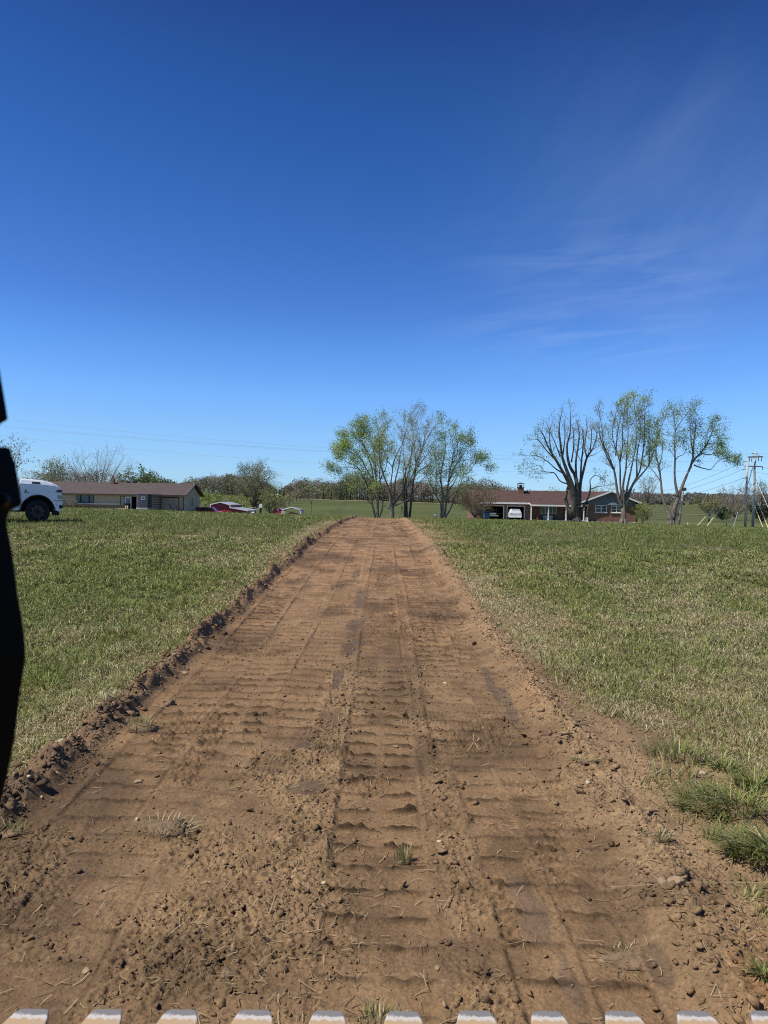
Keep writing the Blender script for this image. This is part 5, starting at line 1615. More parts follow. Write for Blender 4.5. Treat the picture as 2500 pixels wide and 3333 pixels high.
window(house, HX(1760, 111.3)-ox, HX(1812, 111.3)-ox, 1.30, 1.05, 2.35, 4, 1, sill=False, pane='curtain', fm='cream')
window(house, HX(1938, 109.5)-ox, HX(1975, 109.5)-ox, -0.40, 1.45, 2.56, 2, 2)
window(house, HX(1989, 109.5)-ox, HX(2025, 109.5)-ox, -0.40, 1.45, 2.50, 2, 2)
pw = (HX(1974.5, 109.5)-ox, HX(2013, 109.5)-ox)
MB().prism([(pw[0], 2.62), (pw[1], 2.62), (pw[1]-0.1, 2.70), ((pw[0]+pw[1])/2+0.35, 2.98), ((pw[0]+pw[1])/2-0.35, 2.98), (pw[0]+0.1, 2.70)], -0.62, -0.462).build('window_pediment', M['white'], house)
MB().box(29.3-ox, 30.3-ox, 1.22, 1.298, 0.10, 2.2).build('door', M['brown_trim'], house)
MB().tube([(31.15-ox, -1.45, 2.3), (31.15-ox, -1.2, 2.0), (31.3-ox, -0.47, 1.8), (31.3-ox, -0.47, 0.05)], 0.05).build('downspout', M['white'], house)
# driveway and bed edging
dv = []
for j in range(5):
    d = 104.6+(109.55-104.6)*j/4
    for i in range(30):
        xx_ = (14.3+0.2*j*0)+(23.6-0.25*j-14.3)*i/29
        dv.append((xx_, d, g(xx_, d)*(1-j/4*0.9)+(oz)*(j/4*0.9)+0.05))
tag(np_mesh('driveway', np.array(dv), [grid_faces(5, 30)], M['concrete']), 'pale concrete apron in front of the open garages', 'driveway', kind='structure')
ed = MB()
for i in range(22):
    xx_ = 31.6+i*0.33
    ed.box(xx_-0.15, xx_+0.15, -0.1, 0.1, 0, 0.16+0.05*math.sin(i*2.3))
ob = ed.build('bed_edging', M['concrete'], loc=(0, 108.6, g(35, 108.6)-0.03))
tag(ob, 'row of pale edging stones along the flower bed under the gable windows', 'garden edging')

# things on the porch and beside the garage
for px, lb in ((1774.5, 'white lattice-fronted box on the porch, left of the middle post'), (1791.0, 'white lattice-fronted box on the porch, right of the middle post')):
    t = empty('patio_box', (HX(px, 110.6), 110.6, oz+0.10), lb, 'box', 'white boxes under the porch window')
    MB().box(-0.33, 0.33, -0.3, 0.3, 0.04, 0.62).build('body', M['trailer_white'], t, bevel=0.02)
    MB().box(-0.36, 0.36, -0.33, 0.33, 0.622, 0.68).build('lid', M['white'], t, bevel=0.01)
    l = MB()
    for k in range(5): l.box(-0.27+k*0.13, -0.24+k*0.13, -0.315, -0.302, 0.08, 0.6)
    l.build('lattice', M['white'], t)
t = empty('flower_pot', (HX(1751.6, 109.4), 109.4, oz+0.10), 'small terracotta flower pot on the porch slab near the corner post', 'flower pot')
MB().lathe((0, 0, 0), [(0.13, 0), (0.20, 0.30), (0.23, 0.30), (0.23, 0.38), (0.19, 0.38), (0.17, 0.32)], 14).build('pot', M['terracotta'], t, smooth=True)
for px in (1908.5, 1913.5):
    t = empty('garden_post', (HX(px, 108.4), 108.4, g(HX(px, 108.4), 108.4)), 'left one of two short white posts beside the porch downspout' if px < 1910 else 'right one of two short white posts beside the porch downspout', 'post', 'short white posts by the porch')
    MB().lathe((0, 0, 0), [(0.10, -0.05), (0.10, 0.1), (0.07, 0.14), (0.07, 0.52), (0.10, 0.56), (0.02, 0.66)], 12).build('shaft', M['white'], t, smooth=True)
t = empty('trash_bin', (15.75, 108.6, g(15.75, 108.6)+0.04), 'blue wheeled bin standing at the left garage opening', 'bin')
MB().prism([(-0.36, 0.06), (0.36, 0.06), (0.42, 1.05), (-0.42, 1.05)], -0.4, 0.4).build('body', M['blue_plastic'], t, bevel=0.03)
MB().prism([(-0.46, 1.052), (0.46, 1.052), (0.44, 1.12), (0.2, 1.18), (-0.2, 1.18), (-0.44, 1.12)], -0.45, 0.43).build('lid', M['blue_plastic'], t)
for s in (-1, 1): MB().lathe((s*0.3, 0.36, 0.13), [(0.13, -0.04), (0.13, 0.04)], 12, 'x').build('wheel', M['rubber'], t)


# ------------------------------------------------------------------ vehicles
def wheel(parent, loc, r, wdt, axis, spokes=8, rim='black', fleck='fleck', face=-1):
    t = MB().lathe((0, 0, 0), [(r*0.62, -wdt/2), (r*0.92, -wdt/2), (r, -wdt*0.36), (r, wdt*0.36), (r*0.92, wdt/2), (r*0.62, wdt/2)], 28, axis, cap=False)
    o = MB()
    o.v, o.f = t.v, t.f
    wl = o.build('wheel', M['rubber'], parent, smooth=False, loc=loc)
    f0 = face*wdt*0.40
    rm = MB().lathe((0, 0, 0), [(r*0.63, f0-0.04*face), (r*0.63, f0), (r*0.54, f0+0.01*face), (r*0.5, f0-0.05*face), (r*0.2, f0-0.02*face), (r*0.18, f0+0.03*face)], 24, axis)
    rm.build('rim', M['rubber'] if rim == 'black' else M[rim], wl)
    sp = MB()
    for k in range(spokes):
        a = 2*math.pi*k/spokes+0.2
        for rr in (0.46,):
            c, s = math.cos(a)*r*rr, math.sin(a)*r*rr
            q = 0.045*r/0.42
            if axis == 'y': sp.box(c-q, c+q, f0-0.005 if face > 0 else f0-0.012, f0+0.012 if face > 0 else f0+0.005, s-q*0.7, s+q*0.7)
            else: sp.box(f0-0.012, f0+0.012, c-q, c+q, s-q*0.7, s+q*0.7)
    if spokes: sp.lathe((0, 0, 0), [(r*0.48, f0-0.012), (r*0.48, f0+0.002), (r*0.44, f0+0.002), (r*0.44, f0-0.012)], 20, axis).build('wheel_bolt_ring', M[fleck], wl)
    return wl


def loft(sections, close=True):
    """Skin rings of equal length."""
    m = MB()
    k = len(sections[0])
    vs = [p for s in sections for p in s]
    fs = []
    for i in range(len(sections)-1):
        for j in range(k):
            fs.append((i*k+j, i*k+(j+1) % k, (i+1)*k+(j+1) % k, (i+1)*k+j))
    fs.append(tuple(range(k-1, -1, -1))); fs.append(tuple((len(sections)-1)*k+j for j in range(k)))
    return m.add(vs, fs)


# white pickup at the left: front faces +x, near side at local y = -1.0
td = 25.2
ap = P(119.6, 1661, td)
tz = ap.z-0.43
truck = empty('pickup_truck', (ap.x-0.42, td+0.93, tz-0.05), 'white pickup truck with vented bonnet and black wheels parked on grass behind the cab pillar', 'pickup truck', rz=math.radians(26))
truck.scale = (0.93, 1, 1)


def arch(cx, r, cz, a0, a1, n=14):
    return [(cx+r*math.cos(math.radians(a0+(a1-a0)*i/n)), cz+r*math.sin(math.radians(a0+(a1-a0)*i/n))) for i in range(n+1)]


WC = 0.43
fender = [(-0.62, 0.48), (-0.56, 0.50)]+arch(0, 0.575, WC, 176, 4)+[(0.60, 0.52), (0.70, 0.84), (0.845, 0.845), (0.84, 1.02), (0.82, 1.22), (0.78, 1.285), (0.60, 1.36), (0.20, 1.40), (-0.62, 1.43)]
MB().prism(fender, -1.0, 1.0).build('body', M['car_white'], truck, bevel=0.045)
hd = [[(x, -hw, z0), (x, -hw*0.93, z1-0.035), (x, -hw*0.80, z1), (x, hw*0.80, z1), (x, hw*0.93, z1-0.035), (x, hw, z0)] for x, hw, z0, z1 in
      ((-0.60, 0.90, 1.38, 1.60), (-0.2, 0.89, 1.38, 1.585), (0.2, 0.87, 1.36, 1.545), (0.5, 0.84, 1.31, 1.475), (0.68, 0.80, 1.26, 1.39), (0.78, 0.76, 1.22, 1.30))]
loft(hd).build('bonnet', M['car_white'], truck, smooth=False, bevel=0.03)
MB().box(-0.21, 0.07, -0.893, -0.84, 1.42, 1.485).build('bonnet_vent', M['black'], truck, bevel=0.012)
MB().prism([(0.60, 0.50), (0.72, 0.44), (0.80, 0.47), (0.86, 0.55), (0.865, 0.80), (0.845, 0.825), (0.70, 0.825), (0.61, 0.53)], -1.01, 1.01).build('bumper', M['car_white'], truck, bevel=0.03)
MB().box(0.52, 0.76, -0.9, 0.9, 0.30, 0.45).build('air_dam', M['black'], truck, bevel=0.02)
MB().box(0.835, 0.862, -0.62, 0.62, 0.88, 1.20).build('grille', M['black'], truck)
for s in (-1, 1):
    hl = MB().prism([(0.60, 1.115), (0.62, 1.215), (0.74, 1.25), (0.838, 1.235), (0.848, 1.11)], s*1.012-0.0, s*0.78).build('headlight', M['headlight'], truck, bevel=0.01)
    MB().prism([(0.63, 1.20), (0.74, 1.222), (0.835, 1.21), (0.842, 1.16), (0.7, 1.15)], s*1.02, s*1.013).build('lamp_lens', M['badge'], hl)
    MB().prism([(0.665, 1.03), (0.70, 0.91), (0.84, 0.90), (0.852, 1.02)], s*1.012, s*0.80).build('turn_lamp', M['headlight'], truck, bevel=0.01)
    MB().box(0.735, 0.875, s*1.018 if s < 0 else s*0.9, s*0.9 if s < 0 else s*1.018, 0.55, 0.68).build('fog_light', M['black'], truck, bevel=0.02)
    MB().tube([(x, s*1.003, z) for x, z in arch(0, 0.59, WC, 178, 2, 16)], 0.022, 6).build('wheel_arch_flare', M['black'], truck)
    wheel(truck, (0, s*0.86, WC), 0.43, 0.30, 'y', 8, face=s)
    wheel(truck, (-3.72, s*0.86, WC), 0.43, 0.30, 'y', 8, face=s)
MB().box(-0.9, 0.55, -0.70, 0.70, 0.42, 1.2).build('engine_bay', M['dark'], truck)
# fender emblem: a dark letter C over a bar
em = MB()
cpts = arch(-0.395, 0.036, 1.165, 45, 315, 14)
for i in range(len(cpts)-1):
    em.tube([(cpts[i][0], -1.006, cpts[i][1]), (cpts[i+1][0], -1.006, cpts[i+1][1])], 0.013, 6)
em.box(-0.475, -0.305, -1.012, -1.0, 1.098, 1.112)
em.build('fender_badge', M['badge'], truck)
MB().box(0.56, 0.842, -1.006, -1.0, 0.828, 0.842).build('bumper_seam', M['badge'], truck)
cab = [(-0.63, 0.46), (-0.63, 1.43), (-1.15, 1.97), (-1.35, 2.02), (-2.75, 2.02), (-2.98, 1.42), (-2.98, 0.46)]
MB().prism(cab, -0.98, 0.98).build('cab', M['car_white'], truck, bevel=0.05)
for s in (-1, 1):
    for xa, xb_ in ((-0.95, -1.85), (-1.95, -2.75)):
        MB().prism([(xa, 1.45), (xa-0.35*(xa > -1.5), 1.92), (xb_, 1.92), (xb_, 1.45)], s*0.985, s*0.97).build('side_window', M['glass'], truck)
MB().prism([(-0.66, 1.46), (-1.12, 1.92), (-1.13, 1.90), (-0.68, 1.44)], -0.82, 0.82).build('windscreen', M['glass'], truck)
bed = [(-3.0, 0.50), (-3.0, 1.40), (-4.95, 1.40), (-4.95, 0.55), (-4.30, 0.52)]+arch(-3.72, 0.56, WC, 6, 174)[0:]
MB().prism(bed, -0.99, 0.99).build('cargo_bed', M['car_white'], truck, bevel=0.03)

# white SUV backed towards us in the right garage bay
suv = empty('suv', (HX(1678.5, 108.6), 108.5, oz+0.05), 'white sport utility vehicle nosed into the right garage bay, tailgate facing out', 'car')


def ring(y, hw, zb, zbelt, hr, zr):
    return [(-hw*0.92, y, zb), (-hw, y, zb+0.15), (-hw, y, zbelt-0.12), (-hw*0.97, y, zbelt), (-hr, y, zr-0.08), (-hr*0.88, y, zr), (hr*0.88, y, zr), (hr, y, zr-0.08), (hw*0.97, y, zbelt), (hw, y, zbelt-0.12), (hw, y, zb+0.15), (hw*0.92, y, zb)]


loft([ring(0.0, 0.92, 0.42, 0.86, 0.86, 0.90), ring(0.03, 0.95, 0.36, 1.02, 0.88, 1.06), ring(0.16, 0.965, 0.32, 1.08, 0.76, 1.50), ring(0.34, 0.97, 0.30, 1.08, 0.70, 1.66), ring(1.2, 0.97, 0.30, 1.06, 0.72, 1.71), ring(2.6, 0.97, 0.3, 1.04, 0.70, 1.66),
      ring(3.4, 0.96, 0.30, 1.02, 0.72, 1.10), ring(4.3, 0.93, 0.32, 0.90, 0.80, 0.96), ring(4.6, 0.85, 0.4, 0.7, 0.75, 0.76)]).build('body', M['car_white'], suv, bevel=0.03)
MB().add([(-0.72, 0.055, 1.10), (0.72, 0.055, 1.10), (0.60, 0.215, 1.53), (-0.60, 0.215, 1.53)], [(0, 1, 2, 3)]).add([(-0.72, 0.10, 1.10), (0.72, 0.10, 1.10), (0.60, 0.26, 1.53), (-0.60, 0.26, 1.53)], [(3, 2, 1, 0)]).build('rear_window', M['glass'], suv)
MB().prism([(-0.62, 1.585), (0.62, 1.585), (0.58, 1.64), (-0.58, 1.64)], 0.13, 0.36).build('roof_spoiler', M['car_white'], suv)
for s in (-1, 1):
    MB().box(min(s*0.955, s*0.50), max(s*0.955, s*0.50), -0.008, 0.12, 0.93, 1.01).build('taillight', M['taillight'], suv, bevel=0.01)
    wheel(suv, (s*0.84, 0.95, 0.36), 0.36, 0.24, 'x', 5, face=s); wheel(suv, (s*0.84, 3.75, 0.36), 0.36, 0.24, 'x', 5, face=s)
    MB().prism([(s*0.97, 1.02), (s*1.14, 1.04), (s*1.14, 1.16), (s*0.97, 1.14)], 2.55, 2.7).build('door_mirror', M['black'], suv)
MB().box(-0.50, 0.50, -0.012, 0.02, 0.965, 0.985).build('light_bar', M['badge'], suv)
MB().box(-0.90, 0.90, -0.05, 0.10, 0.36, 0.56).build('bumper', M['car_white'], suv, bevel=0.03)
MB().box(-0.80, 0.80, -0.055, 0.0, 0.30, 0.355).build('bumper_skirt', M['black'], suv)
MB().box(-0.08, 0.08, -0.012, 0.012, 0.76, 0.83).build('emblem', M['chrome'], suv)

# dark pickup in the left bay
pk_ = empty('garaged_truck', (HX(1603, 111.6), 111.4, oz+0.05), 'dark truck with chrome grille and bumper standing inside the shadowy left garage bay', 'pickup truck')
loft([ring(0.0, 0.88, 0.5, 1.0, 0.84, 1.06), ring(0.12, 0.95, 0.42, 1.06, 0.88, 1.14), ring(1.3, 0.96, 0.4, 1.10, 0.86, 1.18), ring(1.9, 0.96, 0.4, 1.12, 0.74, 1.66), ring(2.4, 0.96, 0.4, 1.12, 0.72, 1.78), ring(4.0, 0.96, 0.4, 1.12, 0.72, 1.76), ring(4.4, 0.96, 0.4, 1.1, 0.9, 1.16)]).build('body', M['trailer'], pk_, bevel=0.03)
MB().box(-0.92, 0.92, -0.12, 0.02, 0.46, 0.66).build('bumper', M['chrome'], pk_, bevel=0.03)
MB().box(-0.52, 0.52, -0.03, 0.02, 0.74, 1.02).build('grille', M['chrome'], pk_, bevel=0.02)
for s in (-1, 1):
    MB().box(min(s*0.56, s*0.88), max(s*0.56, s*0.88), -0.03, 0.05, 0.80, 1.02).build('headlight', M['headlight'], pk_, bevel=0.02)
    wheel(pk_, (s*0.82, 0.85, 0.38), 0.38, 0.25, 'x', 5, face=s); wheel(pk_, (s*0.82, 3.6, 0.38), 0.38, 0.25, 'x', 5, face=s)
MB().add([(-0.70, 1.33, 1.20), (0.70, 1.33, 1.20), (0.64, 1.92, 1.66), (-0.64, 1.92, 1.66)], [(0, 1, 2, 3)]).build('windscreen', M['glass'], pk_)

# red pickup with a camper shell behind the tan house; faces +x
rx = HX(669, 117)
red = empty('red_pickup', (rx, 117, g(rx, 117)), 'bright red pickup with camper shell, roof showing above grass beside the tan house', 'pickup truck')
rh = P(669, 1650.5, 117).z-g(rx, 117)
k_ = max(1.5, min(rh, 2.4))/1.8
prof = [(-2.7, 0.5), (-2.7, 1.15), (-2.5, 1.2), (-2.35, 1.76), (0.75, 1.8), (1.25, 1.78), (1.85, 1.18), (2.75, 1.08), (2.8, 0.5)]
MB().prism([(a, b*k_) for a, b in prof], -0.92, 0.92).build('body', M['red_paint'], red, bevel=0.06)
for s in (-1, 1):
    for xa, xb_, xc, xd in ((-2.28, -0.98, -0.98, -2.18), (-0.62, 1.15, 0.95, -0.62)):
        MB().prism([(xa, 1.25*k_), (xb_, 1.25*k_), (xc, 1.68*k_), (xd, 1.68*k_)], s*0.93, s*0.90).build('side_window', M['glass'], red)
    wheel(red, (1.85, s*0.82, 0.38), 0.38, 0.25, 'y', 5, face=s); wheel(red, (-1.75, s*0.82, 0.38), 0.38, 0.25, 'y', 5, face=s)
MB().add([(1.30, -0.78, 1.75*k_), (1.30, 0.78, 1.75*k_), (1.87, 0.85, 1.22*k_), (1.87, -0.85, 1.22*k_)], [(0, 1, 2, 3)]).build('windscreen', M['glass'], red)

# ------------------------------------------------------------------ tan ranch house at the left
lx, ly = -43.0, 109.0
lz = P(420, 1662, ly).z
LX = lambda px, d=109.0: (px-1250)/F*d-lx
tan = empty('tan_house', (lx, ly, lz), 'long low tan-sided ranch house with brown shingle roof behind the left field', 'house')
xR, xL_ = LX(599), -14.0
w = MB()
w.box(xL_, LX(428), 0, 0.2, 0.85, 2.75); w.box(LX(445), xR, 0, 0.2, -2.2, 2.75); w.box(LX(428), LX(445), 0.002, 0.198, 2.15, 2.74); w.box(LX(404), LX(428)-0.002, 0.004, 0.196, -2.2, 0.849)
w.box(xL_, xL_+0.2, 0.202, 9.0, -2.2, 2.75); w.box(xL_, xR, 9.002, 9.2, -2.2, 2.75)
w.build('wall', M['siding_tan'], tan)
g_ = MB().prism([(0.202, -2.2), (9.0, -2.2), (9.0, 2.6), (4.6, 4.22), (0.202, 2.6)], xR-0.2, xR, 'x')
g_.build('gable_wall', M['siding_tan_flat'], tan)
MB().box(xL_, LX(404)-0.003, -0.03, 0.2, -2.2, 0.848).build('brick_base', M['brick_orange'], tan)
MB().box(LX(250), LX(392), -0.16, -0.032, 0.86, 1.07).build('ledge', M['cream'], tan)
MB().box(LX(428), LX(445), 1.5, 1.6, -1.0, 2.2).build('dark_doorway', M['dark'], tan)  # near-black sheet in place of the shade behind the opening
ls = (4.4-2.5)/5.2
w = MB().prism([(-0.65, 2.36), (-0.65, 2.52), (4.6, 4.42), (9.8, 2.52), (9.8, 2.36), (4.6, 4.26)], xL_-0.5, xR+0.55, 'x')
roofL = w.build('roof', M['roof_grey'], tan)
c_ = MB().box(LX(361, 113), LX(372, 113), 3.7, 4.3, 3.6, 4.98); c_.box(LX(364, 113), LX(369, 113), 3.85, 4.15, 4.982, 5.5)
c_.build('chimney', M['brick'], roofL)
for px in (322, 450, 628): MB().lathe((LX(px, 113.3), 4.45, 4.36), [(0.06, 0), (0.06, 0.16), (0.02, 0.2)], 8).build('roof_vent', M['white'], roofL)
for px in (414, 435): MB().box(LX(px, 113.2)-0.2, LX(px, 113.2)+0.2, 4.4, 4.8, 4.3, 4.62).build('roof_vent', M['black'], roofL)
MB().box(xL_-0.5, xR+0.5, -0.74, -0.652, 2.34, 2.50).build('gutter', M['brown_trim'], tan)
MB().box(xL_-0.4, xR+0.1, -0.60, -0.002, 2.28, 2.355).build('soffit', M['siding_tan_flat'], tan)
for sgn in (0, 1):
    y0_, z0_, y1_, z1_ = (-0.68, 2.36, 4.6, 4.27) if sgn == 0 else (9.83, 2.36, 4.6, 4.27)
    MB().prism([(y0_, z0_), (y0_, z0_+0.18), (4.6, 4.45), (4.6, 4.26)], xR+0.552, xR+0.60, 'x').build('rake_board', M['brown_trim'], tan)
window(tan, LX(249), LX(262), 0.0, 1.08, 2.34, 1, 2, sill=False, fm='dark_trim', pane='curtain')
window(tan, LX(263), LX(290), 0.0, 1.08, 2.34, 1, 1, sill=False, fm='dark_trim', pane='curtain')
window(tan, LX(291), LX(305), 0.0, 1.08, 2.34, 1, 2, sill=False, fm='dark_trim', pane='curtain')
d_ = MB().box(LX(406), LX(427), -0.06, -0.003, -0.2, 2.12).build('door', M['white'], tan)
pn = MB()
for i in range(3):
    for j in range(3):
        pn.box(LX(410)+i*0.235, LX(410)+i*0.235+0.19, -0.075, -0.062, 1.05+j*0.30, 1.05+j*0.30+0.25)
pn.build('door_panes', M['glass'], d_)
MB().box(LX(523), LX(581), -0.05, -0.003, -0.9, 2.05).build('garage_door', M['garage_tan'], tan)
t_ = MB(); t_.box(LX(521.5), LX(523)-0.002, -0.08, -0.002, -0.9, 2.2); t_.box(LX(581)+0.002, LX(582.5), -0.08, -0.002, -0.9, 2.2); t_.box(LX(521.5), LX(582.5), -0.082, -0.004, 2.052, 2.2)
t_.build('garage_door_frame', M['dark_trim'], tan)
for px in (392.5, 404): MB().box(LX(px)-0.04, LX(px)+0.04, -0.05, -0.004, 0.9, 2.28).build('trim_board', M['dark_trim'], tan)
MB().tube([(LX(597.5), -0.62, 2.36), (LX(598), -0.08, 2.1), (LX(598), -0.08, -1.0)], 0.05).build('downspout', M['black'], tan)
MB().lathe((LX(587), -0.12, 1.78), [(0.03, -0.02), (0.10, 0.06), (0.08, 0.16), (0.02, 0.2)], 12).build('wall_lamp', M['white'], tan)
MB().box(LX(583), LX(596.5), -0.10, -0.004, -0.9, 0.62).build('wall_panel', M['lumber'], tan)
gw = MB().box(xR+0.002, xR+0.05, 4.3, 4.95, 0.85, 2.1).build('window', M['dark_trim'], tan)
MB().box(xR+0.052, xR+0.06, 4.38, 4.87, 0.93, 2.02).build('pane', M['glass'], gw)
MB().box(xR+0.002, xR+0.04, 4.35, 4.75, 3.45, 3.75).build('gable_vent', M['black'], tan)

# horse trailer in front of it; nose to the left
hx0, hx1, hy = (445-1250)/F*106, (522-1250)/F*106, 106.0
hz = g((hx0+hx1)/2, hy)
hh = P(480, 1608, hy).z-hz
tr = empty('horse_trailer', ((hx0+hx1)/2, hy, hz), 'dark grey livestock trailer with rounded nose parked before the tan house doorway', 'trailer')
hl_ = (hx1-hx0)/2
nose = [(-hl_+0.5*(1-math.cos(t)), 0.95*math.sin(t)) for t in np.linspace(-math.pi/2, math.pi/2, 11)]
nose = [(-hl_+0.75*(1-math.cos(t)), 0.95*math.sin(t)) for t in np.linspace(-math.pi/2, math.pi/2, 13)]
MB().prism([(0.15, -0.95)]+[(x, y) for x, y in nose]+[(0.15, 0.95)], hh*0.28, hh-0.10, 'z').build('body', M['trailer'], tr)
MB().prism([(0.15, -0.955)]+[(x-0.005, y*1.005) for x, y in nose]+[(0.15, 0.955)], 0.42, hh*0.279, 'z').build('lower_panel', M['trailer_white'], tr)
MB().prism([(hl_, -0.98)]+[(x-0.02, y*1.03) for x, y in nose]+[(hl_, 0.98)], hh-0.098, hh, 'z').build('roof', M['trailer'], tr, bevel=0.03)
sl_ = MB()
for k in range(6): sl_.box(0.153, hl_, -0.95, 0.95, 0.45+k*(hh-0.6)/6, 0.45+k*(hh-0.6)/6+0.17)
for k in range(4): sl_.box(0.16+k*(hl_-0.22)/3, 0.22+k*(hl_-0.22)/3, -0.98, -0.952, 0.42, hh-0.1)
sl_.build('slatted_side', M['badge'], tr)
MB().box(-hl_+1.0, -hl_+1.55, -0.985, -0.95, hh*0.70, hh*0.85).build('window_frame', M['white'], tr)
MB().box(-hl_+1.05, -hl_+1.5, -0.99, -0.986, hh*0.72, hh*0.83).build('window', M['glass'], tr)
for x in (0.55, 1.25):
    for s in (-1, 1): wheel(tr, (x, s*1.0, 0.33), 0.33, 0.2, 'y', 5, face=s)
MB().prism([(0.1, 0.60), (0.25, 0.78), (1.55, 0.78), (1.7, 0.60)], -1.15, -0.956).build('fender', M['trailer'], tr)
MB().tube([(-hl_, 0, 0.45), (-hl_-0.9, 0, 0.45)], 0.05).build('drawbar', M['black'], tr)
MB().tube([(-hl_+0.35, -0.7, 0.55), (-hl_+0.35, -0.7, 0.0)], 0.04).build('jack_leg', M['black'], tr)

# clutter in front of the tan house
t = empty('trash_can', (HX(415, 107), 107, g(HX(415, 107), 107)), 'tall dark dustbin with flat lid beside the white glazed door', 'bin')
MB().lathe((0, 0, 0), [(0.36, 0), (0.44, 1.15), (0.46, 1.2), (0.46, 1.28), (0.1, 1.36)], 16).build('body', M['black'], t)
for dx, lb in ((-0.05, 'pale plank leaning steeply against the dark dustbin, left of two'), (0.22, 'pale plank leaning against the dark dustbin, right of two')):
    p = MB().add([(0, 0, 0), (0.16, 0, 0), (0.16, 0.03, 0), (0, 0.03, 0), (-0.12, 0.28, 0.95), (0.04, 0.28, 0.95), (0.04, 0.31, 0.95), (-0.12, 0.31, 0.95)], [(0, 3, 2, 1), (4, 5, 6, 7), (0, 1, 5, 4), (1, 2, 6, 5), (2, 3, 7, 6), (3, 0, 4, 7)])
    tag(p.build('plank', M['lumber'], loc=(HX(415, 107)+dx, 106.2, g(HX(415, 107), 106.2))), lb, 'plank', 'planks leaning on the dustbin')
R_ = random.Random(4)
fw = MB()
for k in range(34):
    x, z = R_.uniform(-1.1, 1.1), R_.uniform(0.05, 0.5)
    a = R_.uniform(-0.5, 0.5)
    fw.tube([(x-0.35*math.cos(a), R_.uniform(-.3, .3), z-0.1*math.sin(a)), (x+0.35*math.cos(a), R_.uniform(-.3, .3), z+0.1*math.sin(a))], R_.uniform(0.05, 0.09), 6)
tag(fw.build('log_pile', M['pole_wood'], loc=(HX(391, 107), 107, g(HX(391, 107), 107))), 'untidy pile of grey cut logs left of the dustbin', 'log pile', None, 'stuff')
lp_ = MB()
for k in range(6): lp_.box(-0.5, 0.5+0.1*R_.random(), -0.3, 0.3, 0.02+k*0.14, 0.14+k*0.14)
tag(lp_.build('lumber_stack', M['lumber'], loc=(HX(545, 106.5), 106.5, g(HX(545, 106.5), 106.5))), 'squared stack of raw boards between trailer and black tractor', 'lumber')
tag(MB().add([(-0.9, -0.1, 0.02), (-0.6, -0.1, 0.02), (0.55, 0.2, 1.02), (0.25, 0.2, 1.02), (-0.9, 0.0, -0.02), (-0.6, 0.0, -0.02), (0.55, 0.3, 0.98), (0.25, 0.3, 0.98)], [(0, 1, 2, 3), (7, 6, 5, 4), (0, 4, 5, 1), (1, 5, 6, 2), (2, 6, 7, 3), (3, 7, 4, 0)]).build('plank', M['lumber'], loc=(HX(536, 106.5), 106.3, g(HX(536, 106.5), 106.3))), 'long raw plank leaning up onto the lumber stack', 'plank')
tag(MB().box(-1.3, 1.3, -0.1, 0.1, 0.0, 0.09).build('plank', M['lumber'], loc=(HX(520, 105), 105, g(HX(520, 105), 105)+0.05)), 'pale plank lying flat on the ground before the lumber stack', 'plank')
at_ = empty('garden_tractor', (HX(570, 106), 106, g(HX(570, 106), 106)), 'black ride-on garden tractor at the tan garage door', 'tractor')
MB().prism([(-0.75, 0.38), (-0.75, 0.72), (-0.25, 0.78), (-0.1, 0.55), (0.25, 0.55), (0.35, 0.95), (0.9, 0.9), (1.0, 0.62), (0.95, 0.38)], -0.3, 0.3).build('body', M['black'], at_, bevel=0.04)
MB().prism([(-0.62, 0.80), (-0.15, 0.80), (-0.2, 0.92), (-0.5, 0.92), (-0.62, 1.32), (-0.72, 1.30)], -0.25, 0.25).build('seat', M['badge'], at_, bevel=0.03)
MB().tube([(0.35, 0, 0.95), (0.15, 0, 1.2)], 0.03).build('steering_column', M['black'], at_)
MB().tube([(0.13+0.05*math.cos(a), 0.19*math.cos(a), 1.2+0.19*math.sin(a)*0.8) for a in np.linspace(0, 2*math.pi, 15)], 0.02, 6).build('steering_wheel', M['black'], at_)
for s in (-1, 1):
    wheel(at_, (-0.5, s*0.42, 0.34), 0.34, 0.24, 'y', 5, face=s); wheel(at_, (0.72, s*0.4, 0.22), 0.22, 0.16, 'y', 5, face=s)
MB().tube([(-0.75, -0.28, 0.6), (-0.9, -0.28, 1.55), (-0.9, 0.28, 1.55), (-0.75, 0.28, 0.6)], 0.03).build('roll_bar', M['black'], at_)
sh = generic_tree('shrub', 80, 226, 107, 1.75, 2.7, 'low dark twiggy shrub with pale buds under the left end of the tan house', 'shrub', ((0.045, 0.04, 0.03), (0.30, 0.28, 0.22)), 0.8, cat='shrub', n=14, r=0.05, fork=0.04, leaf_size=0.07, jit=0.1)
sh = generic_tree('shrub', 81, 268, 107.6, 0.9, 1.2, 'small reddish dried plant below the triple window of the tan house', 'shrub', ((0.16, 0.07, 0.045), (0.22, 0.12, 0.08)), 1.0, cat='shrub', n=10, r=0.04, fork=0.04, leaf_size=0.06, jit=0.1)

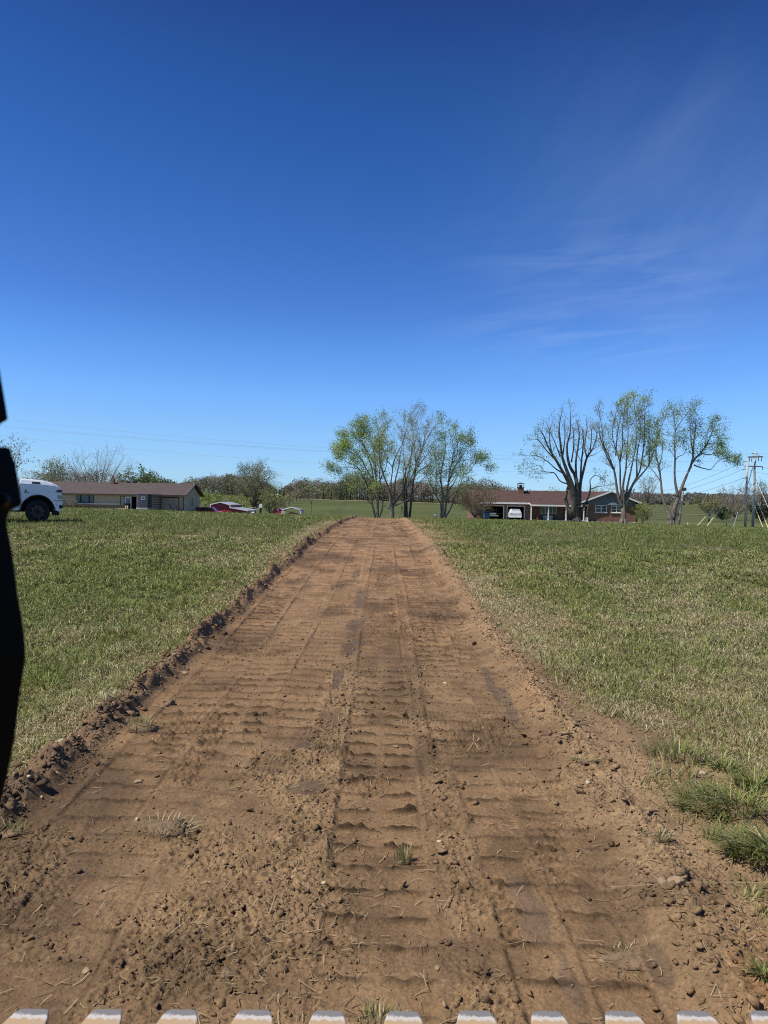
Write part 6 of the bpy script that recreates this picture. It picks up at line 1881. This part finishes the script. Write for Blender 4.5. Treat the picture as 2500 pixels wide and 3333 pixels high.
# ------------------------------------------------------------------ red barn, shed, carport, tank, sign
bd = 150.0
BX = lambda px, d=bd: (px-1250)/F*d
bx = BX(717.6)
bz = g(bx, bd)
zz_ = lambda px, py, d=bd: P(px, py, d).z-bz
barn = empty('red_barn', (bx, bd, bz), 'red metal monitor barn with white trim and pale roof in the dip behind the field', 'barn')
za_, ze1, zc, ze2 = zz_(717.6, 1633.5), zz_(750, 1642.5), zz_(750, 1650.5), zz_(808, 1661.5)
x1, x2 = BX(750)-bx, BX(808)-bx
x0, xm = BX(685)-bx, BX(640)-bx
BL = 11.0
w = MB()
w.prism([(x0+0.15, -0.6), (x1-0.15, -0.6), (x1-0.15, ze1-0.05), (0, za_-0.14), (x0+0.15, ze1-0.05)], 0, 0.15)
w.prism([(x1-0.148, -0.6), (x2-0.3, -0.6), (x2-0.3, ze2-0.1), (x1-0.148, zc-0.1)], 0.002, 0.148)
w.prism([(xm+0.3, -0.6), (x0+0.148, -0.6), (x0+0.148, zc-0.1), (xm+0.3, ze2-0.1)], 0.002, 0.148)
w.box(x1-0.3, x1-0.15, 0.152, BL, zc, ze1-0.05); w.box(x0+0.15, x0+0.3, 0.152, BL, zc, ze1-0.05)
w.box(x2-0.45, x2-0.3, 0.152, BL, -0.6, ze2-0.1); w.box(xm+0.3, xm+0.45, 0.152, BL, -0.6, ze2-0.1); w.box(xm+0.3, x2-0.3, BL+0.002, BL+0.15, -0.6, ze2)
w.build('wall', M['red_metal'], barn)
w = MB()
w.prism([(x0-0.05, ze1-0.06), (x0-0.05, ze1), (0, za_), (x1+0.05, ze1), (x1+0.05, ze1-0.06), (0, za_-0.06)], -0.3, BL+0.3)
w.prism([(x1-0.14, zc-0.06), (x1-0.14, zc), (x2, ze2), (x2, ze2-0.06)], -0.3, BL+0.3)
w.prism([(xm, ze2-0.06), (xm, ze2), (x0+0.14, zc), (x0+0.14, zc-0.06)], -0.3, BL+0.3)
w.build('roof', M['roof_metal'], barn)
w = MB()
tw = 0.17
for a, b_ in (((x0-0.08, ze1), (0, za_)), ((0, za_), (x1+0.08, ze1)), ((x1-0.14, zc), (x2+0.03, ze2)), ((xm-0.03, ze2), (x0+0.14, zc))):
    w.prism([(a[0], a[1]-tw), (b_[0], b_[1]-tw), (b_[0], b_[1]+0.03), (a[0], a[1]+0.03)], -0.36, -0.302)
w.box(x1-0.14, x1+0.04, -0.358, -0.304, zc, ze1-tw); w.box(x0-0.04, x0+0.14, -0.358, -0.304, zc, ze1-tw)
w.build('trim', M['white'], barn)
MB().tube([(-0.02, -0.35, za_-0.55), (-0.02, -0.05, za_-0.50)], 0.05).build('barn_lamp', M['chrome'], barn)

sx_ = BX(904, 142); sz_ = g(sx_, 142); st_ = P(904, 1653, 142).z-sz_
shed = empty('red_shed', (sx_, 142, sz_), 'small red shed with red roof and white plate left of the carport', 'shed')
hw_ = 1.02
MB().prism([(-hw_, -0.5), (hw_, -0.5), (hw_, st_*0.72), (0.25, st_-0.06), (-0.25, st_-0.06), (-hw_, st_*0.72)], 0, 3.2).build('wall', M['red_metal'], shed)
MB().prism([(-hw_-0.12, st_*0.70), (-hw_-0.1, st_*0.74), (-0.25, st_), (0.25, st_), (hw_+0.1, st_*0.74), (hw_+0.12, st_*0.70), (0.25, st_-0.05), (-0.25, st_-0.05)], -0.15, 3.3).build('roof', M['red_paint'], shed)
MB().box(-0.22, 0.22, -0.04, -0.002, st_*0.78, st_*0.92).build('plate', M['white'], shed)

cx0, cx1, cd = BX(919, 138), BX(979, 138), 138.0
cmx = (cx0+cx1)/2; cz_ = g(cmx, cd); ct = P(948, 1651.7, cd).z-cz_; chw = (cx1-cx0)/2
carp = empty('carport', (cmx, cd, cz_), 'open metal carport with white arched frame in the pasture', 'carport')
prof = [(-chw, -0.3), (-chw, ct*0.66), (-chw+0.12, ct*0.76), (-chw+0.4, ct*0.83), (0, ct), (chw-0.4, ct*0.83), (chw-0.12, ct*0.76), (chw, ct*0.66), (chw, -0.3)]
for y in (0.0, 1.7, 3.4, 5.1):
    MB().tube([(a, y, b_) for a, b_ in prof], 0.12 if y == 0 else 0.05, 6).build('frame', M['white'], carp)
w = MB()
rp = prof[1:-1]
w.prism([(a*1.02, b_+0.075) for a, b_ in rp]+[(a, b_+0.055) for a, b_ in reversed(rp)], -0.1, 5.3)
w.build('roof', mat('grey_carport_sheet', (0.20, 0.21, 0.21), 0.6, 0.1, 3), carp)
rb = empty('red_wagon', (cmx-0.25, cd+3.6, g(cmx-0.25, cd+3.6)), 'low red farm wagon parked under the carport', 'wagon')
MB().prism([(-0.95, 0.35), (0.95, 0.35), (0.9, ct*0.52), (-0.4, ct*0.6), (-0.95, ct*0.42)], -0.6, 0.6).build('body', M['red_paint'], rb, bevel=0.03)
for s in (-1, 1):
    for x in (-0.6, 0.6): wheel(rb, (x, s*0.62, 0.26), 0.26, 0.14, 'y', 0, face=s)
pf = MB()
for k in range(8): pf.box(-0.9+k*0.25, -0.78+k*0.25, -0.03, 0.03, -0.2, ct*0.40+0.05*(k % 2))
pf.box(-1.0, 1.05, 0.032, 0.07, ct*0.12, ct*0.18); pf.box(-1.0, 1.05, 0.032, 0.07, ct*0.32, ct*0.37)
tag(pf.build('picket_fence', M['pole_wood'], loc=(cmx+0.9, cd+4.6, g(cmx+0.9, cd+4.6))), 'short weathered picket panel behind the right half of the carport', 'fence')

tkx = BX(824.5, 132); tk = empty('propane_tank', (tkx, 132, P(824.5, 1671, 132).z-0.30), 'small white domed tank in the grass right of the red barn', 'tank')
MB().lathe((0, 0, 0), [(0.05, 0.62), (0.22, 0.58), (0.30, 0.45), (0.30, -0.3), (0.26, -0.6), (0.2, -2.0)], 14).build('shell', M['white'], tk, smooth=True)
yp = MB()
for k, (px, h) in enumerate(((815, 0.9), (837, 0.75))):
    yp.tube([(BX(px, 134)-BX(826, 134), 0, -2.0), (BX(px, 134)-BX(826, 134), 0, h)], 0.035, 6)
yp.tube([(BX(812, 134)-BX(826, 134), 0, 0.9), (BX(832, 134)-BX(826, 134), 0, 0.82)], 0.03, 6); yp.tube([(BX(812, 134)-BX(826, 134), 0.02, 0.45), (BX(846, 134)-BX(826, 134), 0.02, 0.66)], 0.03, 6)
tag(yp.build('pipe_gate', M['galv'], loc=(BX(826, 134), 134, P(826, 1667, 134).z)), 'thin grey pipe gate beside the right end of the barn roof', 'gate')

sp_ = P(848, 1668, 60.0)
gz_ = g(sp_.x, 60.0)
sg = empty('sign_post', (sp_.x, 60.0, gz_), 'small white notice on a black post standing at the crest of the left field', 'sign')
top = P(848, 1640, 60).z-gz_; bot = P(848, 1652.5, 60).z-gz_
MB().box(-0.085, 0.085, 0.0, 0.10, -0.2, bot).build('post', M['black'], sg)
MB().box(-0.115, 0.115, -0.02, 0.002, bot-0.01, top).build('notice', M['white'], sg)

# wire fence running away across the pasture
fe = empty('wire_fence', (P(1078, 1676, 125).x, 125, g(P(1078, 1676, 125).x, 125)), 'thin wire fence on slim posts running back through the left pasture', 'fence')
fp = []
for k in range(9):
    px, d = 1078+k*6.2, 125*(300/125)**(k/8)
    x = P(px, 1660, d).x
    fp.append(Vector((x-fe.location.x, d-125, g(x, d)-fe.location.z)))
    MB().tube([(0, 0, -0.1), (0, 0, 1.35)], 0.045, 5).build('fence_post', M['arm_wood'], fe, loc=fp[-1])
st = MB()
for h in (0.5, 0.9, 1.25): st.tube([p+Vector((0, 0, h)) for p in fp], 0.012, 3)
st.build('strand', M['arm_wood'], fe)

# ------------------------------------------------------------------ utility poles, wires, guys
pA_t, pA_b = P(2433.5, 1495, 100), P(2425.6, 1716, 100)
pB_t, pB_b = P(2458.7, 1471.5, 101), P(2450, 1718, 101)
POLES = 'wooden utility poles at the right'


def pole(t_, b_, r, label, name='utility_pole', group=POLES, m='pole_wood'):
    b2 = Vector((b_.x, b_.y, g(b_.x, b_.y)-0.3))
    o = empty(name, b2, label, 'utility pole', group)
    MB().tube([(0, 0, 0), ((t_-b2)*0.5)[:], (t_-b2)[:]], [r, r*0.9, r*0.78], 12).build('shaft', M[m], o, smooth=True)
    return o, b2


A, A0 = pole(pA_t, pA_b, 0.17, 'shorter bare wooden utility pole with side insulators, left of the tall pair')
B, B0 = pole(pB_t, pB_b, 0.19, 'taller wooden utility pole carrying two crossarms, right of the pair')


def local(px, py, d, o): return P(px, py, d)-Vector(o.location)


def insulator(o, p, dirv, L=0.34):
    dv_ = Vector(dirv).normalized()
    m = MB()
    pts = [p+dv_*(L*k/6) for k in range(7)]
    m.tube(pts, [0.03, 0.06, 0.035, 0.06, 0.035, 0.06, 0.03], 8)
    return m.build('insulator', M['porcelain'], o)


# upper crossarm (a double timber) with hanging insulators and braces
a0, a1 = local(2435.8, 1487.5, 100.8, B), local(2481.3, 1486.3, 100.8, B)
ca_ = MB()
for dy in (-0.16, 0.16):
    ca_.tube([a0+Vector((0, dy, 0)), a1+Vector((0, dy, 0))], 0.085, 4)
ca_.build('crossarm', M['arm_wood'], B)
b0, b1 = local(2424.4, 1517, 100.8, B), local(2482.3, 1519, 100.8, B)
MB().tube([b0, b1], 0.075, 4).build('crossarm', M['arm_wood'], B)
for t in (0.08, 0.24, 0.70, 0.90):
    p = a0.lerp(a1, t); insulator(B, p+Vector((0, -0.1, -0.06)), (0.10*(1 if t > .5 else -1), 0, -1), 0.62)
pt = local(2459, 1473, 101, B)
for t in (0.28, 0.78):
    MB().tube([a0.lerp(a1, t)+Vector((0, -0.2, 0.05)), pt+Vector((0, -0.2, -0.12))], 0.03, 5).build('arm_brace', M['arm_wood'], B)
MB().tube([local(2450, 1521, 100.7, B), local(2436, 1573, 100.2, B)], 0.05, 5).build('strut', M['arm_wood'], B)
insulator(B, pt+Vector((-0.05, 0, -0.1)), (-1, 0, -0.15), 0.5)
insulator(B, b1, (0, 0, -1), 0.45)
for py in (1502, 1526, 1554.5): insulator(A, local(2431.5-(py-1495)*0.035, py, 100, A), (-1, 0.3, -0.25), 0.55)
for py in (1588,): MB().lathe(local(2430, py, 100, A), [(0.19, -0.05), (0.19, 0.05)], 12).build('band', M['black'], A)


def wire(A_, mid, left, label, name='power_line', over=1.3, r=0.0075, n=40, group='overhead wires'):
    """Sagging conductor from a pole over the field to the left, through three points given as (px, py); plan is a straight line."""
    L_ = P(left[0], left[1], 76.0)
    um = (mid[0]-1250)/F
    dx, dy = L_.x-A_.x, L_.y-A_.y
    t = (um*A_.y-A_.x)/(dx-um*dy)
    zm = P(mid[0], mid[1], A_.y+dy*t).z
    # z(t) = a + b t + c t^2
    a = A_.z; c = ((zm-a)/t-(L_.z-a))/(t-1); b = (L_.z-a)-c
    m = MB()
    m.tube([(A_.x+dx*s, A_.y+dy*s, a+b*s+c*s*s) for s in np.linspace(0, over, n)], r, 4)
    return tag(m.build(name, M['wire']), label, 'power line', group)


wire(pt+Vector(B.location)+Vector((-0.5, 0, -0.2)), (1100, 1460), (34, 1366), 'topmost overhead wire, from the tall pole head across the sky to the left')
wire(a0+Vector(B.location)+Vector((0.2, -0.1, -0.5)), (1100, 1470), (20, 1387), 'upper of the two close middle wires crossing the sky')
wire(a0.lerp(a1, 0.24)+Vector(B.location)+Vector((0, -0.1, -0.6)), (1100, 1473), (10, 1390), 'lower of the two close middle wires crossing the sky')
wire(P(2431, 1526, 100)+Vector((-0.5, 0.1, -0.1)), (1100, 1512), (30, 1421), 'lowest long overhead wire, passing below the others behind the maples')


def span(p0, p1, sag, label, cat='power line', r=0.014, name='power_line', group='overhead wires', m='wire'):
    w_ = MB()
    w_.tube([p0.lerp(p1, s)-Vector((0, 0, sag*4*s*(1-s))) for s in np.linspace(0, 1, 24)], r, 4)
    return tag(w_.build(name, M[m]), label, cat, group)


for i, (py, e) in enumerate(((1502, (2040, 1597)), (1526, (2035, 1604)), (1554.5, (2040, 1611)))):
    span(P(2430, py, 100)+Vector((-0.5, 0.15, -0.12)), P(*e, 230), 2.2, ('top', 'middle', 'bottom')[i]+' wire of the three running from the shorter pole down behind the brick house', r=0.02, m='arm_wood')
for i, (p0, yr) in enumerate(((pB_t, 1480), (a1+Vector(B.location), 1487), (b1+Vector(B.location), 1535), (P(2434, 1526, 100), 1560))):
    span(p0+Vector((0.05, 0, -0.1)), P(2620, yr, 104), 0.25, ('highest', 'second highest', 'third highest', 'lowest')[i]+' short wire leaving the pole pair towards the right edge')
# guy wires with pale yellow guards
GUYS = [((1437, 1130), (1605, 1555), 1330, A), ((1525, 1215), (1660, 1535), 1385, B), ((1530, 1035), (1760, 1545), 1340, B)]
for i, (a_, b_, gy, o) in enumerate(GUYS):
    q = lambda p: (2000+p[0]/3.318, 1250+p[1]/3.318)
    e = P(*q(b_), 97); e.z = g(e.x, e.y)
    s_p = P(*q(a_), 100 if o is A else 101)
    t = empty('guy_wire', e, ('left', 'middle', 'right')[i]+' of three guy wires slanting down from the pole pair to the right', 'guy wire', 'guy wires of the pole pair')
    MB().tube([(0, 0, -0.1), (s_p-e)[:]], 0.016, 4).build('cable', M['wire'], t)
    f_ = (1555-gy)/(1555-a_[1])
    MB().tube([(0, 0, 0.0), ((s_p-e)*min(f_, 0.55))[:]], 0.05, 6).build('guard', M['yellow'], t)
LG = [((893, 1535), (962, 1442), 1555), ((899, 1532), (985, 1443), 1530), ((1000, 1537), (1066, 1450), 1500), ((1004, 1535), (1080, 1462), 1520)]
for i, (a_, b_, py) in enumerate(LG):
    e = P(2000+a_[0]/3.318, 1250+a_[1]/3.318, 97.5); e.z = g(e.x, e.y)
    h = P(2000+b_[0]/3.318, 1250+b_[1]/3.318, 98.0)
    tp = P(2429, py, 100) if i < 2 else P(2455, py, 101)
    t = empty('guy_wire', e, ('outer yellow guard of the left slanting pair on the lawn', 'inner yellow guard of the left slanting pair on the lawn', 'outer yellow guard of the slanting pair nearer the poles', 'inner yellow guard of the slanting pair nearer the poles')[i], 'guy wire', 'guy wires anchored on the lawn left of the poles')
    d_ = (tp-e)
    k = (h-e).length/d_.length
    MB().tube([(0, 0, -0.1), d_[:]], 0.010, 4).build('cable', M['wire'], t)
    MB().tube([(0, 0, 0), (d_*k)[:]], 0.045, 6).build('guard', M['yellow'], t)
e = P(2387, 1714, 106); e.z = g(e.x, e.y)
t = empty('guy_wire', e, 'single thin grey rod slanting up beside the ivy-wrapped trunk', 'guy wire')
MB().tube([(0, 0, -0.1), (P(2402, 1666, 106)-e)[:]], 0.05, 6).build('guard', M['galv'], t)

# leaning service pole with a transformer can, behind the forked maple
C_, C0 = pole(P(2223.6, 1588, 99), P(2210, 1710.5, 99), 0.14, 'pale leaning service pole with a small box, against the forked maple', 'service_pole', None)
MB().box(-0.2, 0.28, -0.2, 0.2, -0.45, 0.0).build('service_box', M['arm_wood'], C_, loc=local(2226, 1587, 98.9, C_))
span(P(2062, 1606, 112), P(2222, 1612, 99), 0.15, 'slack service wire from the brick house to the leaning pole', r=0.016, m='arm_wood')
t = empty('marker_post', on_ground(2239.5, 103), 'small pale squat marker standing in the grass right of the leaning pole', 'marker')
MB().lathe((0, 0, 0), [(0.10, -0.05), (0.10, 0.22), (0.06, 0.26), (0.08, 0.34), (0.03, 0.40)], 10).build('body', M['concrete'], t)
ws = empty('white_shed', on_ground(2489, 300), 'far tiny white shed at the right edge behind the cedar', 'shed')
MB().prism([(-1.1, -1), (1.1, -1), (1.1, 3.6), (0, 4.2), (-1.1, 3.6)], 0, 3).build('wall', M['white'], ws)
MB().prism([(-1.3, 3.6), (0, 4.35), (1.3, 3.6), (1.3, 3.52), (0, 4.25), (-1.3, 3.52)], -0.2, 3.2).build('roof', M['galv'], ws)

# ------------------------------------------------------------------ tripod and seated person beyond the end of the track
tb = on_ground(1308, 88)
tp = empty('survey_tripod', tb, 'thin surveying tripod with a small instrument on top, between the maple trunks', 'tripod')
hT = P(1308, 1652, 88).z-tb.z
for a in (90, 210, 330):
    a = math.radians(a)
    MB().tube([(0.05*math.cos(a), 0.05*math.sin(a), hT-0.14), (0.42*math.cos(a), 0.42*math.sin(a), -0.03)], [0.03, 0.022], 6).build('leg', M['arm_wood'], tp)
MB().lathe((0, 0, hT-0.16), [(0.10, 0), (0.10, 0.04), (0.06, 0.06), (0.06, 0.16), (0.08, 0.18), (0.08, 0.30), (0.03, 0.33)], 10).build('level', M['badge'], tp)


def skin_figure(name, pts, edges, radii, m, parent, root=0, sub=2):
    me = bpy.data.meshes.new(name)
    me.from_pydata(pts, edges, [])
    o = link_mesh(name, me, m, parent)
    sk = o.modifiers.new('skin', 'SKIN')
    me.skin_vertices.new() if not me.skin_vertices else None
    for i, r in enumerate(radii):
        me.skin_vertices[0].data[i].radius = (r, r) if not isinstance(r, tuple) else r
        me.skin_vertices[0].data[i].use_root = (i == root)
    o.modifiers.new('sub', 'SUBSURF').render_levels = sub
    return o


pb = on_ground(1418, 137)
# base of the figure sits on the far slope; seen from behind the crest
person = empty('person', pb, 'person with dark hair in a light teal shirt sitting low on the grass', 'person')
body_pts = [(0, 0, 0.14), (0, 0.0, 0.34), (0, 0.01, 0.52), (0, 0.0, 0.62), (0, -0.02, 0.72), (0, -0.03, 0.82), (0, -0.02, 0.90),
            (-0.17, 0, 0.56), (-0.25, -0.06, 0.36), (-0.20, -0.24, 0.22), (-0.17, -0.32, 0.20), (0.17, 0, 0.56), (0.25, -0.06, 0.36), (0.20, -0.24, 0.22), (0.17, -0.32, 0.20),
            (-0.11, -0.02, 0.12), (-0.34, -0.30, 0.15), (-0.10, -0.46, 0.07), (0.0, -0.52, 0.05), (0.11, -0.02, 0.12), (0.34, -0.28, 0.15), (0.12, -0.50, 0.07), (0.0, -0.60, 0.05)]
body_edges = [(0, 1), (1, 2), (2, 3), (3, 4), (4, 5), (5, 6), (2, 7), (7, 8), (8, 9), (9, 10), (2, 11), (11, 12), (12, 13), (13, 14), (0, 15), (15, 16), (16, 17), (17, 18), (0, 19), (19, 20), (20, 21), (21, 22)]
body_r = [0.15, 0.135, 0.14, 0.055, 0.085, 0.105, 0.07, 0.06, 0.047, 0.036, 0.03, 0.06, 0.047, 0.036, 0.03, 0.09, 0.075, 0.055, 0.045, 0.09, 0.075, 0.055, 0.045]
skin_figure('body', body_pts, body_edges, body_r, M['skin'], person)
skin_figure('shirt', [(0, 0, 0.17), (0, 0, 0.34), (0, 0.01, 0.52), (0, 0, 0.585), (-0.17, 0, 0.56), (-0.235, -0.05, 0.40), (0.17, 0, 0.56), (0.235, -0.05, 0.40)], [(0, 1), (1, 2), (2, 3), (2, 4), (4, 5), (2, 6), (6, 7)],
            [0.172, 0.16, 0.163, 0.08, 0.08, 0.068, 0.08, 0.068], M['teal'], person)
skin_figure('trousers', [(0, 0, 0.12), (-0.11, -0.02, 0.12), (-0.34, -0.30, 0.15), (-0.12, -0.44, 0.075), (0.11, -0.02, 0.12), (0.34, -0.28, 0.15), (0.14, -0.48, 0.075)], [(0, 1), (1, 2), (2, 3), (0, 4), (4, 5), (5, 6)],
            [0.165, 0.11, 0.092, 0.07, 0.11, 0.092, 0.07], M['trousers'], person)
MB().lathe((0, 0.015, 0.70), [(0.06, -0.02), (0.118, 0.04), (0.125, 0.12), (0.11, 0.20), (0.06, 0.255), (0.01, 0.265)], 14).build('hair', M['hair'], person, smooth=True)
MB().tube([(-0.05, -0.135, 0.755), (0.05, -0.135, 0.755)], 0.012, 6).build('mouth', M['taillight'], person)
MB().tube([(0, -0.135, 0.83), (0, -0.16, 0.79)], [0.012, 0.02], 6).build('nose', M['skin'], person)
for s in (-1, 1): MB().lathe((s*0.04, -0.13, 0.835), [(0.004, -0.012), (0.016, 0), (0.004, 0.012)], 8).build('eye', M['hair'], person)

# ------------------------------------------------------------------ the machine the picture is taken from: cab pillar and toothed bucket
ld = empty('track_loader', (0, 0, 0), 'track loader seen from its seat: black cab pillar and toothed steel bucket edge', 'loader')
PD = 0.55


def pil(pts, y0, y1):
    return MB().prism([(P(px, py, PD).x, P(px, py, PD).z) for px, py in pts], y0, y1)


upper = [(-160, 1100), (-30, 1080), (0, 1200), (12, 1270), (22, 1330), (27, 1362), (24, 1369), (6, 1378), (0, 1384), (-10, 1400), (-160, 1420)]
pil(upper, PD-0.07, PD).build('cab_bracket', M['steel_dark'], ld, bevel=0.003)
lower = [(-160, 1470), (-10, 1462), (18, 1459), (37, 1457), (42, 1482), (47, 1494), (55, 1512), (62, 1560), (70, 1612), (75, 1638), (66, 1650), (50, 1655), (32, 1668), (25, 1690), (27, 1720),
         (34, 1752), (42, 1790), (52, 1860), (62, 1940), (74, 2010), (83, 2070), (86, 2110), (85, 2150), (78, 2200), (68, 2260), (60, 2330), (52, 2400), (40, 2460), (26, 2530), (12, 2590), (0, 2640), (-60, 2900), (-120, 3300), (-400, 3500), (-400, 1500)]
pil(lower, PD-0.08, PD).build('cab_pillar', M['steel_dark'], ld, bevel=0.004)
MB().box(-0.66, -0.42, PD-0.10, PD-0.02, 0.55, 2.40).build('cab_post', M['steel_dark'], ld)
MB().box(-0.70, 0.70, -1.2, PD-0.02, 2.42, 2.50).build('unseen_cab_roof', M['steel_dark'], ld)  # out of view, added to keep the sun off the pillar
MB().box(-0.70, -0.662, -1.2, PD-0.02, 0.50, 2.418).build('unseen_cab_side', M['steel_dark'], ld)  # unseen solid panel, added to block low sun from the pillar
MB().box(-0.70, 0.70, -1.25, -1.202, 0.50, 2.50).build('cab_back', M['steel_dark'], ld)
MB().lathe((P(29, 1627, PD-0.08).x, PD-0.084, P(29, 1627, PD-0.08).z), [(0.004, -0.001), (0.0035, -0.004), (0.001, -0.005)], 12, 'y').build('pillar_bolt', M['black'], ld)


def tooth_material():
    m, t, b = new_mat('worn_tooth_steel')
    N, L = t.nodes, t.links
    tcn = N.new('ShaderNodeTexCoord'); s = N.new('ShaderNodeSeparateXYZ'); L.new(tcn.outputs['Object'], s.inputs[0])
    nz = N.new('ShaderNodeTexNoise'); nz.inputs['Scale'].default_value = 26; nz.inputs['Detail'].default_value = 7; nz.inputs['Roughness'].default_value = 0.7
    L.new(tcn.outputs['Object'], nz.inputs['Vector'])
    geo = N.new('ShaderNodeObjectInfo')
    jt = N.new('ShaderNodeMath'); jt.operation = 'MULTIPLY_ADD'; jt.inputs[1].default_value = 0.07; jt.inputs[2].default_value = -0.035
    L.new(nz.outputs[0], jt.inputs[0])
    ad = N.new('ShaderNodeMath'); ad.operation = 'ADD'; L.new(s.outputs['Y'], ad.inputs[0]); L.new(jt.outputs[0], ad.inputs[1])
    r = N.new('ShaderNodeMapRange'); r.inputs['From Min'].default_value = -0.043; r.inputs['From Max'].default_value = -0.036
    L.new(ad.outputs[0], r.inputs['Value'])
    mx = N.new('ShaderNodeMix'); mx.data_type = 'RGBA'; L.new(r.outputs[0], mx.inputs['Factor'])
    n3 = N.new('ShaderNodeTexNoise'); n3.inputs['Scale'].default_value = 38; n3.inputs['Detail'].default_value = 8; n3.inputs['Roughness'].default_value = 0.75
    mp_ = N.new('ShaderNodeMapping'); mp_.inputs['Scale'].default_value = (1.6, 0.55, 1); L.new(tcn.outputs['Object'], mp_.inputs[0]); L.new(mp_.outputs[0], n3.inputs['Vector'])
    c3_ = N.new('ShaderNodeValToRGB'); c3_.color_ramp.elements[0].position = 0.50; c3_.color_ramp.elements[0].color = (0.40, 0.27, 0.145, 1)
    c3_.color_ramp.elements[1].position = 0.66; c3_.color_ramp.elements[1].color = (0.30, 0.29, 0.28, 1); L.new(n3.outputs[0], c3_.inputs[0]); L.new(c3_.outputs[0], mx.inputs['A']); mx.inputs['B'].default_value = (0.54, 0.50, 0.44, 1)
    r2 = N.new('ShaderNodeMapRange'); r2.inputs['From Min'].default_value = -0.027; r2.inputs['From Max'].default_value = -0.020
    L.new(ad.outputs[0], r2.inputs['Value'])
    m2 = N.new('ShaderNodeMix'); m2.data_type = 'RGBA'; L.new(r2.outputs[0], m2.inputs['Factor']); L.new(mx.outputs['Result'], m2.inputs['A']); m2.inputs['B'].default_value = (0.20, 0.19, 0.175, 1)
    L.new(m2.outputs['Result'], b.inputs['Base Color'])
    mt = N.new('ShaderNodeMath'); mt.operation = 'MULTIPLY'; mt.inputs[1].default_value = 0.08; L.new(r.outputs[0], mt.inputs[0]); L.new(mt.outputs[0], b.inputs['Metallic'])
    rg = N.new('ShaderNodeMapRange'); rg.inputs['To Min'].default_value = 0.9; rg.inputs['To Max'].default_value = 0.38; L.new(r.outputs[0], rg.inputs['Value']); L.new(rg.outputs[0], b.inputs['Roughness'])
    bp = N.new('ShaderNodeBump'); bp.inputs['Strength'].default_value = 0.35; bp.inputs['Distance'].default_value = 0.004; L.new(nz.outputs[0], bp.inputs['Height']); L.new(bp.outputs[0], b.inputs['Normal'])
    return m


M['tooth'] = tooth_material()
M['bucket'] = mat('dusty_bucket_steel', (0.30, 0.22, 0.14), 0.8, 0.3, 8, bump=0.3)
TD = 1.95
c0 = P(1250, 3288, TD)
bk = MB()
bk.box(-1.2, 1.2, 1.42, 1.68, c0.z-0.075, c0.z-0.045)
bk.box(-1.2, 1.2, 0.95, 1.419, c0.z-0.13, c0.z-0.09)
bk.box(-1.2, 1.2, 0.90, 0.949, c0.z-0.13, c0.z+0.12)
for s in (-1.2, 1.17): bk.box(s, s+0.03, 0.95, 1.42, c0.z-0.089, c0.z+0.02)
bucket = bk.build('bucket', M['bucket'], ld)
for s in (-1, 1):
    MB().prism([(-0.3, 0.35), (0.95, c0.z-0.10), (0.95, c0.z+0.05), (-0.3, 0.60)], s*1.02-0.06, s*1.02+0.06, 'x').build('lift_arm', M['steel_dark'], ld, bevel=0.01)
MB().box(-0.8, 0.8, -1.6, -0.2, 0.30, 0.62).build('chassis', M['steel_dark'], ld)
MB().box(-0.62, -0.56, -0.2, PD, 0.50, 0.56).build('cab_sill', M['steel_dark'], ld)
for i, cx in enumerate((-125, 113, 354, 594, 832, 1070, 1312, 1545, 1777, 2017, 2250, 2484, 2720)):
    dy = (3281, 3281, 3282, 3283, 3284, 3287, 3288, 3287, 3288, 3288, 3287, 3287, 3287)[i]
    p = P(cx, dy, TD)
    wj = 1+0.05*math.sin(i*2.1)
    prof = [(-0.0445*wj, -0.014), (-0.041*wj, -0.006), (-0.035*wj, -0.0015), (-0.026*wj, 0.0), (0.026*wj, 0.0), (0.035*wj, -0.0015), (0.041*wj, -0.006), (0.0445*wj, -0.014), (0.049*wj, -0.03), (0.056*wj, -0.06), (0.058*wj, -0.30), (-0.058*wj, -0.30), (-0.056*wj, -0.06), (-0.049*wj, -0.03)]
    MB().prism(prof, -0.022, 0.0, 'z').build('tooth', M['tooth'], bucket, bevel=0.004, loc=(p.x, p.y, p.z))
